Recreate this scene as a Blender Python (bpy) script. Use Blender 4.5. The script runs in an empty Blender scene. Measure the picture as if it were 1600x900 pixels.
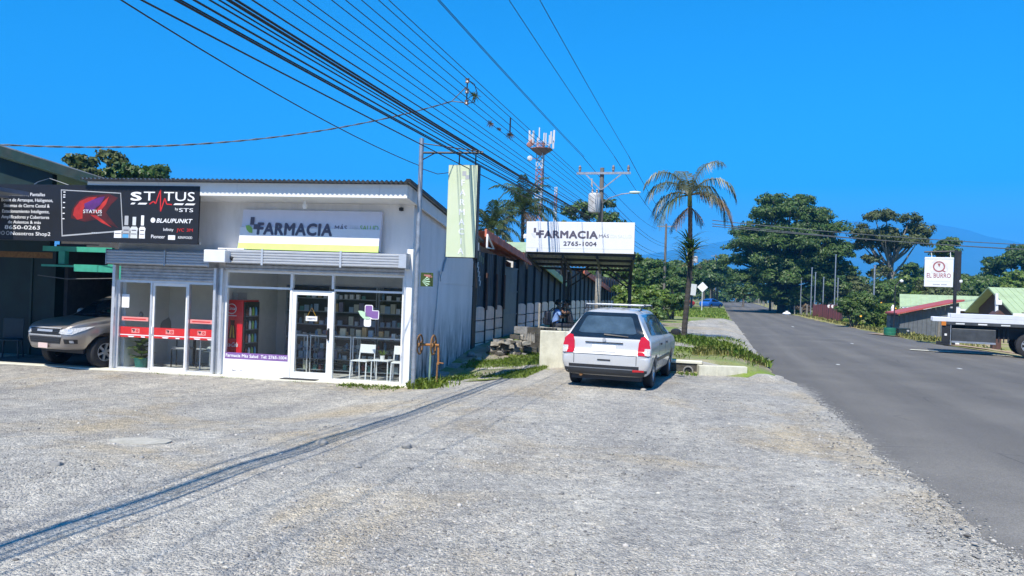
import bpy, bmesh, math, random
import numpy as np
from math import sin, cos, pi, radians, sqrt, tan, atan2
from mathutils import Vector, Matrix, noise
from mathutils.bvhtree import BVHTree
random.seed(7); np.random.seed(7)
SC = bpy.context.scene
COL = SC.collection

# ------------------------------------------------------------------ camera
cam_d = bpy.data.cameras.new('camera'); cam = bpy.data.objects.new('camera', cam_d); COL.objects.link(cam)
cam_d.sensor_width = 36; cam_d.lens = 27.0; cam_d.clip_start = 0.1; cam_d.clip_end = 40000
cam.location = (0, 0, 1.8); cam.rotation_euler = (radians(90.33), radians(-2.0), 0)
SC.camera = cam
# ------------------------------------------------------------------ sky, sun
SUN_DIR = Vector((-0.27, -0.65, 1.0)).normalized()          # towards the sun
sun_el = math.asin(SUN_DIR.z); sun_az = atan2(SUN_DIR.x, SUN_DIR.y)
world = bpy.data.worlds.new("World"); SC.world = world; world.use_nodes = True
wn = world.node_tree; wn.nodes.clear()
sky = wn.nodes.new('ShaderNodeTexSky'); sky.sky_type = 'NISHITA'; sky.sun_disc = False
sky.sun_elevation = sun_el; sky.sun_rotation = sun_az
sky.altitude = 0; sky.air_density = 1.0; sky.dust_density = 0.0; sky.ozone_density = 2.5
hs = wn.nodes.new('ShaderNodeHueSaturation'); hs.inputs['Saturation'].default_value = 1.95; hs.inputs['Value'].default_value = 1.05
hs.inputs['Hue'].default_value = 0.498
bg = wn.nodes.new('ShaderNodeBackground'); bg.inputs[1].default_value = 0.11
wo = wn.nodes.new('ShaderNodeOutputWorld')
wn.links.new(sky.outputs[0], hs.inputs['Color']); wn.links.new(hs.outputs[0], bg.inputs[0]); wn.links.new(bg.outputs[0], wo.inputs[0])
sun_d = bpy.data.lights.new('sun', 'SUN'); sun_d.energy = 4.6; sun_d.angle = radians(0.5); sun_d.color = (1.0, 0.94, 0.83)
sun = bpy.data.objects.new('sun', sun_d); COL.objects.link(sun)
sun.rotation_euler = SUN_DIR.to_track_quat('Z', 'Y').to_euler()
SC.view_settings.view_transform = 'Standard'; SC.view_settings.look = 'None'
SC.view_settings.exposure = 0.9; SC.view_settings.gamma = 1.0; SC.view_settings.use_curve_mapping = False
SC.render.engine = 'CYCLES'
SC.cycles.max_bounces = 8; SC.cycles.transparent_max_bounces = 16; SC.cycles.volume_bounces = 1

# ------------------------------------------------------------------ materials
MATS = {}
def mat(name, col, rough=0.6, metal=0.0, var=0.12, scale=6.0, bump=0.0, bscale=60.0, col2=None, spec=0.5,
        stain=None, stain_scale=2.0, stain_amt=0.5, coat=0.0, island=0.0, trans=None, stretch=None, emit=None, grime=None):
    """procedural principled material: base colour varied by noise, optional stains, bump and per-island variation"""
    m = bpy.data.materials.new(name); m.use_nodes = True; MATS[name] = m
    n = m.node_tree.nodes; l = m.node_tree.links; n.clear()
    out = n.new('ShaderNodeOutputMaterial'); p = n.new('ShaderNodeBsdfPrincipled')
    p.inputs['Roughness'].default_value = rough; p.inputs['Metallic'].default_value = metal
    p.inputs['Specular IOR Level'].default_value = spec; p.inputs['Coat Weight'].default_value = coat
    p.inputs['Coat Roughness'].default_value = 0.05
    tc = n.new('ShaderNodeTexCoord'); src = tc.outputs['Object']
    if stretch:
        mp = n.new('ShaderNodeMapping'); mp.inputs['Scale'].default_value = stretch
        l.new(src, mp.inputs[0]); src = mp.outputs[0]
    nz = n.new('ShaderNodeTexNoise'); nz.inputs['Scale'].default_value = scale; nz.inputs['Detail'].default_value = 6
    nz.inputs['Roughness'].default_value = 0.6; l.new(src, nz.inputs[0])
    rp = n.new('ShaderNodeValToRGB')
    c2 = col2 if col2 else tuple(min(1, c * (1 + var)) for c in col)
    c1 = col if col2 else tuple(c * (1 - var) for c in col)
    rp.color_ramp.elements[0].position = 0.32; rp.color_ramp.elements[1].position = 0.68
    rp.color_ramp.elements[0].color = (*c1, 1); rp.color_ramp.elements[1].color = (*c2, 1)
    l.new(nz.outputs[0], rp.inputs[0]); c = rp.outputs[0]
    if stain:
        n2 = n.new('ShaderNodeTexNoise'); n2.inputs['Scale'].default_value = stain_scale; n2.inputs['Detail'].default_value = 8
        n2.inputs['Roughness'].default_value = 0.7; l.new(src, n2.inputs[0])
        r2 = n.new('ShaderNodeValToRGB'); r2.color_ramp.elements[0].position = 0.5; r2.color_ramp.elements[1].position = 0.72
        r2.color_ramp.elements[1].color = (stain_amt,) * 3 + (1,); r2.color_ramp.elements[0].color = (0, 0, 0, 1)
        l.new(n2.outputs[0], r2.inputs[0])
        mx = n.new('ShaderNodeMix'); mx.data_type = 'RGBA'; l.new(r2.outputs[0], mx.inputs[0]); l.new(c, mx.inputs[6])
        mx.inputs[7].default_value = (*stain, 1); c = mx.outputs[2]
    if grime:      # splashed dirt and algae rising from the foot of a wall: (colour, height, amount)
        sz = n.new('ShaderNodeSeparateXYZ'); l.new(tc.outputs['Object'], sz.inputs[0])
        mg = n.new('ShaderNodeMapRange'); mg.inputs[1].default_value = grime[1]; mg.inputs[2].default_value = -.1; l.new(sz.outputs[2], mg.inputs[0])
        mpg = n.new('ShaderNodeMapping'); mpg.inputs['Scale'].default_value = (5,5,1.1); l.new(tc.outputs['Object'], mpg.inputs[0])
        ng = n.new('ShaderNodeTexNoise'); ng.inputs['Scale'].default_value = 1.0; ng.inputs['Detail'].default_value = 8; ng.inputs['Roughness'].default_value = .7; l.new(mpg.outputs[0], ng.inputs[0])
        rg = n.new('ShaderNodeValToRGB'); rg.color_ramp.elements[0].position = .38; rg.color_ramp.elements[1].position = .66; l.new(ng.outputs[0], rg.inputs[0])
        m1 = n.new('ShaderNodeMath'); m1.operation = 'MULTIPLY'; l.new(mg.outputs[0], m1.inputs[0]); l.new(rg.outputs[0], m1.inputs[1])
        m2 = n.new('ShaderNodeMath'); m2.operation = 'MULTIPLY'; l.new(m1.outputs[0], m2.inputs[0]); m2.inputs[1].default_value = grime[2]
        mgx = n.new('ShaderNodeMix'); mgx.data_type = 'RGBA'; l.new(m2.outputs[0], mgx.inputs[0]); l.new(c, mgx.inputs[6]); mgx.inputs[7].default_value = (*grime[0], 1); c = mgx.outputs[2]
    if island:
        g = n.new('ShaderNodeNewGeometry'); mr = n.new('ShaderNodeMapRange')
        mr.inputs[3].default_value = 1 - island; mr.inputs[4].default_value = 1 + island
        l.new(g.outputs['Random Per Island'], mr.inputs[0])
        h = n.new('ShaderNodeHueSaturation'); l.new(mr.outputs[0], h.inputs['Value']); l.new(c, h.inputs['Color'])
        mh = n.new('ShaderNodeMapRange'); mh.inputs[3].default_value = 0.475; mh.inputs[4].default_value = 0.515
        m3 = n.new('ShaderNodeMath'); m3.operation = 'FRACT'; m4 = n.new('ShaderNodeMath'); m4.operation = 'MULTIPLY'; m4.inputs[1].default_value = 7.31
        l.new(g.outputs['Random Per Island'], m4.inputs[0]); l.new(m4.outputs[0], m3.inputs[0]); l.new(m3.outputs[0], mh.inputs[0])
        l.new(mh.outputs[0], h.inputs['Hue'])
        c = h.outputs[0]
    l.new(c, p.inputs['Base Color'])
    if bump:
        bn = n.new('ShaderNodeTexNoise'); bn.inputs['Scale'].default_value = bscale; bn.inputs['Detail'].default_value = 4
        l.new(src, bn.inputs[0])
        bp = n.new('ShaderNodeBump'); bp.inputs['Strength'].default_value = bump; bp.inputs['Distance'].default_value = 0.02
        l.new(bn.outputs[0], bp.inputs['Height']); l.new(bp.outputs[0], p.inputs['Normal'])
    if emit:
        p.inputs['Emission Color'].default_value = (*emit[0], 1); p.inputs['Emission Strength'].default_value = emit[1]
    sh = p.outputs[0]
    if trans:
        t = n.new('ShaderNodeBsdfTranslucent'); t.inputs[0].default_value = (*trans, 1)
        ms = n.new('ShaderNodeMixShader'); ms.inputs[0].default_value = 0.3
        l.new(sh, ms.inputs[1]); l.new(t.outputs[0], ms.inputs[2]); sh = ms.outputs[0]
    l.new(sh, out.inputs[0])
    return m
def glass_mat(name, tint, opacity=0.0, rough=0.02):
    """thin pane: see-through with a Fresnel reflection"""
    m = bpy.data.materials.new(name); m.use_nodes = True; n = m.node_tree.nodes; l = m.node_tree.links; n.clear()
    out = n.new('ShaderNodeOutputMaterial'); tr = n.new('ShaderNodeBsdfTransparent'); tr.inputs[0].default_value = (*tint, 1)
    gl = n.new('ShaderNodeBsdfGlossy'); gl.inputs['Roughness'].default_value = rough
    lw = n.new('ShaderNodeLayerWeight'); lw.inputs[0].default_value = .5
    pw = n.new('ShaderNodeMath'); pw.operation = 'POWER'; l.new(lw.outputs['Facing'], pw.inputs[0]); pw.inputs[1].default_value = 5
    fr = n.new('ShaderNodeMath'); fr.operation = 'MULTIPLY_ADD'; l.new(pw.outputs[0], fr.inputs[0]); fr.inputs[1].default_value = .9; fr.inputs[2].default_value = .022
    mx = n.new('ShaderNodeMixShader'); l.new(fr.outputs[0], mx.inputs[0]); l.new(tr.outputs[0], mx.inputs[1]); l.new(gl.outputs[0], mx.inputs[2])
    l.new(mx.outputs[0], out.inputs[0]); MATS[name] = m
    return m

# ------------------------------------------------------------------ mesh builder
class MB:
    def __init__(s): s.v = []; s.f = []; s.m = []; s.M = Matrix()
    def add(s, vs, fs, mi=0):
        b = len(s.v); s.v += [tuple(s.M @ Vector(v)) for v in vs]
        s.f += [tuple(b + i for i in f) for f in fs]; s.m += [mi] * len(fs); return s
    def box(s, x0, x1, y0, y1, z0, z1, mi=0):
        return s.add([(x0,y0,z0),(x1,y0,z0),(x1,y1,z0),(x0,y1,z0),(x0,y0,z1),(x1,y0,z1),(x1,y1,z1),(x0,y1,z1)],
              [(0,3,2,1),(4,5,6,7),(0,1,5,4),(1,2,6,5),(2,3,7,6),(3,0,4,7)], mi)
    def cbox(s, c, d, rz=0, rx=0, ry=0, mi=0):
        o = s.M; s.M = o @ Matrix.Translation(c) @ Matrix.Rotation(rz,4,'Z') @ Matrix.Rotation(ry,4,'Y') @ Matrix.Rotation(rx,4,'X')
        a, b, e = d[0]/2, d[1]/2, d[2]/2; s.box(-a,a,-b,b,-e,e,mi); s.M = o; return s
    def beam(s, p, q, w, h=None, up=(0,0,1), mi=0):
        h = h or w; p = Vector(p); q = Vector(q); d = (q-p); L = d.length; d.normalize(); u = Vector(up)
        if abs(d.dot(u)) > .98: u = Vector((1,0,0))
        a = d.cross(u).normalized(); b = a.cross(d)
        vs = [p+a*w/2*i+b*h/2*j for i,j in ((-1,-1),(1,-1),(1,1),(-1,1))] + [q+a*w/2*i+b*h/2*j for i,j in ((-1,-1),(1,-1),(1,1),(-1,1))]
        return s.add(vs, [(0,1,2,3),(7,6,5,4),(0,4,5,1),(1,5,6,2),(2,6,7,3),(3,7,4,0)], mi)
    def tube(s, pts, r, n=8, mi=0, cap=True):
        pts = [Vector(p) for p in pts]; rs = r if isinstance(r, (list, tuple)) else [r]*len(pts)
        vs = []; fs = []; a = None
        for i, p in enumerate(pts):
            d = (pts[min(i+1,len(pts)-1)] - pts[max(i-1,0)]).normalized()
            if a is None:
                a = d.cross(Vector((0,0,1)) if abs(d.z) < .9 else Vector((1,0,0))).normalized()
            else: a = (a - d*a.dot(d)).normalized()
            b = d.cross(a)
            vs += [p + (a*cos(2*pi*k/n) + b*sin(2*pi*k/n))*rs[i] for k in range(n)]
        for i in range(len(pts)-1):
            for k in range(n):
                k2 = (k+1) % n; fs.append((i*n+k, i*n+k2, (i+1)*n+k2, (i+1)*n+k))
        if cap: fs += [tuple(range(n))[::-1], tuple((len(pts)-1)*n+k for k in range(n))]
        return s.add(vs, fs, mi)
    def lathe(s, prof, n=20, c=(0,0,0), axis='Z', mi=0, a0=0, a1=2*pi):
        full = abs(a1-a0-2*pi) < 1e-6; m = n if full else n+1; vs = []
        for r, z in prof:
            for k in range(m):
                a = a0 + (a1-a0)*k/n; p = (r*cos(a), r*sin(a), z)
                if axis == 'X': p = (p[2], p[0], p[1])
                if axis == 'Y': p = (p[0], p[2], p[1])
                vs.append((p[0]+c[0], p[1]+c[1], p[2]+c[2]))
        fs = []
        for i in range(len(prof)-1):
            for k in range(n):
                k2 = (k+1) % m if full else k+1
                fs.append((i*m+k, i*m+k2, (i+1)*m+k2, (i+1)*m+k))
        return s.add(vs, fs, mi)
    def prism(s, poly, a, b, plane='xz', mi=0):
        """polygon extruded between a and b along the remaining axis"""
        f = {'xz': lambda p, h: (p[0], h, p[1]), 'xy': lambda p, h: (p[0], p[1], h), 'yz': lambda p, h: (h, p[0], p[1])}[plane]
        n = len(poly); vs = [f(p, a) for p in poly] + [f(p, b) for p in poly]
        return s.add(vs, [tuple(range(n)), tuple(range(2*n-1, n-1, -1))] + [(i, (i+1) % n, n+(i+1) % n, n+i) for i in range(n)], mi)
    def grid(s, fn, nu, nv, mi=0):
        vs = [fn(i/nu, j/nv) for j in range(nv+1) for i in range(nu+1)]; w = nu+1
        return s.add(vs, [(j*w+i, j*w+i+1, (j+1)*w+i+1, (j+1)*w+i) for j in range(nv) for i in range(nu)], mi)
    def mesh(s, name, mats, smooth=False, fix=True):
        me = bpy.data.meshes.new(name); me.from_pydata(s.v, [], s.f)
        for m in (mats if isinstance(mats, (list, tuple)) else [mats]): me.materials.append(MATS[m] if isinstance(m, str) else m)
        if any(s.m): me.polygons.foreach_set('material_index', s.m)
        if fix:
            bm = bmesh.new(); bm.from_mesh(me); bmesh.ops.recalc_face_normals(bm, faces=bm.faces); bm.to_mesh(me); bm.free()
        if smooth:
            me.polygons.foreach_set('use_smooth', [True]*len(me.polygons))
            try: me.set_sharp_from_angle(angle=radians(smooth if smooth is not True else 40))
            except Exception: pass
        return me
    def build(s, name, mats, parent=None, smooth=False, loc=None, bevel=0, fix=True, **kw):
        o = bpy.data.objects.new(name, s.mesh(name, mats, smooth, fix)); COL.objects.link(o)
        if parent: o.parent = parent
        if loc is not None: o.location = loc
        if bevel:
            b = o.modifiers.new('bevel', 'BEVEL'); b.width = bevel; b.segments = 2; b.limit_method = 'ANGLE'
        tag(o, **kw); return o
def tag(o, label=None, cat=None, group=None, kind=None):
    if label: o['label'] = label
    if cat: o['category'] = cat
    if group: o['group'] = group
    if kind: o['kind'] = kind
    return o
def thing(name, label, cat, loc=(0,0,0), rz=0, group=None):
    o = bpy.data.objects.new(name, None); COL.objects.link(o); o.empty_display_size = 0.2
    o.location = loc; o.rotation_euler = (0, 0, rz); return tag(o, label, cat, group)
def dup(o, parent=None, loc=None, rz=None, label=None):
    """a copy of a thing with copies of its parts and sub-parts (mesh data shared)"""
    c = o.copy(); COL.objects.link(c)
    if parent: c.parent = parent
    if loc is not None: c.location = loc
    if rz is not None: c.rotation_euler = (0, 0, rz)
    if label: c['label'] = label
    for ch in list(o.children): dup(ch, c)
    return c
def np_mesh(name, verts, faces_flat, nper, mats, smooth=False):
    """fast mesh from numpy arrays; all faces have nper corners"""
    me = bpy.data.meshes.new(name); nv = len(verts); nf = len(faces_flat)//nper
    me.vertices.add(nv); me.vertices.foreach_set('co', np.asarray(verts, np.float32).ravel())
    me.loops.add(nf*nper); me.loops.foreach_set('vertex_index', np.asarray(faces_flat, np.int32).ravel())
    me.polygons.add(nf); me.polygons.foreach_set('loop_start', np.arange(0, nf*nper, nper, dtype=np.int32))
    me.polygons.foreach_set('loop_total', np.full(nf, nper, np.int32))
    if smooth: me.polygons.foreach_set('use_smooth', np.ones(nf, bool))
    for m in (mats if isinstance(mats, (list, tuple)) else [mats]): me.materials.append(MATS[m] if isinstance(m, str) else m)
    me.update(); me.validate(); return me
def link(name, me, parent=None, loc=None, **kw):
    o = bpy.data.objects.new(name, me); COL.objects.link(o)
    if parent: o.parent = parent
    if loc is not None: o.location = loc
    return tag(o, **kw)
def text(s, mname, parent, loc, rot=(pi/2,0,0), width=None, height=None, bold=0.0, shear=0.0, align='LEFT', depth=0.003, name='lettering', spacing=1.0):
    """one line of raised lettering; height is that of the capitals, width fits the whole line; bold thickens the strokes"""
    cu = bpy.data.curves.new(name, 'FONT'); cu.body = s; cu.size = 1; cu.shear = shear; cu.space_character = spacing + bold*2.2; cu.resolution_u = 3
    t = bpy.data.objects.new(name, cu); COL.objects.link(t)
    dg = bpy.context.evaluated_depsgraph_get(); me0 = bpy.data.meshes.new_from_object(t.evaluated_get(dg)); bpy.data.objects.remove(t)
    bm = bmesh.new(); k = 0
    offs = [(0,0)] if not bold else [(bold*cos(a), bold*sin(a)) for a in [i*pi/4 for i in range(8)]] + [(0,0)]
    for dx, dy in offs:
        b2 = bmesh.new(); b2.from_mesh(me0); r = bmesh.ops.extrude_face_region(b2, geom=b2.faces[:])
        vv = [e for e in r['geom'] if isinstance(e, bmesh.types.BMVert)]; bmesh.ops.translate(b2, verts=vv, vec=(0,0,depth+k*.00025))
        bmesh.ops.translate(b2, verts=b2.verts[:], vec=(dx,dy,0)); k += 1
        tmp = bpy.data.meshes.new('tmp'); b2.to_mesh(tmp); b2.free(); bm.from_mesh(tmp); bpy.data.meshes.remove(tmp)
    bmesh.ops.recalc_face_normals(bm, faces=bm.faces)
    xs = [v.co.x for v in bm.verts]; lo, hi = min(xs), max(xs); sx = sy = 1
    if height: sy = height/(.73+2*bold); sx = sy
    if width: sx = width/(hi-lo); sy = sy if height else sx
    x0 = {'LEFT': lo, 'CENTER': (lo+hi)/2, 'RIGHT': hi}[align]
    for v in bm.verts: v.co.x = (v.co.x-x0)*sx; v.co.y *= sy
    me = bpy.data.meshes.new(name); bm.to_mesh(me); bm.free(); bpy.data.meshes.remove(me0); me.materials.append(MATS[mname])
    o = bpy.data.objects.new(name, me); COL.objects.link(o); o.parent = parent; o.location = loc; o.rotation_euler = rot; o['kind'] = 'stuff'
    return o

# ------------------------------------------------------------------ ground shape, road frame: s along the road, t to its right
PH = radians(15.0)
def W(s, t, z=None):
    x = s*sin(PH) + t*cos(PH); y = s*cos(PH) - t*sin(PH)
    return Vector((x, y, gz(s, t) if z is None else z))
def ST(x, y): return x*sin(PH) + y*cos(PH), x*cos(PH) - y*sin(PH)
def sst(a, b, x):
    x = max(0., min(1., (x-a)/(b-a))); return x*x*(3-2*x)
def rise(s):
    """the road climbs gently to a crest and falls away behind it"""
    if s < 60: return 0.
    if s < 300: return 1.5*sst(60, 300, s)
    return 1.5 - 4.0*sst(300, 700, s)
def gz(s, t):
    z = rise(s)
    low = -0.26*sst(-3.0, -6.4, t)*sst(5, 12, s)*(1 - sst(15.5, 21, s)*sst(-8.5,-6.8,t))
    z += low
    # bank beside the pharmacy, terrace behind the retaining wall
    z += 0.32*sst(17.0, 24.5, s)*sst(-8, -6.5, t)*(1 - sst(-4.4, -3.6, t))
    if t > -4.0 and t < 3 and s > 16: z += (0.33*(1 - sst(0.2, 1.9, t)))*(1 if s > 18.55 else 0) + 0.12*sst(17.6, 18.5, s)*sst(0.72, 1.0, t)*(1 - sst(1.0, 1.9, t))*(1 if s <= 18.55 else 0)
    if t < -6.6 and s > 22: z += 0.25*sst(22, 30, s)
    if t > 10.2: z -= 0.35*sst(10.5, 15, t)
    return z
def gxy(x, y): return gz(*ST(x, y))
# ------------------------------------------------------------------ shared materials
mat('white_paint', (.80,.80,.78), .55, var=.04, stain=(.55,.54,.5), stain_scale=3, stain_amt=.25)
mat('wall_paint', (.78,.76,.75), .7, var=.05, scale=2, bump=.1, bscale=40, stain=(.50,.49,.47), stain_scale=1.6, stain_amt=.4, stretch=(2,2,.5))
mat('soffit_paint', (.72,.72,.72), .7, var=.04, stain=(.45,.45,.43), stain_scale=2, stain_amt=.3)
mat('fascia_paint', (.82,.82,.80), .5, var=.03, stain=(.6,.59,.55), stain_scale=2.5, stain_amt=.25)
mat('inner_wall', (.70,.69,.66), .8, var=.05)
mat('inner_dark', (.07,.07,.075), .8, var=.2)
mat('floor_tile', (.62,.60,.57), .3, var=.06)
mat('aluminium', (.72,.73,.75), .35, metal=.55, var=.06, scale=8)
mat('white_frame', (.83,.83,.82), .4, var=.03)
mat('galvanised', (.42,.44,.47), .45, metal=.7, var=.18, scale=9)
mat('shutter_metal', (.50,.52,.55), .45, metal=.35, var=.1, scale=5, stretch=(1,1,6))
mat('roof_zinc', (.20,.215,.24), .5, metal=.4, var=.25, scale=2.0, stain=(.16,.11,.08), stain_scale=1.5, stain_amt=.5)
mat('concrete', (.40,.385,.35), .9, var=.15, scale=4, bump=.3, bscale=50, stain=(.2,.19,.16), stain_scale=2, stain_amt=.5)
mat('pale_concrete', (.66,.64,.53), .85, var=.08, scale=5, bump=.2, bscale=60, stain=(.40,.38,.28), stain_scale=3, stain_amt=.45)
mat('mossy_concrete', (.085,.078,.066), .95, var=.4, scale=5, bump=.6, bscale=30, stain=(.05,.055,.04), stain_scale=4, stain_amt=.8)
mat('kerb_cream', (.66,.64,.52), .85, var=.08, bump=.2, stain=(.35,.33,.22), stain_scale=4, stain_amt=.4, grime=((.16,.15,.08),.35,.7))
mat('dark_steel', (.035,.036,.04), .5, metal=.4, var=.25)
mat('rust', (.17,.075,.03), .85, var=.4, scale=20, bump=.3, col2=(.28,.15,.05))
mat('black_plastic', (.02,.02,.022), .45, var=.15)
mat('black_rubber', (.022,.022,.024), .8, var=.2, scale=12)
mat('cable_black', (.018,.018,.02), .6)
mat('cable_grey', (.16,.17,.18), .45, metal=.5)
mat('leaf_dark', (.052,.105,.022), .5, col2=(.095,.165,.032), scale=1.2, island=.5, trans=(.09,.17,.02))
mat('leaf_mid', (0.058,0.117,0.023), .5, col2=(0.111,0.182,0.034), scale=1.0, island=.45, trans=(0.104,0.195,0.019))
mat('leaf_bright', (0.098,0.176,0.023), .45, col2=(0.156,0.234,0.039), scale=1.5, island=.4, trans=(0.182,0.286,0.026))
mat('leaf_olive', (.07,.10,.028), .55, col2=(.115,.145,.04), scale=1.0, island=.45, trans=(.10,.11,.02))
mat('leaf_palm', (.085,.11,.055), .42, col2=(.15,.165,.10), scale=3, island=.35, trans=(.10,.12,.05))
mat('leaf_coco', (0.054,0.090,0.024), .4, col2=(0.108,0.144,0.048), scale=2, island=.35, trans=(0.096,0.144,0.024))
mat('leaf_dry', (.12,.085,.05), .8, col2=(.19,.14,.08), scale=3, island=.4)
mat('grass_blade', (0.149,0.271,0.032), .5, col2=(0.280,0.350,0.061), scale=.6, island=.4, trans=(0.280,0.420,0.035))
mat('grass_dry', (0.336,0.308,0.105), .6, col2=(0.224,0.252,0.056), scale=.6, island=.4, trans=(0.280,0.252,0.056))
mat('bark', (.10,.085,.07), .9, col2=(.17,.15,.125), scale=6, bump=.5, bscale=20)
mat('bark_dark', (.035,.03,.027), .9, col2=(.07,.062,.055), scale=10, bump=.6, bscale=30)
mat('bark_pale', (.30,.28,.25), .85, col2=(.20,.19,.17), scale=6, bump=.4)
mat('wood_grey', (.20,.18,.155), .9, var=.3, scale=6, stretch=(8,8,1), bump=.3)
mat('stone', (.25,.245,.235), .9, var=.35, scale=6, bump=.5, bscale=25, stain=(.10,.10,.085), stain_scale=4, stain_amt=.6)
mat('stone_pale', (.34,.31,.26), .9, var=.25, scale=7, bump=.5, bscale=25)

def ground_mat(name, kind):
    m = bpy.data.materials.new(name); m.use_nodes = True; MATS[name] = m
    n = m.node_tree.nodes; l = m.node_tree.links; n.clear()
    out = n.new('ShaderNodeOutputMaterial'); p = n.new('ShaderNodeBsdfPrincipled'); l.new(p.outputs[0], out.inputs[0])
    tc = n.new('ShaderNodeTexCoord'); src = tc.outputs['Object']
    def noi(scale, detail=5, rough=.55, s=None, dist=0.):
        x = n.new('ShaderNodeTexNoise'); x.inputs['Scale'].default_value = scale; x.inputs['Detail'].default_value = detail
        x.inputs['Roughness'].default_value = rough; x.inputs['Distortion'].default_value = dist; l.new(s or src, x.inputs[0]); return x.outputs[0]
    def ramp(f, a, b, ca, cb):
        r = n.new('ShaderNodeValToRGB'); r.color_ramp.elements[0].position = a; r.color_ramp.elements[1].position = b
        r.color_ramp.elements[0].color = (*ca, 1); r.color_ramp.elements[1].color = (*cb, 1); l.new(f, r.inputs[0]); return r.outputs[0]
    def mix(f, a, b, mode='MIX'):
        x = n.new('ShaderNodeMix'); x.data_type = 'RGBA'; x.blend_type = mode
        if isinstance(f, float): x.inputs[0].default_value = f
        else: l.new(f, x.inputs[0])
        for i, c in ((6, a), (7, b)):
            if isinstance(c, tuple): x.inputs[i].default_value = (*c, 1)
            else: l.new(c, x.inputs[i])
        return x.outputs[2]
    def vor(scale, feat='F1', out='Color', s=None):
        x = n.new('ShaderNodeTexVoronoi'); x.inputs['Scale'].default_value = scale; x.feature = feat; l.new(s or src, x.inputs['Vector']); return x.outputs[out]
    def mth(op, a, b):
        x = n.new('ShaderNodeMath'); x.operation = op
        for i, c in ((0, a), (1, b)):
            if isinstance(c, (int, float)): x.inputs[i].default_value = c
            else: l.new(c, x.inputs[i])
        return x.outputs[0]
    p.inputs['Roughness'].default_value = .9; p.inputs['Specular IOR Level'].default_value = .3
    W1, B1 = (1,1,1), (0,0,0)
    if kind == 'gravel':
        base = ramp(noi(.42, 8, .66), .34, .66, (.37,.355,.325), (.55,.52,.455))
        tan_ = ramp(noi(.33, 7, .68, dist=.6), .50, .64, B1, W1)
        base = mix(mth('MULTIPLY', tan_, .85), base, (.50,.415,.285))
        dark = ramp(noi(1.6, 6, .7), .55, .75, B1, W1)
        base = mix(mth('MULTIPLY', dark, .75), base, (.21,.21,.215))
        pale = ramp(noi(.8, 8, .72, dist=.4), .56, .70, B1, W1)
        base = mix(mth('MULTIPLY', pale, .7), base, (.60,.58,.53))
        clump = ramp(noi(5.5, 6, .75), .30, .72, (.72,.72,.73), (1.22,1.21,1.19)); base = mix(.75, base, mix(1.0, base, clump, 'MULTIPLY'))
        # wheel tracks running with the road
        mp = n.new('ShaderNodeMapping'); mp.inputs['Rotation'].default_value = (0,0,PH*.8); l.new(src, mp.inputs[0])
        m2 = n.new('ShaderNodeMapping'); m2.inputs['Scale'].default_value = (1,.09,1); l.new(mp.outputs[0], m2.inputs[0])
        trk = ramp(noi(1.5, 5, .6, m2.outputs[0]), .36, .66, (.80,.80,.815), (1.12,1.11,1.08)); base = mix(.8, base, mix(1.0, base, trk, 'MULTIPLY'))
        # stones of three sizes: each Voronoi cell its own shade
        for sc, amt in ((95., .38), (42., .40), (17., .30)):
            c = n.new('ShaderNodeSeparateColor'); l.new(vor(sc), c.inputs[0])
            g = ramp(c.outputs[0], 0.05, .95, (.52,.53,.56), (1.5,1.48,1.44))
            base = mix(amt, base, mix(1.0, base, g, 'MULTIPLY'))
        sp = ramp(noi(160, 3, .7), .3, .7, (.7,.7,.7), (1.3,1.3,1.3)); base = mix(.6, base, mix(1.0, base, sp, 'MULTIPLY'))
        h = mth('ADD', mth('MULTIPLY', vor(42., out='Distance'), -1.0), mth('MULTIPLY', vor(95., out='Distance'), -.5))
        h = mth('ADD', h, mth('MULTIPLY', noi(7, 6, .7), 2.2)); h = mth('ADD', h, mth('MULTIPLY', noi(1.5, 3), 2.5))
        bp = n.new('ShaderNodeBump'); bp.inputs['Strength'].default_value = .75; bp.inputs['Distance'].default_value = .035
        l.new(h, bp.inputs['Height']); l.new(bp.outputs[0], p.inputs['Normal'])
    elif kind == 'asphalt':
        mp = n.new('ShaderNodeMapping'); mp.inputs['Rotation'].default_value = (0,0,PH); l.new(src, mp.inputs[0])
        m2 = n.new('ShaderNodeMapping'); m2.inputs['Scale'].default_value = (1,.06,1); l.new(mp.outputs[0], m2.inputs[0])
        base = ramp(noi(.9, 6, .6, m2.outputs[0]), .3, .7, (.105,.098,.088), (.150,.139,.124))
        base = mix(mth('MULTIPLY', ramp(noi(.35, 5, .6), .45, .7, B1, W1), .6), base, (.175,.163,.143))
        # dust carried onto the near half of the carriageway
        sx = n.new('ShaderNodeSeparateXYZ'); l.new(mp.outputs[0], sx.inputs[0])
        mr = n.new('ShaderNodeMapRange'); mr.inputs[1].default_value = 5.2; mr.inputs[2].default_value = 1.6; l.new(sx.outputs[0], mr.inputs[0])
        mr2 = n.new('ShaderNodeMapRange'); mr2.inputs[1].default_value = 15; mr2.inputs[2].default_value = 5; l.new(sx.outputs[1], mr2.inputs[0])
        d = mth('MULTIPLY', mth('MULTIPLY', mr.outputs[0], mr2.outputs[0]), ramp(noi(.9, 7, .7), .3, .7, (.25,.25,.25), W1))
        base = mix(mth('MULTIPLY', d, .85), base, (.30,.28,.245))
        # two polished wheel paths per lane, faint lighter and darker bands
        wv = n.new('ShaderNodeTexWave'); wv.wave_type = 'BANDS'; wv.bands_direction = 'X'; wv.inputs['Scale'].default_value = .17; wv.inputs['Distortion'].default_value = 1.2; wv.inputs['Detail'].default_value = 3; wv.inputs['Detail Scale'].default_value = .6
        l.new(m2.outputs[0], wv.inputs[0]); base = mix(.35, base, mix(1.0, base, ramp(wv.outputs[0], .2, .8, (.78,.78,.79), (1.2,1.19,1.17)), 'MULTIPLY'))
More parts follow.
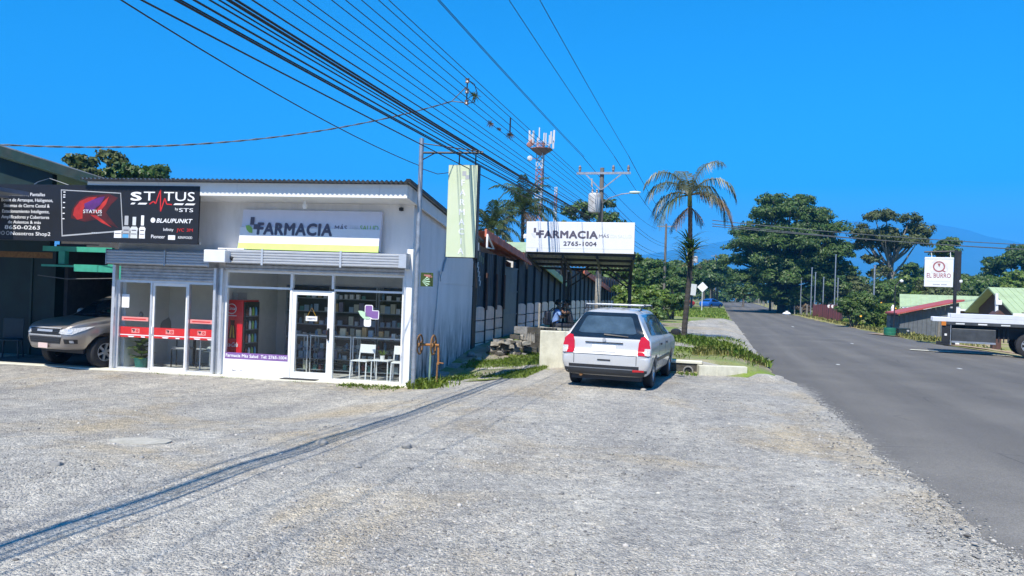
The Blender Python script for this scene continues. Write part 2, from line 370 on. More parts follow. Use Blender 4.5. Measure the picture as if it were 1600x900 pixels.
        # grit thrown over the edge of the carriageway
        me_ = n.new('ShaderNodeMapRange'); me_.inputs[1].default_value = 2.9; me_.inputs[2].default_value = 1.7; l.new(sx.outputs[0], me_.inputs[0])
        gt_ = mth('GREATER_THAN', mth('ADD', mth('MULTIPLY', me_.outputs[0], .6), mth('MULTIPLY', noi(7, 10, .85), 1.5)), 1.27)
        ms_ = n.new('ShaderNodeMapRange'); ms_.inputs[1].default_value = 18.6; ms_.inputs[2].default_value = 16.5; l.new(sx.outputs[1], ms_.inputs[0])
        base = mix(mth('MULTIPLY', mth('MULTIPLY', gt_, ms_.outputs[0]), .8), base, (.36,.34,.30))
        c = n.new('ShaderNodeSeparateColor'); l.new(vor(110.), c.inputs[0])
        g = ramp(c.outputs[0], 0., 1., (.6,.6,.6), (1.45,1.45,1.45)); base = mix(.55, base, mix(1.0, base, g, 'MULTIPLY'))
        # cracks and patches
        cr = ramp(vor(.55, 'DISTANCE_TO_EDGE', 'Distance', None), .0, .012, W1, B1)
        cr2 = ramp(noi(.5, 3), .52, .6, B1, W1)
        base = mix(mth('MULTIPLY', mth('MULTIPLY', cr, cr2), .5), base, (.03,.03,.032))
        p.inputs['Roughness'].default_value = .82
        bp = n.new('ShaderNodeBump'); bp.inputs['Strength'].default_value = .35; bp.inputs['Distance'].default_value = .01
        l.new(mth('ADD', vor(110., out='Distance'), noi(12, 5)), bp.inputs['Height']); l.new(bp.outputs[0], p.inputs['Normal'])
    else:
        ga, gb, ea, eb, lo, hi = {'verge': ((.13,.21,.035), (.21,.27,.05), (.20,.165,.11), (.34,.29,.21), .43, .56),
                          'bank': ((.13,.19,.035), (.21,.25,.06), (.23,.20,.155), (.34,.31,.25), .40, .52),
                          'right': ((.19,.22,.05), (.28,.27,.09), (.33,.235,.13), (.42,.34,.22), .48, .60),
                          'far': ((.05,.085,.02), (.09,.12,.03), (.12,.10,.06), (.16,.14,.08), .60, .75)}[kind]
        gr = ramp(noi(3.5, 6, .65), .35, .65, ga, gb); ea_ = ramp(noi(2.5, 7, .65), .35, .65, ea, eb)
        base = mix(ramp(noi(.28 if kind != 'bank' else .6, 7, .65), lo, hi, B1, W1), gr, ea_)
        sp = ramp(noi(60, 4, .7), .3, .7, (.65,.65,.65), (1.35,1.35,1.35)); base = mix(1.0, base, sp, 'MULTIPLY')
        bp = n.new('ShaderNodeBump'); bp.inputs['Strength'].default_value = .6; bp.inputs['Distance'].default_value = .05
        l.new(noi(14, 6, .7), bp.inputs['Height']); l.new(bp.outputs[0], p.inputs['Normal'])
    l.new(base, p.inputs['Base Color'])
ground_mat('gravel_mat', 'gravel'); ground_mat('asphalt_mat', 'asphalt'); ground_mat('verge_mat', 'verge')
ground_mat('bank_mat', 'bank'); ground_mat('right_mat', 'right'); ground_mat('far_mat', 'far')

# ------------------------------------------------------------------ ground sheets
def sheet(name, ss, tfun, nt, m, dz=0.0, rough=0.0, feather=0.0, flat=False):
    """sheet over stations ss, tfun(s) -> (t_left, t_right)"""
    v = []; f = []
    for s in ss:
        a, b = tfun(s)
        for j in range(nt+1):
            t = a+(b-a)*j/nt; p = W(s, t)
            if flat: p.z = rise(s) - (.35*sst(10.5, 15, t) if t > 10.2 else 0)
            k = min(1., max(0., (b-t)/feather)) if feather else 1.       # the sheet thins out towards its right edge
            v.append((p.x, p.y, p.z + .004 + (dz-.004)*k + (rough*k*noise.noise((p.x*.9, p.y*.9, 0)) if rough else 0)))
    w = nt+1
    for i in range(len(ss)-1):
        for j in range(nt): f.append((i*w+j, i*w+j+1, (i+1)*w+j+1, (i+1)*w+j))
    me = bpy.data.meshes.new(name); me.from_pydata(v, [], f); me.materials.append(MATS[m])
    me.polygons.foreach_set('use_smooth', [True]*len(f))
    return link(name, me, kind='structure')
def frange(a, b, d): return [a + (b-a)*i/max(1, round((b-a)/d)) for i in range(max(1, round((b-a)/d))+1)]
def edge_t(s): return max(1.45, 2.34 - .037*s) + .20*noise.noise((s*.55, 3.1, 0)) + .10*noise.noise((s*2.3, 7, 0)) 
mb = MB(); mb.lathe([(0.0, 0), (60, 0), (600, 0), (3000, 0), (9000, 0)], 48, (0, 150, -1.1)); g0 = mb.build('ground', 'far_mat', kind='structure')
sheet('gravel_lot', frange(-14, 18.52, .25), lambda s: (-34, edge_t(s)), 170, 'gravel_mat', .030, .022, feather=.55)
sheet('road', frange(-16, 60, 2)+frange(66, 420, 6), lambda s: (1.15, 9.9 + 3.4*(1-sst(22, 46, s)) + .5*(1-sst(46, 90, s))), 14, 'asphalt_mat', flat=True)
sheet('verge', frange(18.50, 40, .35)+frange(41, 70, 1.)+frange(76, 420, 8), lambda s: (-9, edge_t(s) - .25), 30, 'verge_mat', .008, .02)
sheet('side_ground', frange(18.50, 60, 1.5)+frange(70, 420, 10), lambda s: (-160, -8.8), 30, 'far_mat', .004)
sheet('verge_right', frange(-16, 100, 1.5)+frange(108, 420, 8), lambda s: (9.6 + 3.5*(1-sst(22, 46, s)) + .5*(1-sst(46, 90, s)) + .2*noise.noise((s*.5, 9, 2)), 30), 26, 'right_mat', .012, .05)
sheet('field_right', frange(-16, 100, 4)+frange(108, 420, 12), lambda s: (29.5, 260), 30, 'far_mat', .006)
# pull-out of pale gravel beyond the palm
def pull(s):
    k = sst(20.9, 25, s); b = edge_t(s)-.15
    return (b - (.15 + 2.9*k*(1-sst(50, 64, s)*.8)) + .25*noise.noise((s*.7, 1, 5)), b)
mb = None
v = []; f = []
ss = frange(21.2, 63, .5)
for s in ss:
    a, b = pull(s)
    for j in range(11):
        t = a+(b-a)*j/10; p = W(s, t); v.append((p.x, p.y, p.z+.022+.015*noise.noise((p.x, p.y, 1))))
for i in range(len(ss)-1):
    for j in range(10): f.append((i*11+j, i*11+j+1, (i+1)*11+j+1, (i+1)*11+j))
me = bpy.data.meshes.new('gravel_pullout'); me.from_pydata(v, [], f); me.materials.append(MATS['gravel_mat']); link('gravel_pullout', me, kind='structure')
# grassy bank beside the shop
v = []; f = []; ns, nt = 60, 16
for i in range(ns+1):
    s = 15.75 + 9.4*i/ns
    for j in range(nt+1):
        l_ = -6.75; r_ = -3.95 + (.5*noise.noise((s, 2, 2)) if s < 18 else -.12); lo = max(0, 17.4-s)
        t = l_ + .1*lo + (r_-.9*lo*.5-l_)*j/nt; p = W(s, t)
        v.append((p.x, p.y, p.z + .03 + .03*noise.noise((p.x*1.5, p.y*1.5, 4))))
for i in range(ns):
    for j in range(nt): f.append((i*(nt+1)+j, i*(nt+1)+j+1, (i+1)*(nt+1)+j+1, (i+1)*(nt+1)+j))
me = bpy.data.meshes.new('grass_bank'); me.from_pydata(v, [], f); me.materials.append(MATS['bank_mat']); link('grass_bank', me, kind='structure')

# loose stones of the gravel, thinning with distance
def stones_mesh(pts, sizes, name, m):
    k = len(pts)
    ico = bmesh.new(); bmesh.ops.create_icosphere(ico, subdivisions=1, radius=1)
    bv = np.array([tuple(x.co) for x in ico.verts]); bf = np.array([[x.index for x in q.verts] for q in ico.faces]); ico.free()
    nv = len(bv); jit = 1 + .42*(np.random.rand(k, nv, 1)-.5)*2
    a = np.random.rand(k)*2*pi; sc = np.stack([.7+.6*np.random.rand(k), .7+.6*np.random.rand(k), .38+.35*np.random.rand(k)], 1)
    q = bv[None]*jit*sc[:, None]*sizes[:, None, None]
    ca, sa = np.cos(a)[:, None], np.sin(a)[:, None]
    x = q[:,:,0]*ca - q[:,:,1]*sa; y = q[:,:,0]*sa + q[:,:,1]*ca
    vs = np.stack([x, y, q[:,:,2]], 2) + pts[:, None]
    fs = (bf[None] + (np.arange(k)*nv)[:, None, None]).ravel()
    return np_mesh(name, vs.reshape(-1,3), fs, 3, m)
mat('pebble_dark', (.15,.15,.15), .9, col2=(.26,.25,.235), scale=.8, island=.4, bump=.2, bscale=80)
mat('pebble', (.33,.315,.285), .9, col2=(.47,.44,.38), scale=.8, island=.34, bump=.2, bscale=80)
rs = np.random.RandomState(11)
def scatter_stones(n, smin, smax, bias, dmax, seed, name, m, label):
    r = np.random.RandomState(seed); P = []; S = []; tries = 0
    while len(P) < n and tries < n*12:
        tries += 1; d = 3.0 + (dmax-3)*r.rand()**1.7; x = (-0.78 + 1.5*r.rand())*d; y = d; s, t = ST(x, y)
        if t > edge_t(s) + .10*abs(r.randn()) or s > 18.3 or (t < -4.2 and s > 15.2) or (x+2.1)*.1736 + (y-16.05)*.985 > -.35: continue
        dn = noise.noise((x*.5, y*.5, seed)) + .45*noise.noise((x*1.9, y*1.9, 3)) + (bias if t > -3.0 else -.18)
        if dn + .55*r.rand() < .30: continue
        sz = smin + (smax-smin)*r.rand()**2.6; P.append((x, y, gz(s, t)+.030+.022*noise.noise((x*.9, y*.9, 0))+sz*.12)); S.append(sz)
    link(name, stones_mesh(np.array(P), np.array(S), name, m), kind='stuff', label=label, cat='gravel')
scatter_stones(26000, .004, .014, .25, 15.5, 11, 'loose_gravel', 'pebble', 'pale crushed stone scattered over the parking lot')
scatter_stones(9000, .004, .016, .20, 15.5, 12, 'dark_gravel', 'pebble_dark', 'darker crushed stone scattered over the parking lot')
scatter_stones(1500, .010, .026, .30, 15.5, 13, 'coarse_gravel', 'pebble', 'larger loose stones of the parking lot')
scatter_stones(420, .010, .026, .20, 15.5, 14, 'coarse_dark_gravel', 'pebble_dark', 'larger dark stones of the parking lot')
# the few stones that stand out
def rock(x, y, r, label, m='stone', flat=.7, sink=.25):
    bm = bmesh.new(); bmesh.ops.create_icosphere(bm, subdivisions=3, radius=r); sd = random.random()*50
    for q in bm.verts:
        k = 1 + .35*noise.noise(q.co/r*1.1 + Vector((sd,0,0))) + .12*noise.noise(q.co/r*3 + Vector((0,sd,0)))
        q.co *= k; q.co.z *= flat
    me = bpy.data.meshes.new('rock'); bm.to_mesh(me); bm.free(); me.materials.append(MATS[m]); me.polygons.foreach_set('use_smooth', [True]*len(me.polygons))
    return link('rock', me, loc=(x, y, gxy(x, y)+.032+r*flat*(1-sink)-r*flat*.25), label=label, cat='rock')
rock(-1.11, 8.55, .055, 'rounded dark stone lying alone just right of the wire shadow', flat=.75)
rock(-2.12, 8.80, .075, 'half buried pale stone where the thick wire shadow bends', 'stone_pale', .5, .5)
rock(-4.2, 7.2, .05, 'small dark stone on the open gravel left of the wire shadow')
rock(.44, 4.85, .03, 'small brown stone in the foreground middle of the lot', 'stone_pale')
rock(1.92, 4.95, .032, 'dark pebble by the bare patch near the road edge')
rock(2.55, 14.55, .06, 'pale stone just behind the right rear wheel of the station wagon', 'stone_pale', .5)
rock(-1.45, 7.55, .035, 'little black stone beside the faint wire shadows', 'stone')
mat('worn_patch', (.43,.405,.34), .9, var=.2, scale=9, bump=.4, bscale=60, stain=(.33,.31,.28), stain_scale=7, stain_amt=.7)
bm = bmesh.new(); ring_ = [bm.verts.new((.36*cos(2*pi*k/22)*(1+.25*noise.noise((cos(2*pi*k/22)*1.5,sin(2*pi*k/22)*1.5,3))), .19*sin(2*pi*k/22)*(1+.3*noise.noise((k*.7,2,2))), .0)) for k in range(22)]
bm.faces.new(ring_); ex_ = bmesh.ops.extrude_face_region(bm, geom=bm.faces[:]); bmesh.ops.translate(bm, verts=[q for q in ex_['geom'] if isinstance(q, bmesh.types.BMVert)], vec=(0,0,.014)); bmesh.ops.recalc_face_normals(bm, faces=bm.faces)
me = bpy.data.meshes.new('concrete_patch'); bm.to_mesh(me); bm.free(); me.materials.append(MATS['worn_patch']); link('concrete_patch', me, loc=(-4.18, 8.75, gxy(-4.18,8.75)+.022), kind='structure')
# white dashes left of the worn centre line and a dropped white bag
mat('worn_white', (.55,.55,.53), .8, var=.3, scale=12)
for (s, t, L) in ((60, 5.4, 1.6), (24.5, 3.5, .22), (25.5, 7.0, .3), (38, 6.0, .5)):
    m_ = MB(); a = W(s, t); 
    m_.M = Matrix.Translation((a.x, a.y, gz(s, t)+.004)) @ Matrix.Rotation(-PH, 4, 'Z'); m_.box(-.05, .05, -L/2, L/2, 0, .003)
    m_.build('road_marking', 'worn_white', kind='structure')
# ------------------------------------------------------------------ pharmacy building (own frame: x along the front to the right, y inwards, z up from the floor)
BZ = radians(-10); BP = Vector((-2.1, 16.05, -0.2)); BM = Matrix.Translation(BP) @ Matrix.Rotation(BZ, 4, 'Z')
def B(x, y, z): return BM @ Vector((x, y, z))
mat('print_dark', (.10,.09,.125), .5, var=.05); mat('print_green', (.28,.50,.10), .5, var=.05); mat('print_lime', (.55,.72,.20), .5, var=.04)
mat('print_white', (.85,.85,.86), .5, var=.03); mat('print_grey', (.42,.43,.45), .5, var=.05); mat('print_red', (.62,.03,.03), .4, var=.08)
mat('print_purple', (.23,.12,.34), .45, var=.05); mat('print_pink', (.75,.28,.26), .5, var=.05); mat('print_faint', (.66,.68,.68), .5, var=.03)
mat('print_pale_green', (.50,.72,.50), .5, var=.05); mat('print_blue', (.10,.35,.62), .4, var=.1); mat('print_yellow', (.75,.42,.04), .4, var=.15)
mat('sign_white', (.80,.80,.82), .35, var=.02, stain=(.62,.62,.64), stain_scale=2, stain_amt=.25)
mat('sign_shade_lilac', (.70,.70,.80), .4, var=.03)  # board colour shifted to lilac for the shade under the eave
mat('vinyl_black', (.010,.011,.016), .5, var=.15, scale=3)
mat('motor_white', (.74,.76,.80), .45, var=.04)
glass_mat('shop_glass', (.93,.95,.95)); glass_mat('cooler_glass', (.85,.88,.88))

mat('side_wall_paint', (.76,.70,.70), .75, var=.06, scale=1.3, bump=.12, bscale=30, stain=(.34,.33,.32), stain_scale=1.1, stain_amt=.22, stretch=(1.1,1.1,.45), grime=((.045,.05,.045),1.7,1.5))
bld = thing('pharmacy_building', 'low pale grey commercial building with two glazed shops and a zinc roof', 'building', BP, BZ)
m_ = MB(); m_.box(-6.87, 0, 0, .14, 2.30, 3.76); m_.build('wall', 'wall_paint', bld)
m_ = MB(); m_.prism([(.14,-.3),(5.75,-.1),(5.75,2.12),(.14,2.15)], -.15, 0, 'yz'); m_.prism([(.14,2.17),(5.75,2.14),(5.75,3.40),(.14,4.0)], -.15, 0, 'yz')
m_.prism([(.14,2.1),(5.74,2.1),(5.74,2.2),(.14,2.2)], -.145, -.012, 'yz'); m_.box(-.13,.0,.0,.14,0,2.30)
sw = m_.build('wall', 'side_wall_paint', bld, label='bare side wall with a horizontal joint and damp stains')
m_ = MB(); m_.box(-6.87, -6.75, .14, 5.75, 0, 3.4); m_.box(-6.75, -.15, 5.6, 5.75, 0, 3.4); m_.build('wall', 'wall_paint', bld)
m_ = MB(); m_.box(-4.42, -4.32, .14, 5.6, 0, 2.34); m_.box(-6.75, -6.74, .14, 3.0, 0, 2.34); m_.box(-.17, -.15, .14, 3.6, 0, 2.34)
m_.box(-6.74, -4.42, 1.75, 1.85, 0, 2.34); m_.box(-4.32, -.17, 2.6, 2.7, 0, 2.34); m_.build('partition', 'inner_wall', bld)
m_ = MB(); m_.box(-6.75, -.15, .14, 5.6, 2.34, 2.40); m_.build('ceiling', 'inner_wall', bld)
m_ = MB(); m_.box(-6.75, -.15, .06, 5.6, -.02, .006); m_.build('floor', 'floor_tile', bld)
# corrugated zinc roof sloping to the back, ends seen as a wave along the eave
m_ = MB(); n_ = 8*74
def rf(u, v): return (-7.15 + 7.32*u, -.93 + 7.07*v, 4.12 - .108*7.0*v*.93 + .018*sin(u*74*2*pi))
m_.grid(rf, n_, 3)
def rf2(u, v): a = rf(u, v); return (a[0], a[1], a[2]-.012)
m_.grid(rf2, n_, 3)
m_.build('roof', 'roof_zinc', bld, smooth=True, fix=False)
m_ = MB(); m_.prism([(-.76,3.80),(-.72,3.80),(-.72,4.075),(-.76,4.075)], -7.1, .08, 'yz'); fa = m_.build('fascia', 'fascia_paint', bld, bevel=.004)
for xj in (-3.6, -.5, -5.4):
    m_ = MB(); m_.box(xj-.006, xj+.006, -.7632, -.7598, 3.80, 4.075); m_.build('joint_strip', 'soffit_paint', fa)
m_ = MB(); m_.prism([(-.72,3.80),(5.9,3.15),(5.9,3.37),(-.72,4.07)], .06, .10, 'yz'); m_.build('bargeboard', 'wall_paint', bld)
m_ = MB(); m_.prism([(-.93,4.105),(6.1,3.40),(6.1,3.475),(-.93,4.165)], .10, .19, 'yz'); m_.build('roof_edge', 'dark_steel', bld)
m_ = MB(); m_.prism([(-.72,3.805),(0,3.755),(0,3.785),(-.72,3.83)], -7.1, .06, 'yz'); so = m_.build('soffit', 'soffit_paint', bld)
for xj in (-1.2, -2.9, -4.3):
    m_ = MB(); m_.prism([(-.70,3.7995),(-.02,3.751),(-.02,3.76),(-.70,3.806)], xj-.008, xj+.008, 'yz'); m_.build('joint_strip', 'inner_wall', so)
m_ = MB(); m_.lathe([(.0,3.60),(.035,3.61),(.055,3.65),(.05,3.69),(.03,3.71),(.03,3.79)], 14, (-2.28,-.35,0)); m_.build('lamp_globe', 'print_white', bld, smooth=True)
m_ = MB(); m_.tube([(-.28,-.03,3.66),(-.28,-.12,3.66)], .022, 8); m_.lathe([(.0,3.62),(.05,3.63),(.05,3.69),(0,3.71)], 10, (-.28,-.02,0)); m_.build('camera', 'black_plastic', bld, smooth=True)

# roller shutters in their boxes: ribbed fronts
def ribbed(m, x0, x1, y, z0, z1, pitch, d, mi=0):
    k = max(1, round((z1-z0)/pitch)); h = (z1-z0)/k; pr = []
    for i in range(k):
        a = z0+i*h; pr += [(y, a), (y-d, a+h*.25), (y-d, a+h*.7), (y, a+h*.95)]
    pr += [(y, z1), (y+.03, z1), (y+.03, z0)]
    m.prism(pr, x0, x1, 'yz', mi)
def shutter_box(x0, x1, z0, z1, y0, label):
    m = MB(); ribbed(m, x0+.02, x1-.02, y0+.03, z0, z1, .058, .02); b = m.build('shutter_box', 'shutter_metal', bld, label=label)
    m = MB(); m.box(x0, x0+.02, y0, -.01, z0-.02, z1+.02); m.box(x1-.02, x1, y0, -.01, z0-.02, z1+.02); m.box(x0+.02, x1-.02, y0+.06, -.02, z1-.01, z1+.005); m.box(x0+.02, x1-.02, y0+.06, -.02, z0-.005, z0+.01); m.build('end_plate', 'galvanised', b)
    return b
sb = shutter_box(-4.02, 0.0, 2.42, 2.70, -.42, 'long white ribbed shutter box over the pharmacy')
for x in (-3.17, -1.42):
    m_ = MB(); m_.box(x-.022, x+.022, -.425, -.412, 2.39, 2.73); m_.build('clamp', 'aluminium', sb)
m_ = MB(); m_.box(-.16, -.0, -.43, -.421, 2.42, 2.69); m_.build('clamp', 'aluminium', sb)
m_ = MB(); m_.box(-4.2, -3.6, -.40, -.02, 2.705, 2.735); m_.build('cap_strip', 'print_white', sb)
sb2 = shutter_box(-6.88, -4.40, 2.33, 2.63, -.40, 'grey ribbed shutter box in the shade of the billboard')
m_ = MB(); m_.box(-5.47, -5.43, -.405, -.392, 2.31, 2.65); m_.build('clamp', 'galvanised', sb2)
m_ = MB(); ribbed(m_, -6.76, -4.44, -.03, 1.99, 2.32, .07, .015); m_.build('roller_shutter', 'galvanised', bld, label='part lowered ribbed shutter over the left shop')
m_ = MB(); ribbed(m_, -4.2, -.14, -.06, 2.27, 2.41, .07, .015); m_.build('roller_shutter', 'galvanised', bld)
mo = MB(); mo.box(-4.39, -3.90, -.62, -.14, 2.42, 2.68); mob = mo.build('motor_box', 'motor_white', bld, bevel=.012)
m_ = MB(); m_.lathe([(0,0),(.05,0),(.05,.05),(.02,.07),(0,.07)], 12, (-3.90,-.38,2.52), 'X'); m_.build('chain_wheel', 'black_plastic', mob)
# guide rails and piers
for x0, x1, y0, nm in ((-6.90,-6.83,-.13,'guide_rail'), (-4.44,-4.38,-.13,'guide_rail'), (-4.28,-4.225,-.13,'guide_rail')):
    m_ = MB(); m_.box(x0, x1, y0, .0, -.03, 2.31); m_.build(nm, 'aluminium', bld, bevel=.004)
m_ = MB(); m_.box(-4.378, -4.282, -.06, .0, -.03, 2.31); m_.build('guide_channel', 'galvanised', bld)
m_ = MB(); m_.box(-.125, -.075, -.13, -.0, -.03, 2.41); m_.build('guide_rail', 'aluminium', bld, bevel=.004)
m_ = MB(); m_.box(-.07, .06, -.16, -.004, -.03, 2.82); m_.build('corner_casing', 'white_frame', bld, bevel=.006, label='white corner casing beside the pharmacy glass')

# glazing: aluminium bars and one pane per light
def bars(lst, m, parent, name='mullion'):
    for (x0, x1, z0, z1, y0, y1) in lst:
        q = MB(); q.box(x0, x1, y0, y1, z0, z1); q.build(name, m, parent)
def pane(x0, x1, z0, z1, y=.03):
    q = MB(); q.box(x0, x1, y, y+.006, z0, z1); q.build('pane', 'shop_glass', ws); 
ws = MB().box(-6.83, -4.44, -.02, .06, 1.93, 1.985).build('shop_window', 'aluminium', bld, label='glazed front of the left shop with red stickers')
bars([(-6.83,-6.775,-.0,1.93,-.025,.06), (-6.02,-5.975,0,1.93,-.025,.06), (-5.115,-5.07,0,1.93,-.03,.06), (-4.49,-4.445,0,1.93,-.025,.06)], 'aluminium', ws)
bars([(-6.775,-6.02,0,.035,-.02,.06), (-5.07,-4.49,0,.035,-.02,.06)], 'aluminium', ws, 'rail')
pane(-6.775,-6.02,.035,1.93); pane(-5.07,-4.49,.035,1.93)
d1 = MB().box(-5.972,-5.118,.0,.05,.0,.07).box(-5.972,-5.925,.0,.05,.07,1.87).box(-5.165,-5.118,.0,.05,.07,1.87).box(-5.972,-5.118,.0,.05,1.87,1.93).build('door', 'white_frame', bld, label='white framed glass door of the left shop')
MB().box(-5.925,-5.165,.02,.026,.07,1.87).build('pane', 'shop_glass', d1)
MB().box(-5.965,-5.935,-.03,-.0,.80,.96).build('handle', 'print_white', d1)
ws2 = MB().box(-4.225,-2.66,-.02,.06,1.89,1.935).box(-1.70,-.13,-.02,.06,1.89,1.935).box(-4.225,-.13,-.021,.06,2.225,2.27).build('shop_window', 'white_frame', bld, label='glazed front of the pharmacy full of shelves')
bars([(-4.225,-4.165,0,1.89,-.025,.06), (-4.225,-4.165,1.935,2.225,-.025,.06), (-2.70,-2.64,1.935,2.225,-.025,.06),(-1.76,-1.71,1.935,2.225,-.025,.06), (-2.70,-2.645,-.05,1.89,-.025,.06), (-1.745,-1.69,-.05,1.89,-.025,.06), (-.19,-.128,0,2.225,-.025,.06)], 'white_frame', ws2)
bars([(-4.165,-2.70,0,.03,-.02,.06), (-1.69,-.19,0,.035,-.02,.06)], 'white_frame', ws2, 'rail')
def pane2(x0, x1, z0, z1):
    q = MB(); q.box(x0, x1, .03, .036, z0, z1); q.build('pane', 'shop_glass', ws2)
for a in ((-4.165,-2.70,.03,1.89), (-1.69,-.19,.035,1.89), (-4.165,-2.70,1.935,2.225), (-2.64,-1.76,1.935,2.225), (-1.71,-.19,1.935,2.225)): pane2(*a)
d2 = MB().box(-2.645,-2.555,-.01,.05,0,1.89).box(-1.835,-1.745,-.01,.05,0,1.89).box(-2.555,-1.835,-.01,.05,0,.14).box(-2.555,-1.835,-.01,.05,1.79,1.89).build('door', 'white_frame', bld, label='white framed glass door of the pharmacy')
MB().box(-2.555,-1.835,.01,.016,.14,1.79).build('pane', 'shop_glass', d2)
MB().tube([(-1.80,-.01,.86),(-1.80,-.06,.88),(-1.80,-.06,1.06),(-1.80,-.01,1.08)], .014, 8).box(-1.82,-1.78,-.02,-.01,.84,1.10).build('handle', 'black_plastic', d2)
# stickers on the glass
YF = .026
for x0, x1 in ((-6.775,-6.02), (-5.925,-5.165), (-5.07,-4.49)):
    yy = YF if x0 != -5.925 else .016
    z0 = .70 + .008*(x0+6.8)
    p_ = MB().box(x0+.005, x1-.005, yy-.0015, yy, z0, z0+.235).build('sticker_band', 'print_red', d1 if x0 == -5.925 else ws)
    MB().box(x0+.005, x1-.005, yy-.003, yy-.0018, z0+.045, z0+.065).build('white_line', 'print_white', p_)
    c = (x0+x1)/2 + .01
    MB().box(c-.10, c+.10, yy-.003, yy-.0018, z0+.10, z0+.20).build('sticker_logo', 'print_pink', p_)
    MB().prism([(c-.085,z0+.185),(c-.02,z0+.185),(c-.012,z0+.15),(c-.03,z0+.15),(c-.03,z0+.125),(c-.05,z0+.125),(c-.055,z0+.16),(c-.085,z0+.165)], yy-.0042, yy-.0032).build('sticker_mark', 'black_plastic', p_)
    MB().lathe([(.012,0),(.032,0),(.032,.001),(.012,.001)], 12, (c+.045, yy-.0042, z0+.15), 'Y').build('sticker_mark', 'print_red', p_)
    MB().prism([(c-.19,z0+.03),(c-.16,z0+.004),(c-.05,z0+.004),(c-.02,z0+.03)], yy-.003, yy-.0018).prism([(c+.13,z0+.03),(c+.16,z0+.004),(c+.24,z0+.004),(c+.24,z0+.03)], yy-.003, yy-.0018).build('white_line', 'print_white', p_)
for x0, x1 in ((-6.74,-6.08), (-5.06,-4.51)):
    p_ = MB().box(x0, x1, YF-.0015, YF, 1.07, 1.16).build('sticker_strip', 'print_pink', ws)
    MB().box(x0+.05, x1-.06, YF-.003, YF-.0018, 1.10, 1.125).build('sticker_line', 'print_red', p_)
MB().box(-6.755,-6.57, YF-.0015, YF, 1.36, 1.66).build('paper_notice', 'print_white', ws)
# lower poster of the pharmacy
po = MB().box(-4.165,-2.70,-.03,-.022,.0,.345).build('poster', 'print_white', ws2, label='white poster along the bottom of the pharmacy window')
MB().box(-4.165,-2.70,-.031,-.0215,.347,.485).build('purple_band', 'print_purple', po)
text('Farmacia Más Salud  Tel: 2765-1004', 'print_white', po, (-4.14,-.0315,.39), width=1.42, height=.072, bold=.02)
MB().box(-4.10,-3.74,-.0305,-.0302,.305,.318).box(-4.06,-3.79,-.0305,-.0302,.215,.235).build('print_line', 'print_faint', po)
MB().prism([(-4.0,.10),(-3.95,.085),(-3.88,.08),(-3.86,.09),(-3.93,.098),(-3.98,.115)], -.032, -.0302).prism([(-3.80,.095),(-3.73,.105),(-3.73,.115),(-3.80,.105)], -.032, -.0302).build('poster_mark', 'print_dark', po)
for xx, zz, w_ in ((-3.60,.26,.36),(-3.57,.205,.29),(-3.60,.15,.34),(-3.12,.265,.38),(-3.16,.21,.40),(-3.14,.15,.33),(-3.05,.10,.25)):
    MB().box(xx,xx+w_*.55,-.0305,-.0302,zz,zz+.012).box(xx+w_*.6,xx+w_,-.0305,-.0302,zz,zz+.012).build('print_line', 'print_faint', po)
# plus-and-leaf emblem on the right pane
def rounded(x0, x1, z0, z1, r):
    p = []
    for cx, cz, a in ((x1-r, z1-r, 0), (x0+r, z1-r, 90), (x0+r, z0+r, 180), (x1-r, z0+r, 270)):
        for k in range(4): p.append((cx+r*cos(radians(a+30*k)), cz+r*sin(radians(a+30*k))))
    return p
em = MB().prism(rounded(-1.02,-.84,1.36,1.63,.03), YF-.0015, YF).prism(rounded(-.90,-.70,1.33,1.52,.03), YF-.0014, YF).build('emblem', 'print_white', ws2)
MB().prism(rounded(-1.005,-.855,1.375,1.615,.025), YF-.003, YF-.0018).prism([(-.98,1.40),(-.86,1.36),(-.84,1.345),(-.72,1.345),(-.715,1.505),(-.86,1.505),(-.98,1.52)], YF-.0032, YF-.002).build('emblem_purple', 'print_purple', em)
MB().prism([(-1.17,1.50),(-1.08,1.50),(-1.0,1.47),(-.94,1.42),(-.90,1.35),(-.90,1.31),(-.98,1.31),(-1.06,1.35),(-1.12,1.41)], YF-.003, YF-.0018).build('emblem_leaf', 'print_pale_green', em)
MB().prism(rounded(-1.03,-.87,1.17,1.34,.04), YF-.003, YF-.0018).build('emblem_white', 'print_white', em)
# downpipe, conduit, cable on the side wall
m_ = MB(); m_.tube([(.05,3.2,3.75),(.10,3.2,3.72),(.10,3.18,3.55)], .03, 8); m_.build('pipe_elbow', 'kerb_cream', bld, smooth=True)
m_ = MB(); m_.tube([(.03,2.75,3.5),(.03,2.62,3.1),(.03,2.55,2.75),(.03,2.42,2.62),(.03,2.30,2.45)], .022, 6); m_.tube([(.03,2.0,2.45),(.025,1.88,1.6),(.02,1.75,.9),(.02,1.70,.25)], .012, 6); m_.tube([(.03,2.3,2.45),(.05,2.15,2.40),(.05,2.05,2.30),(.04,2.12,2.20),(.03,2.0,2.45)], .010, 6)
m_.build('conduit', 'galvanised', bld, smooth=True)

# paved strip in front and under the garage
m_ = MB(); m_.M = BM; m_.box(-10.6, .12, -.30, .0, -.30, -.002); m_.build('pavement', 'pale_concrete', kind='structure', bevel=.012)
mat('shaded_concrete', (.10,.10,.10), .75, var=.35, scale=3, stain=(.03,.03,.03), stain_scale=2, stain_amt=.8)  # concrete darkened in its colour to carry the shade inside the garage
m_ = MB(); m_.M = BM; m_.box(-10.6, -6.9, .002, 6.5, -.30, -.006); m_.build('garage_floor', 'shaded_concrete', kind='structure')

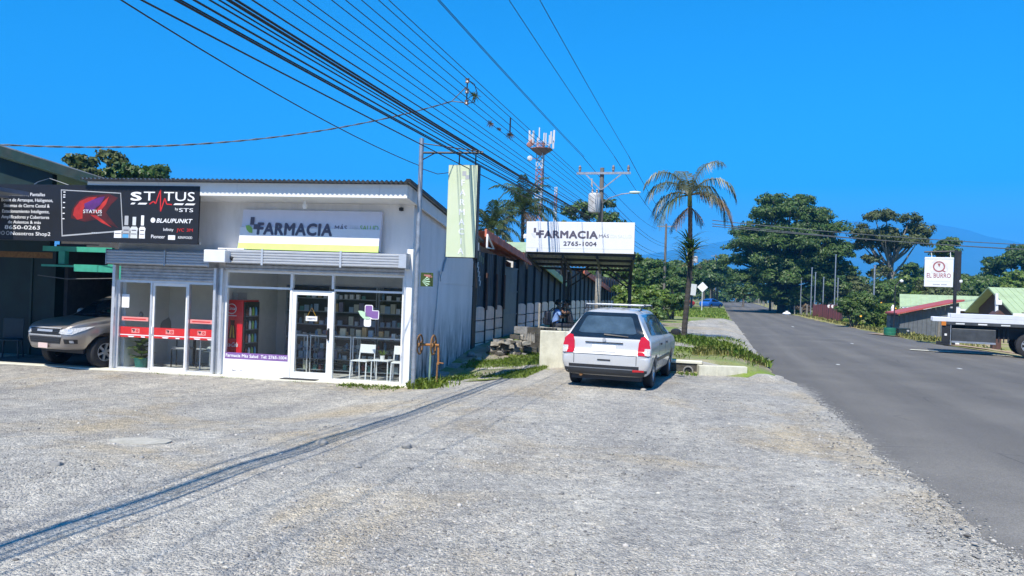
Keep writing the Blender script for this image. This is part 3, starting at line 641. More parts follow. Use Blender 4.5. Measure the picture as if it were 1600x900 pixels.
# ------------------------------------------------------------------ signs on the front
fs = thing('shop_sign', 'wide pale sign board reading FARMACIA above the pharmacy shutter', 'sign', B(-2.23,-.24,2.76), BZ)
fs.rotation_euler = (radians(-8), 0, BZ)
MB().box(-1.57,1.57,0,.10,0,.84).build('panel', 'sign_shade_lilac', fs, bevel=.006)
MB().prism([(-.02,-.03),(.0,.10),(0,.46),(-.02,.445)], -1.585, 1.565, 'yz').build('face_sheet', 'sign_white', fs)  # whiter lower half stands in for the sunlight below the eave shade
MB().prism([(-.040,-.038),(-.006,-.038),(-.018,.10),(-.026,.10)], -1.585,1.57,'yz').build('stripe', 'print_lime', fs)
def brand(par, x, z, h, y, dark='print_dark', full=True):
    """plus-and-leaf mark with FARMACIA"""
    q = .30*h
    MB().box(x+.2*h, x+.5*h, y-.004, y, z+.62*h, z+1.2*h).box(x+.5*h, x+.98*h, y-.004, y, z+.28*h, z+.66*h).build('emblem_plus', dark, par)
    MB().prism([(x-.15*h,z+.55*h),(x+.15*h,z+.58*h),(x+.42*h,z+.35*h),(x+.45*h,z+.0),(x+.2*h,z+.02*h),(x-.02*h,z+.22*h)], y-.004, y).build('emblem_leaf', 'print_green' if full else 'print_faint', par)
brand(fs, -1.42, .32, .29, -.022)
text('FARMACIA', 'print_dark', fs, (-1.19,-.022,.30), width=1.71, height=.285, bold=.042)
text('MÁS', 'print_dark', fs, (.56,-.006,.42), width=.27, height=.11)
text('SALUD', 'print_green', fs, (1.12,-.006,.43), width=.40, height=.11)
text('CON', 'print_faint', fs, (.90,-.006,.43), width=.16, height=.11)

# printed vinyl billboard of the left shop
bb = thing('billboard', 'black printed billboard of a car audio shop hung under the eave', 'billboard', B(-6.86,-.78,2.77), BZ)
MB().box(-2.45,2.42,0,.05,0,1.22).build('panel', 'vinyl_black', bb)
MB().box(-2.47,2.44,.05,.09,1.16,1.22).box(-2.47,2.44,.05,.09,0,.05).build('frame', 'galvanised', bb)
MB().tube([(-1.55,.02,1.22),(-1.62,.2,1.30),(-1.55,.45,1.42),(-1.0,.5,1.25)], .012, 6).build('stay_wire', 'cable_grey', bb)
X = lambda u: -2.41 + u*.01548           # units of the printed sheet: 312 wide, 86 high
Z = lambda v: 1.20 - (v-292)*.01375 + 0
for tx, u0, u1, v, h in (('Polarizado, Pantallas', 18, 75, 309, 6.5), ('Botón de Arranque, Halógenos,', 5, 88, 318, 6.5), ('Sistemas de Cierre Cental &', 9, 83, 327, 6.5), ('Estacionamiento Inteligente,', 7, 83, 336, 6.5),
                      ('Amplificadores y Cobertores', 6, 83, 345, 6.5), ('de Asientos & más', 17, 70, 353, 6.0), ('8650-0263', 12, 69, 362, 7.5), ('Nosotros Shop2', 22, 86, 371.5, 7)):
    text(tx, 'print_white', bb, (X(u0), -.001, Z(v)), width=(u1-u0)*.01548, height=h*.01375*.85, bold=.0018)
for i, u in enumerate((1, 8, 16)):
    MB().lathe([(.03,0),(.045,0),(.045,.003),(.03,.003)], 14, (X(u)+.02,-.003,Z(368.5)), 'Y').build('icon_ring', 'print_grey', bb)
hu = MB().prism([(X(100),Z(298)),(X(194),Z(302)),(X(199.5),Z(362)),(X(104),Z(372))], -.004, 0).build('head_unit', 'print_grey', bb)
hs_ = MB().prism([(X(101.5),Z(299.5)),(X(193),Z(303.3)),(X(198),Z(360)),(X(105.5),Z(369.5))], -.0065, -.0045).build('screen', 'vinyl_black', hu)
mat('glow_red', (.30,.012,.015), .5, col2=(.58,.04,.03), scale=3); mat('glow_violet', (.16,.03,.25), .5, col2=(.06,.02,.10), scale=3); mat('glow_dark', (.035,.008,.01), .5, col2=(.11,.012,.014), scale=3)
def spl(pts): return [(X(a), Z(b)) for a, b in pts]
MB().prism(spl([(118,343),(119,330),(126,317),(140,308),(158,306),(176,304),(190,310),(180,320),(172,333),(182,346),(192,357),(180,352),(160,344),(140,348)]), -.0085, -.007).build('screen_glow', 'glow_dark', hs_)
MB().prism(spl([(121,338),(123,327),(131,316),(144,310),(158,309),(150,315),(140,321),(136,331),(136,343),(128,345)]), -.0105, -.009).prism(spl([(176,308),(172,320),(164,330),(150,336),(160,327),(166,318)]), -.0105, -.009).prism(spl([(148,337),(158,338),(168,345),(182,356),(166,349)]), -.0105, -.009).build('screen_glow', 'glow_red', hs_)
MB().prism(spl([(138,320),(150,314),(160,310),(170,308),(164,320),(152,330),(140,333)]), -.0125, -.011).build('screen_glow', 'glow_violet', hs_)
text('STATUS', 'print_white', hs_, (X(137),-.0115,Z(334.5)), width=29*.01548, height=5.6*.01375, bold=.0018)
text('by STS', 'print_white', hs_, (X(160),-.0115,Z(338.2)), width=6*.01548)
text('STS', 'print_white', hs_, (X(151),-.007,Z(366)), width=9*.01548, height=.025)
for v in (302, 306.5, 310, 318.5, 326.5, 335.5, 344): MB().box(X(104.3),X(107.6),-.008,-.0065,Z(v)-.01,Z(v)+.01).build('screen_button', 'print_white', hs_)
def bulb(u, w, top, tint):
    MB().box(X(u-w*.22),X(u+w*.22),-.004,0,Z(352),Z(top)).prism(spl([(u-w*.45,372),(u-w*.42,362),(u-w*.5,357),(u-w*.3,354),(u+w*.3,354),(u+w*.5,357),(u+w*.42,362),(u+w*.45,372)]), -.0045, 0).build('lamp_picture', tint, bb)
    MB().box(X(u-w*.3),X(u+w*.3),-.006,-.0047,Z(360.5),Z(359)).box(X(u-w*.35),X(u+w*.35),-.006,-.0047,Z(366),Z(364.8)).build('lamp_line', 'print_dark', bb)
bulb(191.5, 13, 341, 'print_white'); bulb(204, 13, 337.5, 'print_grey'); bulb(216, 12, 339, 'print_faint'); bulb(228.5, 10, 336.5, 'print_white')
MB().box(X(199),X(208),-.0075,-.0062,Z(371.5),Z(366)).build('lamp_collar', 'print_blue', bb)
text('S', 'print_white', bb, (X(209),-.001,Z(313.3)), width=17*.01548, height=14.5*.01375, bold=.035)
text('T', 'print_white', bb, (X(229),-.001,Z(313.3)), width=17*.01548, height=14.5*.01375, bold=.0018)
text('TUS', 'print_white', bb, (X(259.5),-.001,Z(313.3)), width=46*.01548, height=14.5*.01375, bold=.0018)
pl = [(238,319),(244,314.5),(247.5,318),(254,296.5),(255.2,330),(261,309.5),(264,318.5),(272,319)]
m_ = MB()
for a, b in zip(pl[:-1], pl[1:]): m_.beam((X(a[0]),-.003,Z(a[1])), (X(b[0]),-.003,Z(b[1])), .004, .024, up=(1,0,0) if abs(a[0]-b[0]) < 3 else (0,0,1))
m_.build('pulse_line', 'print_red', bb)
m_ = MB()
for u0, u1 in ((209,216),(220,234),(274,289),(291,306)): m_.prism(spl([(u0,319.6),(u0+2.5,317),(u1+1,317),(u1-1.5,319.6)]), -.004, 0)
m_.build('underline', 'print_white', bb)
text('by', 'print_white', bb, (X(277),-.001,Z(327.5)), width=4.6*.01548); text('STS', 'print_white', bb, (X(283),-.001,Z(330)), width=21*.01548, height=6*.01375, bold=.0018)
MB().lathe([(.0,0),(.055,0),(.055,.004),(0,.004)], 18, (X(244.3),-.004,Z(343.5)), 'Y').build('round_mark', 'print_white', bb)
text('BLAUPUNKT', 'print_white', bb, (X(249.5),-.001,Z(347)), width=54*.01548, height=7*.01375, bold=.022, shear=.25)
text('Infinity', 'print_white', bb, (X(260.5),-.001,Z(359.5)), width=15*.01548); text('JVC', 'print_red', bb, (X(280.5),-.001,Z(360)), width=11*.01548, height=5*.01375, bold=.0018); text('3M', 'print_red', bb, (X(295.5),-.001,Z(360)), width=9*.01548, height=5*.01375, bold=.0022)
text('Pioneer', 'print_white', bb, (X(242.5),-.001,Z(371.2)), width=21*.01548, bold=.0018); text('KENWOOD', 'print_white', bb, (X(283),-.001,Z(371)), width=21*.01548, height=4*.01375)
MB().box(X(268),X(278.5),-.004,0,Z(373),Z(366)).build('white_mark', 'print_white', bb)
# ------------------------------------------------------------------ inside the pharmacy
mat('cooler_red', (.85,.016,.03), .3, var=.08, coat=.4); mat('shelf_grey', (.30,.33,.37), .5, var=.08); mat('pot_green', (.02,.16,.13), .4, var=.1)
mat('chair_white', (.78,.79,.80), .4, var=.03); mat('pot_white', (.8,.8,.78), .4, var=.03); mat('cola', (.09,.02,.01), .2, var=.2)
co_ = thing('drinks_cooler', 'red drinks cooler with a bottle print standing behind the pharmacy glass', 'cooler', B(-4.20,.30,0), BZ)
MB().box(-.28,.24,0,.70,.05,1.62).build('cabinet', 'cooler_red', co_, bevel=.012)
MB().box(.241,.275,.03,.67,.10,1.58).build('door_frame', 'black_plastic', co_, bevel=.006)
MB().box(.276,.281,.08,.62,.18,1.50).build('pane', 'cooler_glass', co_)
for z in (.35,.65,.95,1.25):
    sh_ = MB().box(.2755,.2765,.08,.62,z,z+.018).build('shelf', 'shelf_grey', co_)
for k in range(16):
    MB().tube([(.2775+.002,.11+.13*(k%4),.375+.3*(k//4)),(.2795,.11+.13*(k%4),.50+.3*(k//4)),(.2795,.11+.13*(k%4),.56+.3*(k//4))], [.032,.032,.012], 8).build('bottle', ('cola','print_blue','print_green','print_white')[(k*7)%4], co_)
MB().box(-.10,.02,.15,.55,1.62,1.78).build('top_box', 'print_grey', co_)
bt = MB().prism([(-.10,.76),(-.08,.94),(-.045,1.08),(-.055,1.17),(.055,1.17),(.045,1.08),(.08,.94),(.10,.76)], -.004, -.0005).build('bottle_print', 'cola', co_)
MB().prism([(-.06,.78),(-.035,1.05),(-.012,1.05),(-.022,.78)], -.006, -.0042).prism([(.02,.78),(.01,1.05),(.032,1.05),(.06,.78)], -.006, -.0042).build('flame_print', 'print_yellow', bt)
MB().lathe([(.10,0),(.115,0),(.115,.003),(.10,.003)], 20, (-.03,-.004,1.42), 'Y').build('round_print', 'print_white', co_)
text('Coca', 'print_white', co_, (-.14,-.001,1.40), width=.20, shear=.4, bold=.02); MB().box(-.15,.09,-.003,-.0005,1.26,1.275).build('print_line', 'print_white', co_)
text('Coca-Cola', 'print_white', co_, (-.21,-.001,.58), width=.36, height=.11, shear=.45, bold=.02)
def shelf_unit(x0, x1, y0, y1, zs, label, top=None):
    t = thing('medicine_shelf', label, 'shelf', B((x0+x1)/2, y0, 0), BZ); w = (x1-x0)/2; d = y1-y0
    MB().box(-w,-w+.03,0,d,0,zs[-1]+.3).box(w-.03,w,0,d,0,zs[-1]+.3).build('side_panel', 'shelf_grey', t)
    MB().box(-w+.03,w-.03,d-.01,d,0,zs[-1]+.3).build('back_panel', 'inner_dark', t)
    for z in zs: MB().box(-w+.03,w-.03,0,d-.01,z-.02,z).build('shelf', 'shelf_grey', t)
    return t
units = [(-3.9,-2.75,2.22,2.55,(.1,.42,.74,1.06,1.38,1.70),'tall medicine shelves on the back wall behind the drinks cooler'),
         (-2.72,-1.55,2.22,2.55,(.1,.42,.74,1.06,1.38,1.70),'tall medicine shelves on the back wall seen through the pharmacy door'),
         (-1.52,-.2,2.22,2.55,(.1,.42,.74,1.06,1.38,1.70),'tall medicine shelves on the back wall behind the right pharmacy pane')]
for u in units: shelf_unit(*u)
def counter(x0, x1, y0, label):
    t = thing('display_counter', label, 'counter', B((x0+x1)/2, y0, 0), BZ); w = (x1-x0)/2; d = .45
    for a in (-w, w-.025):
        for b in (0, d-.025): MB().box(a,a+.025,b,b+.025,0,.84).build('post', 'aluminium', t)
    MB().box(-w,w,-.01,d,.84,.87).build('top', 'aluminium', t); MB().box(-w+.025,w-.025,.0,.006,.08,.84).build('pane', 'cooler_glass', t)
    for z in (.08,.33,.58): MB().box(-w+.025,w-.025,.03,d-.03,z-.012,z).build('shelf', 'shelf_grey', t)
    return t
counters = [(-3.05,-2.75,1.05,'narrow glass display case left of the pharmacy door'), (-2.72,-1.72,1.1,'glass display counter seen through the pharmacy door'), (-1.69,-.42,1.1,'glass display counter behind the two white chairs')]
for c in counters: counter(*c)
for i, c in enumerate(((.72,.74,.76),(.30,.42,.55),(.12,.28,.45),(.65,.60,.45),(.10,.30,.28),(.45,.12,.10),(.55,.35,.15),(.25,.22,.32))): mat('carton_%d' % i, c, .5, var=.15)
packs = []
for i in range(8):
    m_ = MB()
    if i % 3 == 2: m_.lathe([(0,0),(.034,0),(.034,.10),(.02,.12),(.02,.14),(0,.14)], 8)
    else: m_.box(-.045-.01*(i%2),.045+.01*(i%2),-.03,.03,0,.11+.03*(i%4))
    packs.append(m_.mesh('medicine_box', 'carton_%d' % i))
rs2 = random.Random(5); nb = 0
def pack(x, y, z, lab, grp):
    global nb
    o = bpy.data.objects.new('medicine_box', packs[rs2.choice((0,0,0,1,1,2,2,3,4,5,6,7))]); COL.objects.link(o); o.location = B(x, y, z); o.rotation_euler = (0,0,BZ+rs2.uniform(-.15,.15))
    k = rs2.uniform(.8,1.25); o.scale = (k,1,rs2.uniform(.75,1.25)); tag(o, lab, 'medicine box', grp); nb += 1
for x0, x1, y0, y1, zs, lab in units:
    for z in zs[1:]:
        x = x0+.1
        while x < x1-.08:
            if rs2.random() < .82: pack(x, y0+.08, z, 'small medicine pack on the tall back wall shelves', 'medicine packs on the back wall shelves')
            x += rs2.uniform(.115,.16)
for x0, x1, y0, lab in counters:
    for z in (.08,.33,.58,.87):
        x = x0+.09
        while x < x1-.07:
            if rs2.random() < (.85 if z < .8 else .3): pack(x, y0+.13, z, 'small medicine pack in or on the low glass display counters', 'medicine packs of the display counters')
            x += rs2.uniform(.12,.17)
# chairs, side table and its plant
def white_chair(x, y, rz, label):
    t = thing('white_chair', label, 'chair', B(x, y, 0), BZ+rz, 'white chairs behind the pharmacy glass')
    MB().box(-.19,.19,-.19,.19,.40,.425).build('seat', 'chair_white', t, bevel=.01)
    q = MB(); q.M = Matrix.Translation((0,.19,.44)) @ Matrix.Rotation(radians(-9),4,'X'); q.box(-.18,.18,-.012,.012,.12,.31); q.build('backrest', 'chair_white', t, bevel=.01)
    for sx in (-1, 1):
        MB().tube([(sx*.19,-.20,0),(sx*.18,-.16,.42)], .014, 6).build('leg', 'chair_white', t)
        MB().tube([(sx*.20,.24,0),(sx*.185,.19,.42),(sx*.175,.24,.75)], .014, 6).build('leg', 'chair_white', t)
    return t
white_chair(-1.18, .42, radians(-8), 'white chair left of the little table inside the pharmacy window')
white_chair(-.31, .42, radians(10), 'white chair right of the little table inside the pharmacy window')
t = thing('side_table', 'small white square table between the two white chairs', 'table', B(-.72,.38,0), BZ)
MB().box(-.2,.2,-.18,.18,.43,.455).build('tabletop', 'chair_white', t, bevel=.006)
for sx in (-1,1):
    for sy in (-1,1): MB().tube([(sx*.18,sy*.16,0),(sx*.18,sy*.16,.43)], .012, 6).build('leg', 'chair_white', t)
def blades(mb, c, n, L, w, rs, up=.9, droop=.5, mi=0):
    for k in range(n):
        a = 2*pi*k/n + rs.uniform(-.3,.3); e = rs.uniform(.45,1.25)*up; l_ = L*rs.uniform(.7,1.1); p0 = Vector(c); d = Vector((cos(a)*cos(e), sin(a)*cos(e), sin(e))); sd = d.cross(Vector((0,0,1))).normalized()
        p = p0.copy(); vs = []
        for i in range(5):
            f = i/4; ww = w*(sin(pi*(f*.85+.1)))*.5; vs += [p - sd*ww, p + sd*ww]; d.z -= droop*.25*f*2; d.normalize(); p = p + d*l_/4
        mb.add(vs, [(2*i,2*i+1,2*i+3,2*i+2) for i in range(4)], mi)
t = thing('potted_plant', 'tiny white pot with a spiky plant on the small white table', 'plant', B(-.72,.38,.456), BZ)
MB().lathe([(0,0),(.045,0),(.055,.09),(.045,.09),(.043,.07),(0,.07)], 14).build('pot', 'pot_white', t, smooth=True)
m_ = MB(); blades(m_, (0,0,.07), 12, .18, .035, random.Random(3)); m_.build('leaves', 'leaf_bright', t, fix=False)
t = thing('hanging_sign', 'little white sign hanging on a cord inside the pharmacy door', 'sign', B(-2.20,.005,1.24), BZ)
MB().box(-.13,.13,-.008,0,0,.10).build('board', 'print_white', t)
MB().tube([(-.10,-.004,.10),(0,-.004,.28),(.10,-.004,.10)], .004, 5).build('cord', 'print_yellow', t)
text('ABIERTO', 'print_dark', t, (0,-.009,.03), width=.19, align='CENTER')
m_ = MB(); m_.M = BM; m_.box(-2.75,-1.95,-.28,-.06,.0,.012); tag(m_.build('door_mat', 'black_rubber', bevel=.004), 'dark rubber mat on the step at the pharmacy door', 'mat')
# ------------------------------------------------------------------ inside the left shop
t = thing('potted_plant', 'leafy plant in a green pot inside the left shop window', 'plant', B(-6.42,.30,0), BZ); t.scale = (1.25,1.0,1.1)
MB().lathe([(0,0),(.10,0),(.13,.18),(.14,.18),(.14,.20),(.12,.20),(.115,.17),(0,.17)], 16).build('pot', 'pot_green', t, smooth=True)
m_ = MB(); r3 = random.Random(8)
for k in range(5):
    c = (r3.uniform(-.05,.05), r3.uniform(-.05,.05), .17+.1*k); blades(m_, c, 9, .26, .15, r3, up=.7, droop=.8)
m_.build('leaves', 'leaf_bright', t, fix=False); MB().tube([(0,0,.17),(.01,0,.6)], .012, 5).build('stem', 'bark', t)
def dark_chair(x, y, rz, label):
    t = thing('dark_chair', label, 'chair', B(x, y, 0), BZ+rz)
    MB().box(-.2,.2,-.2,.2,.42,.46).build('seat', 'print_grey', t, bevel=.01); MB().box(-.2,.2,.18,.205,.62,.85).build('backrest', 'black_plastic', t, bevel=.01)
    for sx in (-1,1):
        MB().tube([(sx*.19,-.19,0),(sx*.185,-.185,.42)], .014, 6).build('leg', 'black_plastic', t); MB().tube([(sx*.19,.2,0),(sx*.19,.19,.85)], .014, 6).build('leg', 'black_plastic', t)
dark_chair(-5.75, .85, .3, 'dark framed chair with a pale seat behind the left shop door'); dark_chair(-5.22, 1.0, -1.2, 'dark chair turned to the table inside the left shop')
t = thing('dark_table', 'dark table between the chairs of the left shop', 'table', B(-5.5,1.5,0), BZ)
MB().box(-.4,.4,-.25,.25,.72,.75).build('tabletop', 'inner_dark', t)
for sx in (-1,1): MB().tube([(sx*.35,0,0),(sx*.35,0,.72)], .02, 6).build('leg', 'black_plastic', t)
t = thing('display_case', 'low aluminium glass case behind the right pane of the left shop', 'display case', B(-4.78,.42,0), BZ)
for a in (-.27,.245):
    for b in (0,.4): MB().box(a,a+.025,b,b+.025,0,.82).build('post', 'aluminium', t)
MB().box(-.27,.27,0,.425,.82,.84).build('top', 'aluminium', t); MB().box(-.245,.245,.003,.008,.08,.82).build('pane', 'cooler_glass', t)
MB().box(-.245,.245,.02,.4,.07,.08).build('base', 'aluminium', t); MB().box(-.245,.245,.02,.4,.42,.43).build('shelf', 'shelf_grey', t)
for k, (x, z) in enumerate(((-.1,.43),(.1,.43),(.15,.08))): tag(MB().lathe([(0,0),(.06,0),(.075,.06),(.03,.1),(0,.1)], 12).build('spare_part', 'print_white', loc=B(-4.78+x,.55,z)), ('pale round device on the shelf, left', 'pale round device on the shelf, right', 'pale round device at the bottom of the glass case')[k] + (' in the glass case' if k < 2 else ''), 'device')

# ------------------------------------------------------------------ tall sign on its pole, small things at the corner
mat('sign_pale_green', (.55,.64,.39), .4, var=.03, col2=(.70,.74,.58), scale=.45)
pt = thing('sign_pole', 'grey steel pole at the shop corner with an arm over the tall green sign', 'pole', B(.26,-.5,-.1), BZ)
MB().tube([(0,0,0),(0,0,5.15)], .048, 12).build('pole', 'galvanised', pt, smooth=True)
MB().tube([(.0,0,4.86),(1.28,0,4.86)], .022, 8).tube([(.0,0,5.05),(1.28,0,4.88)], .012, 6).tube([(.0,0,4.70),(.30,0,4.86)], .012, 6).build('arm', 'dark_steel', pt, smooth=True)
ts = thing('hanging_sign', 'tall narrow pale green sign box lettered downwards, hung from the steel pole', 'sign', B(1.15,-.5,2.66), BZ)
MB().box(-.31,.31,0,.19,0,1.86).build('box', 'dark_steel', ts, bevel=.008)
fc = MB().box(-.305,.29,-.006,.001,.01,1.85).build('face', 'sign_pale_green', ts)
MB().box(-.02,.06,-.009,-.0065,1.64,1.73).box(.045,.13,-.009,-.0064,1.57,1.65).build('emblem_plus', 'print_grey', ts)
for i, ch in enumerate('FARMACIA'): text(ch, 'print_white', ts, (.0,-.0065,1.44-.195*i), height=.13, align='CENTER', bold=.02)
for x in (-.12,.22): MB().tube([(x,.1,1.86),(x,.1,2.10)], .014, 6).build('hanger', 'dark_steel', ts)
MB().tube([(-.30,.1,1.72),(-.55,.06,1.68),(-.88,.0,1.78)], .008, 5).build('feed_cable', 'cable_black', ts)
MB().tube([(.25,.1,0),(.30,.12,-.25),(.31,.2,-.6)], .02, 6).build('feed_cable', 'cable_black', ts)
t = thing('small_sign', 'small dark green sign clamped to the steel pole by the side wall', 'sign', B(.46,-.47,2.06), BZ)
MB().box(-.13,.13,0,.012,0,.28).build('panel', 'leaf_dark', t, bevel=.003)
for k in range(5):
    a = radians(-70+35*k); MB().prism([(-.10,.10),(-.02+.07*cos(a)-.02*sin(a)*0,.10+.09*sin(a)+.012),(.01+.07*cos(a),.10+.09*sin(a)),(-.02+.07*cos(a),.10+.09*sin(a)-.012)], -.004, -.0005).build('ray', 'print_pale_green', t)
MB().box(-.06,.09,-.003,-.0005,.22,.235).box(-.02,.11,-.003,-.0005,.19,.203).build('print_line', 'print_pink', t)
t = thing('valve_stand', 'rusty twin valve wheels on a pipe stand at the shop corner', 'valves', B(.35,-.12,-.1), BZ)
for x in (-.09,.20):
    w = MB(); n = 18
    w.tube([(x, .20*cos(2*pi*k/n), .96+.20*sin(2*pi*k/n)) for k in range(n+1)], .018, 6, cap=False)
    for k in range(4): w.beam((x,0,.96), (x,.2*cos(pi/2*k+.4),.96+.2*sin(pi/2*k+.4)), .022)
    w.lathe([(0,-.03),(.035,-.03),(.035,.03),(0,.03)], 10, (x,0,.96), 'X'); w.build('handwheel', 'rust', t, smooth=True)
mat('rust_orange', (.35,.15,.04), .8, var=.35, scale=25)
MB().tube([(-.14,0,.96),(.32,0,.96)], .026, 8).tube([(.30,.02,.97),(.31,.02,.62),(.31,.02,.56)], .022, 8).tube([(.31,.02,.6),(.42,.02,.59)], .012, 6).build('pipe', 'rust_orange', t, smooth=True)
mat('post_green', (.20,.30,.22), .7, var=.2)
MB().tube([(.13,.02,-.05),(.14,.02,.93)], .022, 8).build('post', 'post_green', t, smooth=True); MB().tube([(.28,.03,-.05),(.29,.03,.6)], .02, 8).build('post', 'rust', t, smooth=True)

# ------------------------------------------------------------------ workshop with open garage to the left
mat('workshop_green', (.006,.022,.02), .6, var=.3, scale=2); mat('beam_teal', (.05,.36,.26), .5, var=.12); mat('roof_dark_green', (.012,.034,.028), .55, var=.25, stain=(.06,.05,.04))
mat('garage_floor', (.12,.12,.12), .8, var=.2)
wk = thing('workshop', 'dark green workshop with an open garage and a sloping roof edge', 'building', B(-9.5,0,0), BZ)
q = MB(); q.add([(-6.2,1.3,6.42),(1.75,1.3,4.25),(1.75,8.0,3.0),(-6.2,8.0,5.2),(-6.2,1.3,6.47),(1.75,1.3,4.30),(1.75,8.0,3.05),(-6.2,8.0,5.25)], [(0,3,2,1),(4,5,6,7),(0,1,5,4),(1,2,6,5),(2,3,7,6),(3,0,4,7)]); q.build('roof', 'roof_zinc', wk)
MB().prism([(-6.2,6.15),(1.72,4.06),(1.72,4.29),(-6.2,6.42)], 1.28, 1.34, 'xz').build('bargeboard', 'roof_dark_green', wk)
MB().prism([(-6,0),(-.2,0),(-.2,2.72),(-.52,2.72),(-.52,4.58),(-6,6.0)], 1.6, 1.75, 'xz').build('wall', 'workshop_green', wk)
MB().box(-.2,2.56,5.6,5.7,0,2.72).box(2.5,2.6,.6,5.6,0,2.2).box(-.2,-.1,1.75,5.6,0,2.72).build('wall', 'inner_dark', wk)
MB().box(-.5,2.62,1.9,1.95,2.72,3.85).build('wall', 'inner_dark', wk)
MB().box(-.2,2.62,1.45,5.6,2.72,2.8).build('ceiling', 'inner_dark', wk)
MB().box(-.28,1.62,1.10,1.2,2.62,2.74).build('beam', 'beam_teal', wk); MB().box(.72,1.80,.95,1.05,2.14,2.31).build('beam', 'beam_teal', wk, label='sunlit low teal beam')
MB().box(-.2,.72,.98,1.04,2.24,2.29).build('beam', 'beam_teal', wk)
for x in (.2, 1.55): MB().box(x,x+.17,1.06,1.2,2.31,2.62).build('post', 'beam_teal', wk)
MB().box(1.80,2.02,.94,1.04,1.98,2.31).build('panel', 'beam_teal', wk)
MB().box(-.3,-.2,1.45,1.6,0,2.72).build('post', 'workshop_green', wk); MB().box(2.46,2.56,.55,.7,0,2.2).build('post', 'beam_teal', wk)
MB().tube([(-.3,1.0,2.02),(.5,1.0,1.95),(1.3,1.0,1.98),(2.4,1.0,2.03)], .012, 5).build('hanging_cable', 'cable_grey', wk)
MB().box(-6,-.22,1.585,1.60,2.45,2.6).build('beam', 'rust', wk)
for x in (-4.6,-3.4,-2.2,-1.0):
    MB().box(x-.03,x+.03,1.575,1.60,0,2.45).build('frame_post', 'roof_dark_green', wk)
# unseen roof on posts, added left of view to shade the pickup's bay
MB().box(-5.5,1.6,-2.55,-1.45,3.66,3.74).build('unseen_shade_roof', 'roof_zinc', wk)
for y in (-2.4,-1.0):
    for x in (-5.3,-2.6): MB().box(x-.05,x+.05,y-.05,y+.05,-.25,3.66).build('post', 'roof_dark_green', wk)
MB().box(-5.5,.50,-1.44,1.3,3.68,3.72).build('unseen_shade_roof', 'roof_zinc', wk)
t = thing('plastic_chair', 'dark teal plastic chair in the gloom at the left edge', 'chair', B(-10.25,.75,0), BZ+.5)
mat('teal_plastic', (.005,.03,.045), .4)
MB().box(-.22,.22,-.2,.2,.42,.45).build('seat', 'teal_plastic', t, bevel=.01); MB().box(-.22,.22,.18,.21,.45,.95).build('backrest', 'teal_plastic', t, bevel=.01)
for sx in (-1,1):
    for sy in (-1,1): MB().tube([(sx*.22,sy*.2,0),(sx*.19,sy*.17,.42)], .022, 6).build('leg', 'teal_plastic', t)
# ------------------------------------------------------------------ vehicles
def paint(name, col, metal=.35, rough=.35): return mat(name, col, rough, metal=metal, var=.03, scale=2, coat=.6, stain=tuple(c*.7 for c in col), stain_scale=5, stain_amt=.12)
paint('silver_paint', (.60,.595,.585), .25, .38); paint('tan_paint', (.31,.28,.255), .5, .3); paint('blue_paint', (.02,.12,.5), .1); paint('red_paint', (.5,.03,.04), .1)
mat('car_glass', (.012,.016,.02), .04, var=.3, spec=.9); mat('car_glass_light', (.05,.08,.11), .04, var=.4, scale=3, spec=.9); mat('lamp_red', (.5,.008,.015), .12, var=.1, coat=.8); mat('lamp_clear', (.55,.55,.55), .18, var=.3, coat=.3, scale=30)
mat('chrome', (.62,.62,.63), .25, metal=.5, var=.04); mat('bumper_grey', (.03,.034,.04), .45, var=.1); mat('rim_alloy', (.55,.56,.58), .3, metal=.7, var=.08); mat('plate_white', (.78,.77,.76), .45, var=.05); mat('plate_pink', (.72,.55,.50), .45, var=.05); mat('lamp_amber', (.6,.2,.03), .2)
def section(y, zb, wb, zs, ws, top, wr, tuck=.06):
    """half section of a body: sill, flank, shoulder, side glass, roof"""
    zs = min(zs, top-.012); zm = zb + (zs-zb)*.55
    gl = top - zs
    return [(0,y,zb), (wb*.75,y,zb), (wb-.03,y,zb+.02), (wb,y,zb+.10), (ws+.012,y,zm), (ws,y,zs-.05*(1 if gl > .1 else .6)), (ws-.025,y,zs), (ws-.05-(ws-.05-wr)*.15,y,zs+gl*.12), (wr+.04,y,zs+gl*.82), (wr-.03,y,zs+gl*.955), (wr*.62,y,top), (0,y,top+.006)]
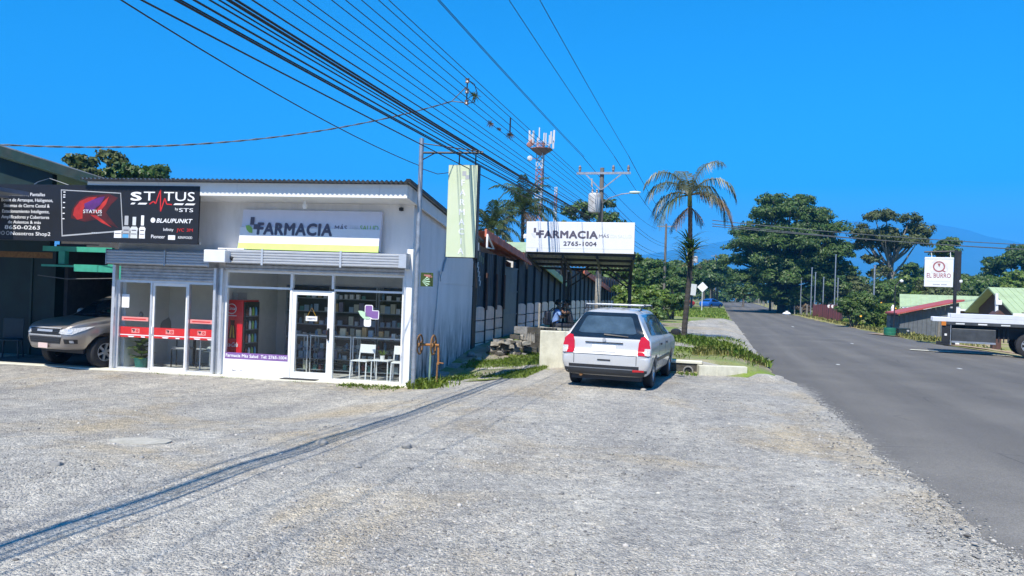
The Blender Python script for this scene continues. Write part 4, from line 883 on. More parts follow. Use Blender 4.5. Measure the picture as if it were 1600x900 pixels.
def loft_body(name, secs, m, parent, arches=(), sub=2, ends=True):
    v = []; f = []; n = len(secs[0])
    ring = 2*n-2
    for sct in secs:
        v += [p for p in sct] + [(-p[0], p[1], p[2]) for p in sct[-2:0:-1]]
    for i in range(len(secs)-1):
        for k in range(ring):
            k2 = (k+1) % ring; f.append((i*ring+k, i*ring+k2, (i+1)*ring+k2, (i+1)*ring+k))
    f.append(tuple(range(ring))[::-1]); f.append(tuple((len(secs)-1)*ring+k for k in range(ring)))
    me = bpy.data.meshes.new(name); me.from_pydata(v, [], f)
    bm = bmesh.new(); bm.from_mesh(me); bmesh.ops.recalc_face_normals(bm, faces=bm.faces)
    bmesh.ops.triangulate(bm, faces=[q for q in bm.faces if len(q.verts) > 4]); bm.to_mesh(me); bm.free()
    o = bpy.data.objects.new(name, me); COL.objects.link(o)
    sm = o.modifiers.new('s', 'SUBSURF'); sm.levels = sub; sm.render_levels = sub
    dg = bpy.context.evaluated_depsgraph_get(); smooth_me = bpy.data.meshes.new_from_object(o.evaluated_get(dg)); o.modifiers.clear(); o.data = smooth_me
    bvh_me = smooth_me.copy()
    cut = None
    if arches:
        c = MB()
        for (y, z, r, w) in arches:
            for sx in (-1, 1):
                a, b = sorted((sx*w, sx*1.4)); c.lathe([(0,a),(r,a),(r,b),(0,b)], 28, (0,y,z), 'X')
        cut = c.build('cutter', 'bumper_grey'); bo = o.modifiers.new('b', 'BOOLEAN'); bo.operation = 'DIFFERENCE'; bo.object = cut; bo.solver = 'EXACT'
        dg = bpy.context.evaluated_depsgraph_get(); res = bpy.data.meshes.new_from_object(o.evaluated_get(dg)); o.modifiers.clear(); o.data = res; bpy.data.objects.remove(cut)
    o.data.name = name; o.data.materials.clear(); o.data.materials.append(MATS[m])
    o.data.polygons.foreach_set('material_index', [0]*len(o.data.polygons)); o.data.polygons.foreach_set('use_smooth', [True]*len(o.data.polygons))
    try: o.data.set_sharp_from_angle(angle=radians(38))
    except Exception: pass
    o.parent = parent
    bm = bmesh.new(); bm.from_mesh(bvh_me); bvh = BVHTree.FromBMesh(bm); bm.free()
    return o, bvh
def decal(bvh, poly, direction, name, m, parent, off=.004, step=.05, mirror=False, thick=.004):
    """a fitted piece of glass, lamp or trim: polygon (a, z) laid on the body along a horizontal direction. a runs to the right as seen along the direction"""
    obs = []
    for sgn in ((1, -1) if mirror else (1,)):
        d = Vector((direction[0], direction[1], 0)).normalized(); e = Vector((d.y, -d.x, 0))
        bm = bmesh.new(); vs = [bm.verts.new((a, z, 0)) for a, z in poly]; bm.faces.new(vs)
        xs = [p[0] for p in poly]; zs = [p[1] for p in poly]
        for ax, lo, hi in ((0, min(xs), max(xs)), (1, min(zs), max(zs))):
            k = lo + step*.37
            while k < hi:
                co = [0,0,0]; no = [0,0,0]; co[ax] = k; no[ax] = 1
                bmesh.ops.bisect_plane(bm, geom=bm.verts[:]+bm.edges[:]+bm.faces[:], plane_co=co, plane_no=no); k += step
        for q in bm.verts:
            o = e*q.co.x + Vector((0,0,q.co.y)); h, nrm, _, _ = bvh.ray_cast(o - d*6, d)
            if h is None:
                h, nrm, _, _ = bvh.find_nearest(o)
            if nrm.dot(d) > 0: nrm = -nrm
            p = h + nrm*off; q.co = (p.x*sgn, p.y, p.z)
        ex = bmesh.ops.extrude_face_region(bm, geom=bm.faces[:]); nn = [g for g in ex['geom'] if isinstance(g, bmesh.types.BMVert)]
        bmesh.ops.translate(bm, verts=nn, vec=(-d.x*sgn*thick, -d.y*thick, 0))
        bmesh.ops.recalc_face_normals(bm, faces=bm.faces)
        me = bpy.data.meshes.new(name); bm.to_mesh(me); bm.free(); me.materials.append(MATS[m]); me.polygons.foreach_set('use_smooth', [True]*len(me.polygons))
        try: me.set_sharp_from_angle(angle=radians(50))
        except Exception: pass
        obs.append(link(name, me, parent))
    return obs if mirror else obs[0]
def wheel(parent, x, y, r, w, side, spokes=5, rimr=.62, rim='rim_alloy'):
    t = MB(); a, b = (x-w*.5, x+w*.5); k = r
    t.lathe([(k*.6,a),(k*.9,a),(k*.985,a+.02),(k,a+.05),(k,b-.05),(k*.985,b-.02),(k*.9,b),(k*.6,b)], 28, (0,y,r), 'X'); o = t.build('wheel', 'black_rubber', parent, smooth=30)
    q = MB(); xo = x + side*w*.46; rr = k*rimr
    q.lathe([(rr*.86,xo-side*.06),(rr,xo-side*.02),(rr*1.02,xo),(rr*.93,xo),(rr*.88,xo-side*.05)], 28, (0,y,r), 'X')
    q.lathe([(0,xo-side*.005),(rr*.22,xo-side*.005),(rr*.25,xo-side*.05),(0,xo-side*.05)], 16, (0,y,r), 'X')
    for i in range(spokes):
        an = 2*pi*i/spokes + .3
        q.beam((xo-side*.03, y+cos(an)*rr*.18, r+sin(an)*rr*.18), (xo-side*.02, y+cos(an)*rr*.92, r+sin(an)*rr*.92), rr*.26, .03, up=(1,0,0))
    q.build('rim', rim, o, smooth=30)
    MB().lathe([(0,x-.02),(rr*.84,x-.02),(rr*.84,x+.02),(0,x+.02)], 20, (0,y,r), 'X').build('brake_disc', 'dark_steel', o)
    return o
# --- silver station wagon, rear at y=0, front at y=4.2
cp = Vector((1.80, 14.55, 0)); CRZ = -radians(18.5)
wg = thing('station_wagon', 'silver station wagon with a roof rack parked facing away on the gravel', 'car', (cp.x, cp.y, gxy(cp.x, cp.y)+.025), CRZ)
wg.scale = (1.04, 1.02, 1.02)
def wag(y, top, zb=.24, wb=.78, zs=.93, ws=.82):
    k = min(1, max(0, (top-.93)/.53)); wr = .775*(1-k) + .505*k
    return section(y, zb, wb, zs, ws, top, wr)
secs = [section(.0,.36,.60,.60,.66,.66,.58), section(.012,.31,.70,.60,.77,.67,.70), section(.05,.27,.75,.62,.80,.69,.755), section(.085,.26,.77,.66,.812,.74,.77), section(.10,.25,.78,.90,.815,.93,.765),
        wag(.16,1.06), wag(.26,1.24), wag(.38,1.395), wag(.48,1.455), wag(.7,1.485), wag(1.4,1.51), wag(2.1,1.50), wag(2.45,1.46), wag(2.8,1.25), wag(3.1,1.03), wag(3.2,.985), wag(3.6,.92), wag(3.95,.82), wag(4.1,.70,zb=.26,ws=.76,wb=.70), wag(4.18,.58,zb=.30,ws=.66,wb=.60)]
wb_, bv = loft_body('body', secs, 'silver_paint', wg, arches=((.78,.30,.345,.52),(3.28,.30,.345,.52)))
decal(bv, [(-.70,.955),(.70,.955),(.70,1.0),(.50,1.39),(.45,1.42),(-.45,1.42),(-.50,1.39),(-.70,1.0)], (0,1), 'rear_window', 'car_glass', wg, off=.006)
rg = decal(bv, [(-.54,1.05),(-.48,1.03),(.48,1.03),(.54,1.05),(.43,1.32),(.39,1.345),(-.39,1.345),(-.43,1.32)], (0,1), 'rear_pane', 'car_glass_light', wg, off=.014)
decal(bv, [(-.05,1.0),(.40,.975),(.40,.99),(-.05,1.022)], (0,1), 'wiper', 'black_plastic', wg, off=.022, thick=.012)
for sg in (1, -1):
    P_ = lambda pts: [(sg*a, z) for a, z in (pts if sg == 1 else pts[::-1])]
    tl = decal(bv, P_([(.575,.655),(.80,.655),(.80,.80),(.775,.93),(.71,1.0),(.64,.985),(.60,.88)]), (-sg*.28,1), 'tail_light', 'lamp_red', wg, off=.012, step=.04)
    decal(bv, P_([(.695,.66),(.795,.66),(.80,.785),(.705,.785)]), (-sg*.28,1), 'clear_lens', 'lamp_clear', tl, off=.018, step=.04)
decal(bv, [(-.39,.855),(.31,.855),(.31,.872),(-.39,.872)], (0,1), 'plate_light_bar', 'black_plastic', wg, off=.012, thick=.012)
pl_ = decal(bv, [(-.26,.70),(.18,.70),(.18,.82),(-.26,.82)], (0,1), 'number_plate', 'plate_white', wg, off=.008)
decal(bv, [(-.18,.74),(-.16,.74),(-.16,.79),(-.18,.79)], (0,1), 'plate_mark', 'print_faint', pl_, off=.014); decal(bv, [(-.12,.74),(.12,.74),(.12,.79),(-.12,.79)], (0,1), 'plate_mark', 'print_faint', pl_, off=.014)
decal(bv, [(-.14,.535),(.10,.535),(.10,.56),(-.14,.56)], (0,1), 'tow_cover', 'black_plastic', wg, off=.006)
decal(bv, [(-.67,.40),(.62,.40),(.62,.455),(-.67,.455)], (0,1), 'bumper_strip', 'black_plastic', wg, off=.004)
decal(bv, [(-.75,.27),(.75,.27),(.76,.385),(-.76,.385)], (0,1), 'bumper_skirt', 'bumper_grey', wg, off=.005)
decal(bv, [(.50,.355),(.70,.36),(.70,.395),(.50,.395)], (-.2,1), 'reflector', 'lamp_red', wg, off=.012)
for a in (-.585, .565): decal(bv, [(a,.47),(a+.010,.47),(a+.010,.655),(a,.655)], (0,1), 'panel_gap', 'black_plastic', wg, off=.0015, thick=.001)
decal(bv, [(-.60,.64),(.58,.64),(.58,.649),(-.60,.649)], (0,1), 'panel_gap', 'black_plastic', wg, off=.0015, thick=.001)
MB().lathe([(.0,0),(.035,0),(.035,.01),(0,.01)], 16, (-.04,.085,.915), 'Y').build('emblem', 'chrome', wg)
# right and left flank glass: a = position along the car
for sg in (1, -1):
    dirn = (-sg, 0); f_ = (lambda pts: [(-a, z) for a, z in pts]) if sg == -1 else (lambda pts: [(a, z) for a, z in pts])
    for nm, pts in (('side_window', [(.62,1.02),(1.22,1.0),(1.22,1.36),(.78,1.33)]), ('side_window', [(1.29,1.0),(2.08,.975),(2.08,1.385),(1.29,1.38)]), ('side_window', [(2.15,.975),(2.98,.965),(2.86,1.06),(2.52,1.345),(2.15,1.385)])):
        decal(bv, [(p[0]*(1), p[1]) for p in f_(pts)], dirn, nm, 'car_glass' if sg == -1 else 'car_glass_light', wg)
    for a in (1.24, 2.10, 3.02): decal(bv, f_([(a,.34),(a+.01,.34),(a+.01,.96),(a,.96)]), dirn, 'door_gap', 'black_plastic', wg, off=.0015, thick=.001)
    for a in (1.34, 2.2): decal(bv, f_([(a,.80),(a+.16,.80),(a+.16,.84),(a,.84)]), dirn, 'door_handle', 'bumper_grey', wg, off=.012, thick=.012)
    decal(bv, f_([(1.05,.50),(2.9,.50),(2.9,.56),(1.05,.56)]), dirn, 'side_strip', 'bumper_grey', wg, off=.01)
    MB().tube([(sg*.53,.62,1.48),(sg*.54,.75,1.55),(sg*.54,2.0,1.56),(sg*.53,2.2,1.50)], .016, 8).build('roof_rail', 'black_plastic', wg, smooth=True)
    m_ = MB(); m_.lathe([(0,-.05),(.05,-.045),(.075,0),(.07,.03),(0,.035)], 14, (0,0,0), 'Y'); m_.v = [(x*1.45*1 + sg*.96, y+2.72, z*.95+1.02) for x, y, z in m_.v]; m_.tube([(sg*.80,2.78,.99),(sg*.88,2.75,1.0)], .02, 6); m_.build('side_mirror', 'black_plastic', wg, smooth=True)
for y in (.82, 1.75):
    MB().box(-.56,.56,y-.025,y+.025,1.556,1.582).build('rack_bar', 'galvanised', wg, bevel=.006)
m_ = MB()
for x in (-.5,-.2,.1,.4): m_.box(x,x+.06,.86,1.72,1.56,1.578)
m_.build('rack_slat', 'bumper_grey', wg)
decal(bv, [(-.60,1.02),(.60,1.02),(.48,1.40),(-.48,1.40)], (0,-1), 'windscreen', 'car_glass', wg)
for sg in (1,-1): decal(bv, [(sg*.35,.62),(sg*.68,.62),(sg*.68,.76),(sg*.40,.74)][::sg], (0,-1), 'headlight', 'lamp_clear', wg, off=.008)
for y in (.78, 3.28):
    for sg in (-1, 1): wheel(wg, sg*.70, y, .295, .17, sg)
MB().tube([(-.45,.05,.25),(-.45,.5,.27)], .03, 8).build('exhaust', 'rust', wg); MB().box(-.64,.64,.14,3.9,.17,.31).build('underbody', 'black_plastic', wg)

# --- tan pick-up in the garage, nose at y=0 pointing to the street (own frame: y inwards)
pk = thing('pickup_truck', 'silver tan pickup truck nosed out of the dark garage', 'pickup', B(-8.04,-.70,0), BZ - radians(12))
pk.scale = (.90,.93,.92)
def pks(y, top, zb=.42, wb=.82, zs=1.12, ws=.92):
    k = min(1, max(0, (top-1.12)/.6)); return section(y, zb, wb, zs, ws, top, .86*(1-k)+.62*k)
secs = [section(.0,.50,.46,.80,.53,.90,.45), section(.02,.46,.56,.82,.64,.95,.54), section(.12,.44,.68,.90,.77,1.03,.68), section(.32,.43,.78,.96,.87,1.09,.78), pks(.6,1.135,zs=1.02,ws=.925), pks(1.1,1.19,zs=1.06), pks(1.32,1.22,zs=1.08), pks(1.5,1.36), pks(1.85,1.62), pks(2.15,1.745), pks(2.5,1.79), pks(3.2,1.78), pks(3.5,1.74), pks(3.62,1.2), pks(3.8,1.13), pks(4.9,1.13), pks(5.1,1.1), pks(5.15,1.0,ws=.85,wb=.75)]
pb, pv = loft_body('body', secs, 'tan_paint', pk, arches=((.92,.38,.47,.52),(4.0,.38,.47,.52)))
decal(pv, [(-.50,.80),(.50,.80),(.56,.90),(.52,.96),(-.52,.96),(-.56,.90)], (0,1), 'grille', 'black_plastic', pk, off=.006)
decal(pv, [(-.50,.94),(.50,.94),(.53,.965),(-.53,.965)], (0,1), 'grille_bar', 'chrome', pk, off=.018)
for z in (.835,.87,.905): decal(pv, [(-.50,z),(.50,z),(.50,z+.012),(-.50,z+.012)], (0,1), 'grille_bar', 'bumper_grey', pk, off=.014)
decal(pv, [(-.26,.865),(.26,.865),(.26,.915),(-.26,.915)], (0,1), 'grille_emblem', 'chrome', pk, off=.02)
decal(pv, [(-.56,.765),(.56,.765),(.54,.795),(-.54,.795)], (0,1), 'grille_bar', 'chrome', pk, off=.012)
for sg in (1,-1):
    Q = lambda pts: [(sg*a, z) for a, z in (pts if sg == 1 else pts[::-1])]
    h_ = decal(pv, Q([(.42,.83),(.72,.81),(.94,.92),(1.06,1.00),(.90,.985),(.60,.955),(.46,.92)]), (-sg*.45,1), 'headlight', 'lamp_clear', pk, off=.010, step=.04)
    decal(pv, Q([(.62,.84),(.72,.84),(.75,.92),(.64,.93)]), (-sg*.45,1), 'lamp_bowl', 'chrome', h_, off=.016, step=.04)
    decal(pv, Q([(.60,.60),(.82,.60),(.84,.70),(.58,.71)]), (-sg*.3,1), 'fog_recess', 'black_plastic', pk, off=.006, step=.05)
    decal(pv, Q([(.70,.62),(.77,.62),(.77,.68),(.70,.68)]), (-sg*.3,1), 'fog_lamp', 'lamp_clear', pk, off=.012, step=.05)
decal(pv, [(-.50,.60),(.50,.60),(.54,.74),(-.54,.74)], (0,1), 'air_intake', 'black_plastic', pk, off=.006)
for z in (.645,.69): decal(pv, [(-.50,z),(.50,z),(.50,z+.016),(-.50,z+.016)], (0,1), 'grille_bar', 'bumper_grey', pk, off=.014)
MB().box(-.18,.14,-.045,-.03,.48,.60).build('number_plate', 'plate_pink', pk, bevel=.004)
decal(pv, [(-.74,1.20),(.74,1.20),(.60,1.66),(-.60,1.66)], (0,1), 'windscreen', 'car_glass', pk)
for sg in (1,-1):
    f_ = (lambda pts: [(-a, z) for a, z in pts]) if sg == -1 else (lambda pts: [(a, z) for a, z in pts])
    for pts in ([(1.62,1.20),(2.5,1.2),(2.5,1.62),(2.15,1.62)], [(2.58,1.2),(3.4,1.2),(3.35,1.60),(2.58,1.62)]): decal(pv, f_(pts), (-sg,0), 'side_window', 'car_glass', pk)
    m_ = MB(); m_.lathe([(0,-.06),(.07,-.05),(.10,0),(.09,.05),(0,.06)], 14, (0,0,0), 'Y'); m_.v = [(x*1.3+sg*1.04, y+1.72, z*1.1+1.27) for x, y, z in m_.v]; m_.tube([(sg*.86,1.75,1.18),(sg*.95,1.73,1.24)], .025, 6); m_.build('side_mirror', 'tan_paint', pk, smooth=True)
    for y in (.92, 4.0): wheel(pk, sg*.785, y, .375, .24, sg, spokes=6, rimr=.58)
m_ = MB(); m_.tube([(-.35,1.27,1.235),(.1,1.36,1.285)], .010, 5).tube([(.2,1.27,1.235),(.62,1.40,1.29)], .010, 5); m_.build('wiper', 'black_plastic', pk)
MB().box(-.66,.66,.5,4.8,.34,.46).build('underbody', 'black_plastic', pk)

# --- two far parked cars, shapes only a few pixels wide
def far_car(x, y, rz, m, label):
    t = thing('parked_car', label, 'car', (x, y, gxy(x, y)), rz)
    s_ = [section(.0,.3,.6,.7,.7,.78,.6), section(.1,.25,.75,.8,.8,.92,.72), wag(.6,.98,ws=.8), wag(1.0,1.3), wag(1.4,1.42), wag(2.2,1.42), wag(2.9,1.0), wag(3.9,.85), section(4.1,.3,.6,.6,.7,.7,.6)]
    _, b = loft_body('body', s_, m, t, arches=((.8,.3,.35,.52),(3.2,.3,.35,.52)), sub=1)
    for sg in (1,-1):
        f_ = (lambda pts: [(-a, z) for a, z in pts]) if sg == -1 else (lambda pts: [(a, z) for a, z in pts])
        decal(b, f_([(1.0,.95),(2.8,.95),(2.3,1.32),(1.25,1.32)]), (-sg,0), 'side_window', 'car_glass', t, step=.2)
        for y_ in (.8,3.2): wheel(t, sg*.7, y_, .3, .18, sg)
    decal(b, [(-.6,.98),(.6,.98),(.5,1.34),(-.5,1.34)], (0,1), 'rear_window', 'car_glass', t, step=.15)
a = W(108, -7.0); far_car(a.x, a.y, radians(-80), 'red_paint', 'red car parked among the trees left of the far road')
a = W(112, -1.9); far_car(a.x, a.y, radians(-45), 'blue_paint', 'blue car parked beside the diamond road sign')

# --- flat trailer with pale beams entering from the right
TR = radians(-27); t0 = Vector((16.90, 30.3, .10))
tr = thing('flatbed_trailer', 'flatbed trailer loaded with long pale beams at the right edge of the road', 'trailer', t0, TR)
mat('beam_pale', (.66,.68,.72), .4, var=.06, scale=3); mat('chassis_black', (.018,.018,.02), .5, var=.3, scale=4); mat('box_dark', (.05,.055,.06), .5, var=.35, scale=3)
MB().box(.15,12,0,2.4,1.06,1.14).build('deck', 'chassis_black', tr)
MB().box(.05,12,-.03,.0,1.04,1.15).build('side_rail', 'box_dark', tr, label='dark side rail with reflectors')
for k in range(14): MB().box(.55+.75*k,.85+.75*k,-.036,-.0305,1.065,1.115).build('reflector', 'plate_white' if k % 2 else 'print_faint', tr)
MB().box(.06,.22,-.05,-.03,1.0,1.16).build('marker_light', 'lamp_amber', tr)
MB().box(.3,12,.55,.70,.55,1.06).box(.3,12,1.7,1.85,.55,1.06).box(.5,12,.71,1.69,.62,.9).box(.3,.5,.2,2.2,.55,1.06).box(0.1,.5,.1,.25,.45,.62).box(.9,12,.3,2.1,.88,1.06).build('chassis', 'chassis_black', tr)
MB().box(.08,.36,.0,.05,.30,1.04).build('mud_flap', 'chassis_black', tr); MB().box(-.1,.38,.0,.3,.24,.36).build('rear_bumper', 'chassis_black', tr)
MB().box(.18,.26,-.012,-.002,.60,.68).build('lamp', 'plate_white', tr); MB().box(.375,.40,-.01,.02,.24,1.04).build('strut', 'galvanised', tr)
MB().box(.42,1.90,.02,.5,.36,.90).build('tool_box', 'box_dark', tr, bevel=.02); MB().box(.42,1.90,.0,.019,.34,.41).build('box_rail', 'galvanised', tr)
for x in (2.0,2.16,2.30): MB().box(x,x+.04,.25,.30,.28 if x > 3.5 else .42,.95).build('strap', 'chassis_black', tr)
for y in (.12, 2.1):
    wheel(tr, 0, 0, .46, .26, -1, spokes=8, rimr=.6)
for ob in [c for c in tr.children if c.name.startswith('wheel')]:
    i = [c for c in tr.children if c.name.startswith('wheel')].index(ob); ob.rotation_euler = (0,0,pi/2); ob.location = (3.0, .14 + 2.05*i, -.10); 
for x in (4.1,):
    for y in (.14, 2.19):
        src = [c for c in tr.children if c.name.startswith('wheel')][0]; c = dup(src, tr, (x, y, -.10)); c.rotation_euler = (0,0,pi/2)
ld = None
for r_ in range(2):
    for k in range(7):
        x0 = -.25 + (.62 if r_ else 0) + .12*((k*5) % 3)
        o = MB().box(x0, 11.5, .02+.34*k, .33+.34*k, 1.152+.165*r_, 1.312+.165*r_).build('steel_beam', 'beam_pale', None, loc=None, bevel=.008)
        o.location = t0; o.rotation_euler = (0,0,TR)
        tag(o, 'long pale beam, %s from the road side in the %s layer on the trailer' % (('first','second','third','fourth','fifth','sixth','seventh')[k], ('lower','upper')[r_]), 'beam', 'beams loaded on the trailer')
# ------------------------------------------------------------------ retaining wall and headwalls at the end of the lot
def wbox(m, s0, t0, s1, t1, z0, z1, d):
    """wall between two road-frame points, thickness d away from the camera"""
    a, b = W(s0, t0, 0), W(s1, t1, 0); u = (b-a); L = u.length; u.normalize(); n = Vector((-u.y, u.x, 0))
    if n.y < 0: n = -n
    p = [a, b, b+n*d, a+n*d]
    m.add([(q.x,q.y,z0) for q in p]+[(q.x,q.y,z1) for q in p], [(0,3,2,1),(4,5,6,7),(0,1,5,4),(1,2,6,5),(2,3,7,6),(3,0,4,7)]); return m
rw = wbox(MB(), 18.50, -3.55, 18.58, -.36, -.15, .27, .22).build('retaining_wall', 'mossy_concrete', bevel=.01)
tag(rw, 'low dark mossy retaining wall with a drain hole right of the station wagon', 'wall')
pc = W(18.56, -.62)
o = MB(); o.lathe([(.09,-.02),(.12,-.02),(.12,.02),(.09,.02)], 16, (0,0,0), 'Y'); o.lathe([(0,.01),(.09,.01)], 16, (0,0,0), 'Y', mi=1)
o.build('drain_pipe', ['stone','black_plastic'], rw, loc=(pc.x, pc.y-.01, .10), smooth=True).rotation_euler = (0,0,-PH)
cp_ = wbox(MB(), 18.46, -3.55, 18.55, -.30, .275, .335, .50).build('coping', 'pale_concrete', bevel=.008); tag(cp_, 'long pale concrete coping slab lying on the mossy retaining wall', 'slab')
ka, kb = W(18.50,-.28,0), W(18.95,1.55,0); kd = (kb-ka).normalized(); kn = Vector((-kd.y, kd.x, 0))
if kn.y < 0: kn = -kn
k_ = MB().add([(*(ka).xy,-.2),(*(kb).xy,-.2),(*(kb+kn*.3).xy,-.2),(*(ka+kn*.3).xy,-.2),(*(ka).xy,.325),(*(kb).xy,.05),(*(kb+kn*.3).xy,.05),(*(ka+kn*.3).xy,.325)], [(0,3,2,1),(4,5,6,7),(0,1,5,4),(1,2,6,5),(2,3,7,6),(3,0,4,7)]); tag(k_.build('kerb', 'concrete', bevel=.008), 'grey concrete kerb sloping down from the cream block to the road', 'kerb')
hb = MB(); 
for (s0,t0,s1,t1,z0,z1,d) in ((18.36,-.36,18.66,.72,-.2,.26,.26),): wbox(hb, s0,t0,s1,t1,z0,z1,d)
tag(hb.build('headwall', 'kerb_cream', bevel=.012), 'short cream painted concrete block at the right end of the retaining wall', 'wall')
hb = wbox(MB(), 18.15, -4.12, 18.30, -3.42, -.2, .90, .24); tag(hb.build('headwall', 'kerb_cream', bevel=.012), 'tall cream painted concrete block left of the station wagon', 'wall')
# low block wall behind it: blocks laid one by one
bw = thing('block_wall', 'low weathered concrete block wall behind the tall cream block', 'wall', W(20.6, -4.72, .28), -PH-.08)
bl_ = MB().box(-.195,.195,-.08,.08,0,.19).mesh('block', 'mossy_concrete'); bl2 = MB().box(-.195,.195,-.08,.08,0,.19).mesh('block', 'stone')
for r_ in range(3):
    for k in range(3):
        o = link('block', bl_ if (r_*3+k*2) % 3 else bl2, bw, loc=(-.4+.405*k+(.2 if r_ % 2 else 0)-.1, random.uniform(-.012,.012), .196*r_))
MB().box(-.62,.72,-.1,.1,-.25,0).build('footing', 'mossy_concrete', bw)
# heap of flat stones and slabs
rr = random.Random(21)
sm = thing('stone_heap', 'heap of weathered flat stones and slabs at the foot of the grey gate', 'stone heap', W(20.1, -5.42, gz(20.1,-5.42)), -PH)
for k in range(34):
    lay = k // 9; x = rr.uniform(-.75+.12*lay, .75-.10*lay); y = rr.uniform(-.3, .3); L = rr.uniform(.14,.34)
    bm = bmesh.new(); bmesh.ops.create_cube(bm, size=1); bmesh.ops.subdivide_edges(bm, edges=bm.edges[:], cuts=1)
    for v_ in bm.verts:
        v_.co = Vector((v_.co.x*L, v_.co.y*L*.7, v_.co.z*rr.uniform(.06,.13))); v_.co *= 1+rr.uniform(-.16,.16)
    me = bpy.data.meshes.new('slab_stone'); bm.to_mesh(me); bm.free(); me.materials.append(MATS[rr.choice(('stone','stone_pale','mossy_concrete'))])
    o = link('stone', me, sm, loc=(x, y, .04+.105*lay + (.1 if x > .2 else 0)*lay*.5)); o.rotation_euler = (rr.uniform(-.2,.2), rr.uniform(-.25,.25), rr.uniform(0,3))
for k in range(5):
    o = MB().prism([(-.03,0),(.03,0),(.012,.24),(-.0,.27)], -.012, .012).build('stake', 'stone_pale', sm, loc=(.30+.09*k, .12, .36)); o.rotation_euler = (0, rr.uniform(-.2,.2), rr.uniform(-.3,.3))
for i, (s, t, r) in enumerate(((18.9,-5.9,.09),(19.4,-6.25,.13),(18.4,-6.1,.07),(19.9,-5.6,.10))):
    p = W(s, t); rock(p.x, p.y, r, ('pale stone lowest on the grass bank','dark stone in the shade by the panel fence','small stone close to the shop side wall','rounded stone right below the stone heap')[i], 'stone' if i % 2 else 'stone_pale')

# ------------------------------------------------------------------ fence of concrete panels, steel sheets and posts along t = -6.7
mat('panel_pink', (.86,.62,.53), .85, var=.12, scale=3, bump=.15, stain=(.50,.38,.34), stain_scale=2, stain_amt=.4)
mat('sheet_grey', (.10,.11,.125), .6, var=.15, scale=1.5, metal=.2, stain=(.065,.06,.055), stain_scale=1.3, stain_amt=.45); mat('gate_grey', (.17,.20,.23), .5, metal=.2, var=.1, scale=2, stain=(.13,.125,.12), stain_scale=1.5, stain_amt=.4)
mat('post_brown', (.095,.045,.035), .7, var=.2); mat('tile_red', (.70,.20,.13), .75, var=.2, scale=3, stain=(.22,.10,.08), stain_scale=2, stain_amt=.4); mat('roof_green', (.36,.46,.27), .55, var=.1, scale=1.5, stain=(.26,.30,.18), stain_scale=1.0, stain_amt=.4)
fe = thing('panel_fence', 'long fence of scalloped concrete panels below tall grey metal sheets', 'fence', W(20.9, -6.7, 0), pi/2-PH)
# local: x along the road (s-20.9), -y to the road side
def scallop(x0, x1, z0, z1, n=2):
    p = [(x0,z0),(x1,z0),(x1,z1)]; w = (x1-x0)/n
    for k in range(n-1,-1,-1):
        for j in range(1,8): a = pi*j/8; p.append((x0+w*(k+.5)+w*.5*cos(a), z1+.10*sin(a)))
        p.append((x0+w*k, z1))
    return p
def bay(x0, x1, ph=True, zt=2.95):
    g = .05 + .028*x0 if x0 < 12 else .38
    if ph:
        rows = 4; h = (1.32-g*.4)/rows
        for r_ in range(rows):
            z0 = g*.9-.06 + r_*h
            poly = [(x0+.03,z0),(x1-.03,z0),(x1-.03,z0+h-.03),(x0+.03,z0+h-.03)] if r_ < rows-1 else scallop(x0+.03, x1-.03, z0, z0+h-.03, 1)
            MB().prism(poly, -.02, .03).build('concrete_panel', 'panel_pink', fe)
    m = MB(); w = x1-x0; n = max(4, round(w/.19)); prof = []
    pts = []
    for k in range(n):
        a = x0 + w*k/n; b = w/n; pts += [(a,.0),(a+b*.42,.0),(a+b*.5,-.028),(a+b*.92,-.028)]
    pts += [(x1,0)]
    zb = 1.28 if ph else g
    v0 = [(x,y+.06,zb) for x,y in pts]; v1 = [(x,y+.06,zt) for x,y in pts]; n_ = len(pts)
    m.add(v0+v1, [(i,i+1,n_+i+1,n_+i) for i in range(n_-1)]); m.box(x0,x1,.064,.075,zb,zt)
    m.build('metal_sheet', 'sheet_grey', fe, fix=False)
def fpost(x, z1=2.95, m='dark_steel', w=.07, z0=None):
    MB().box(x-w/2,x+w/2,-.05,.05,-.2 if z0 is None else z0,z1).build('post', m, fe)
xs = [0,1.0,2.0,2.95]
for a, b in zip(xs[:-1], xs[1:]): bay(a, b)
for x in xs: fpost(x)
for x in (.95,2.0,2.9): MB().box(x-.06,x+.06,-.09,-.052,1.25,2.35).build('brown_post', 'post_brown', fe)
gt = MB().box(2.99,4.75,.0,.04,.25,2.62).build('gate', 'gate_grey', fe, label='plain blue grey steel gate')
for z in (.3,1.05,1.8,2.58): MB().box(2.99,4.75,-.025,-.001,z,z+.05).build('gate_rail', 'gate_grey', gt)
fpost(4.8)
xs = [4.8+1.25*k for k in range(24)]
for i, (a, b) in enumerate(zip(xs[:-1], xs[1:])):
    bay(a, b, ph=True, zt=2.95); fpost(b)
MB().box(-.05, 34, .07,.12, 2.86, 2.93).build('rail', 'dark_steel', fe)
MB().box(-.3,-.02,-.05,.2,-.1,2.6).build('end_post', 'dark_steel', fe)
for k in range(7): MB().cbox((-.12+.07*k,-.10,2.55-.13*k),(.02,.02,.16),ry=.3).build('tag_strip', 'print_white', fe) if k < 5 else None
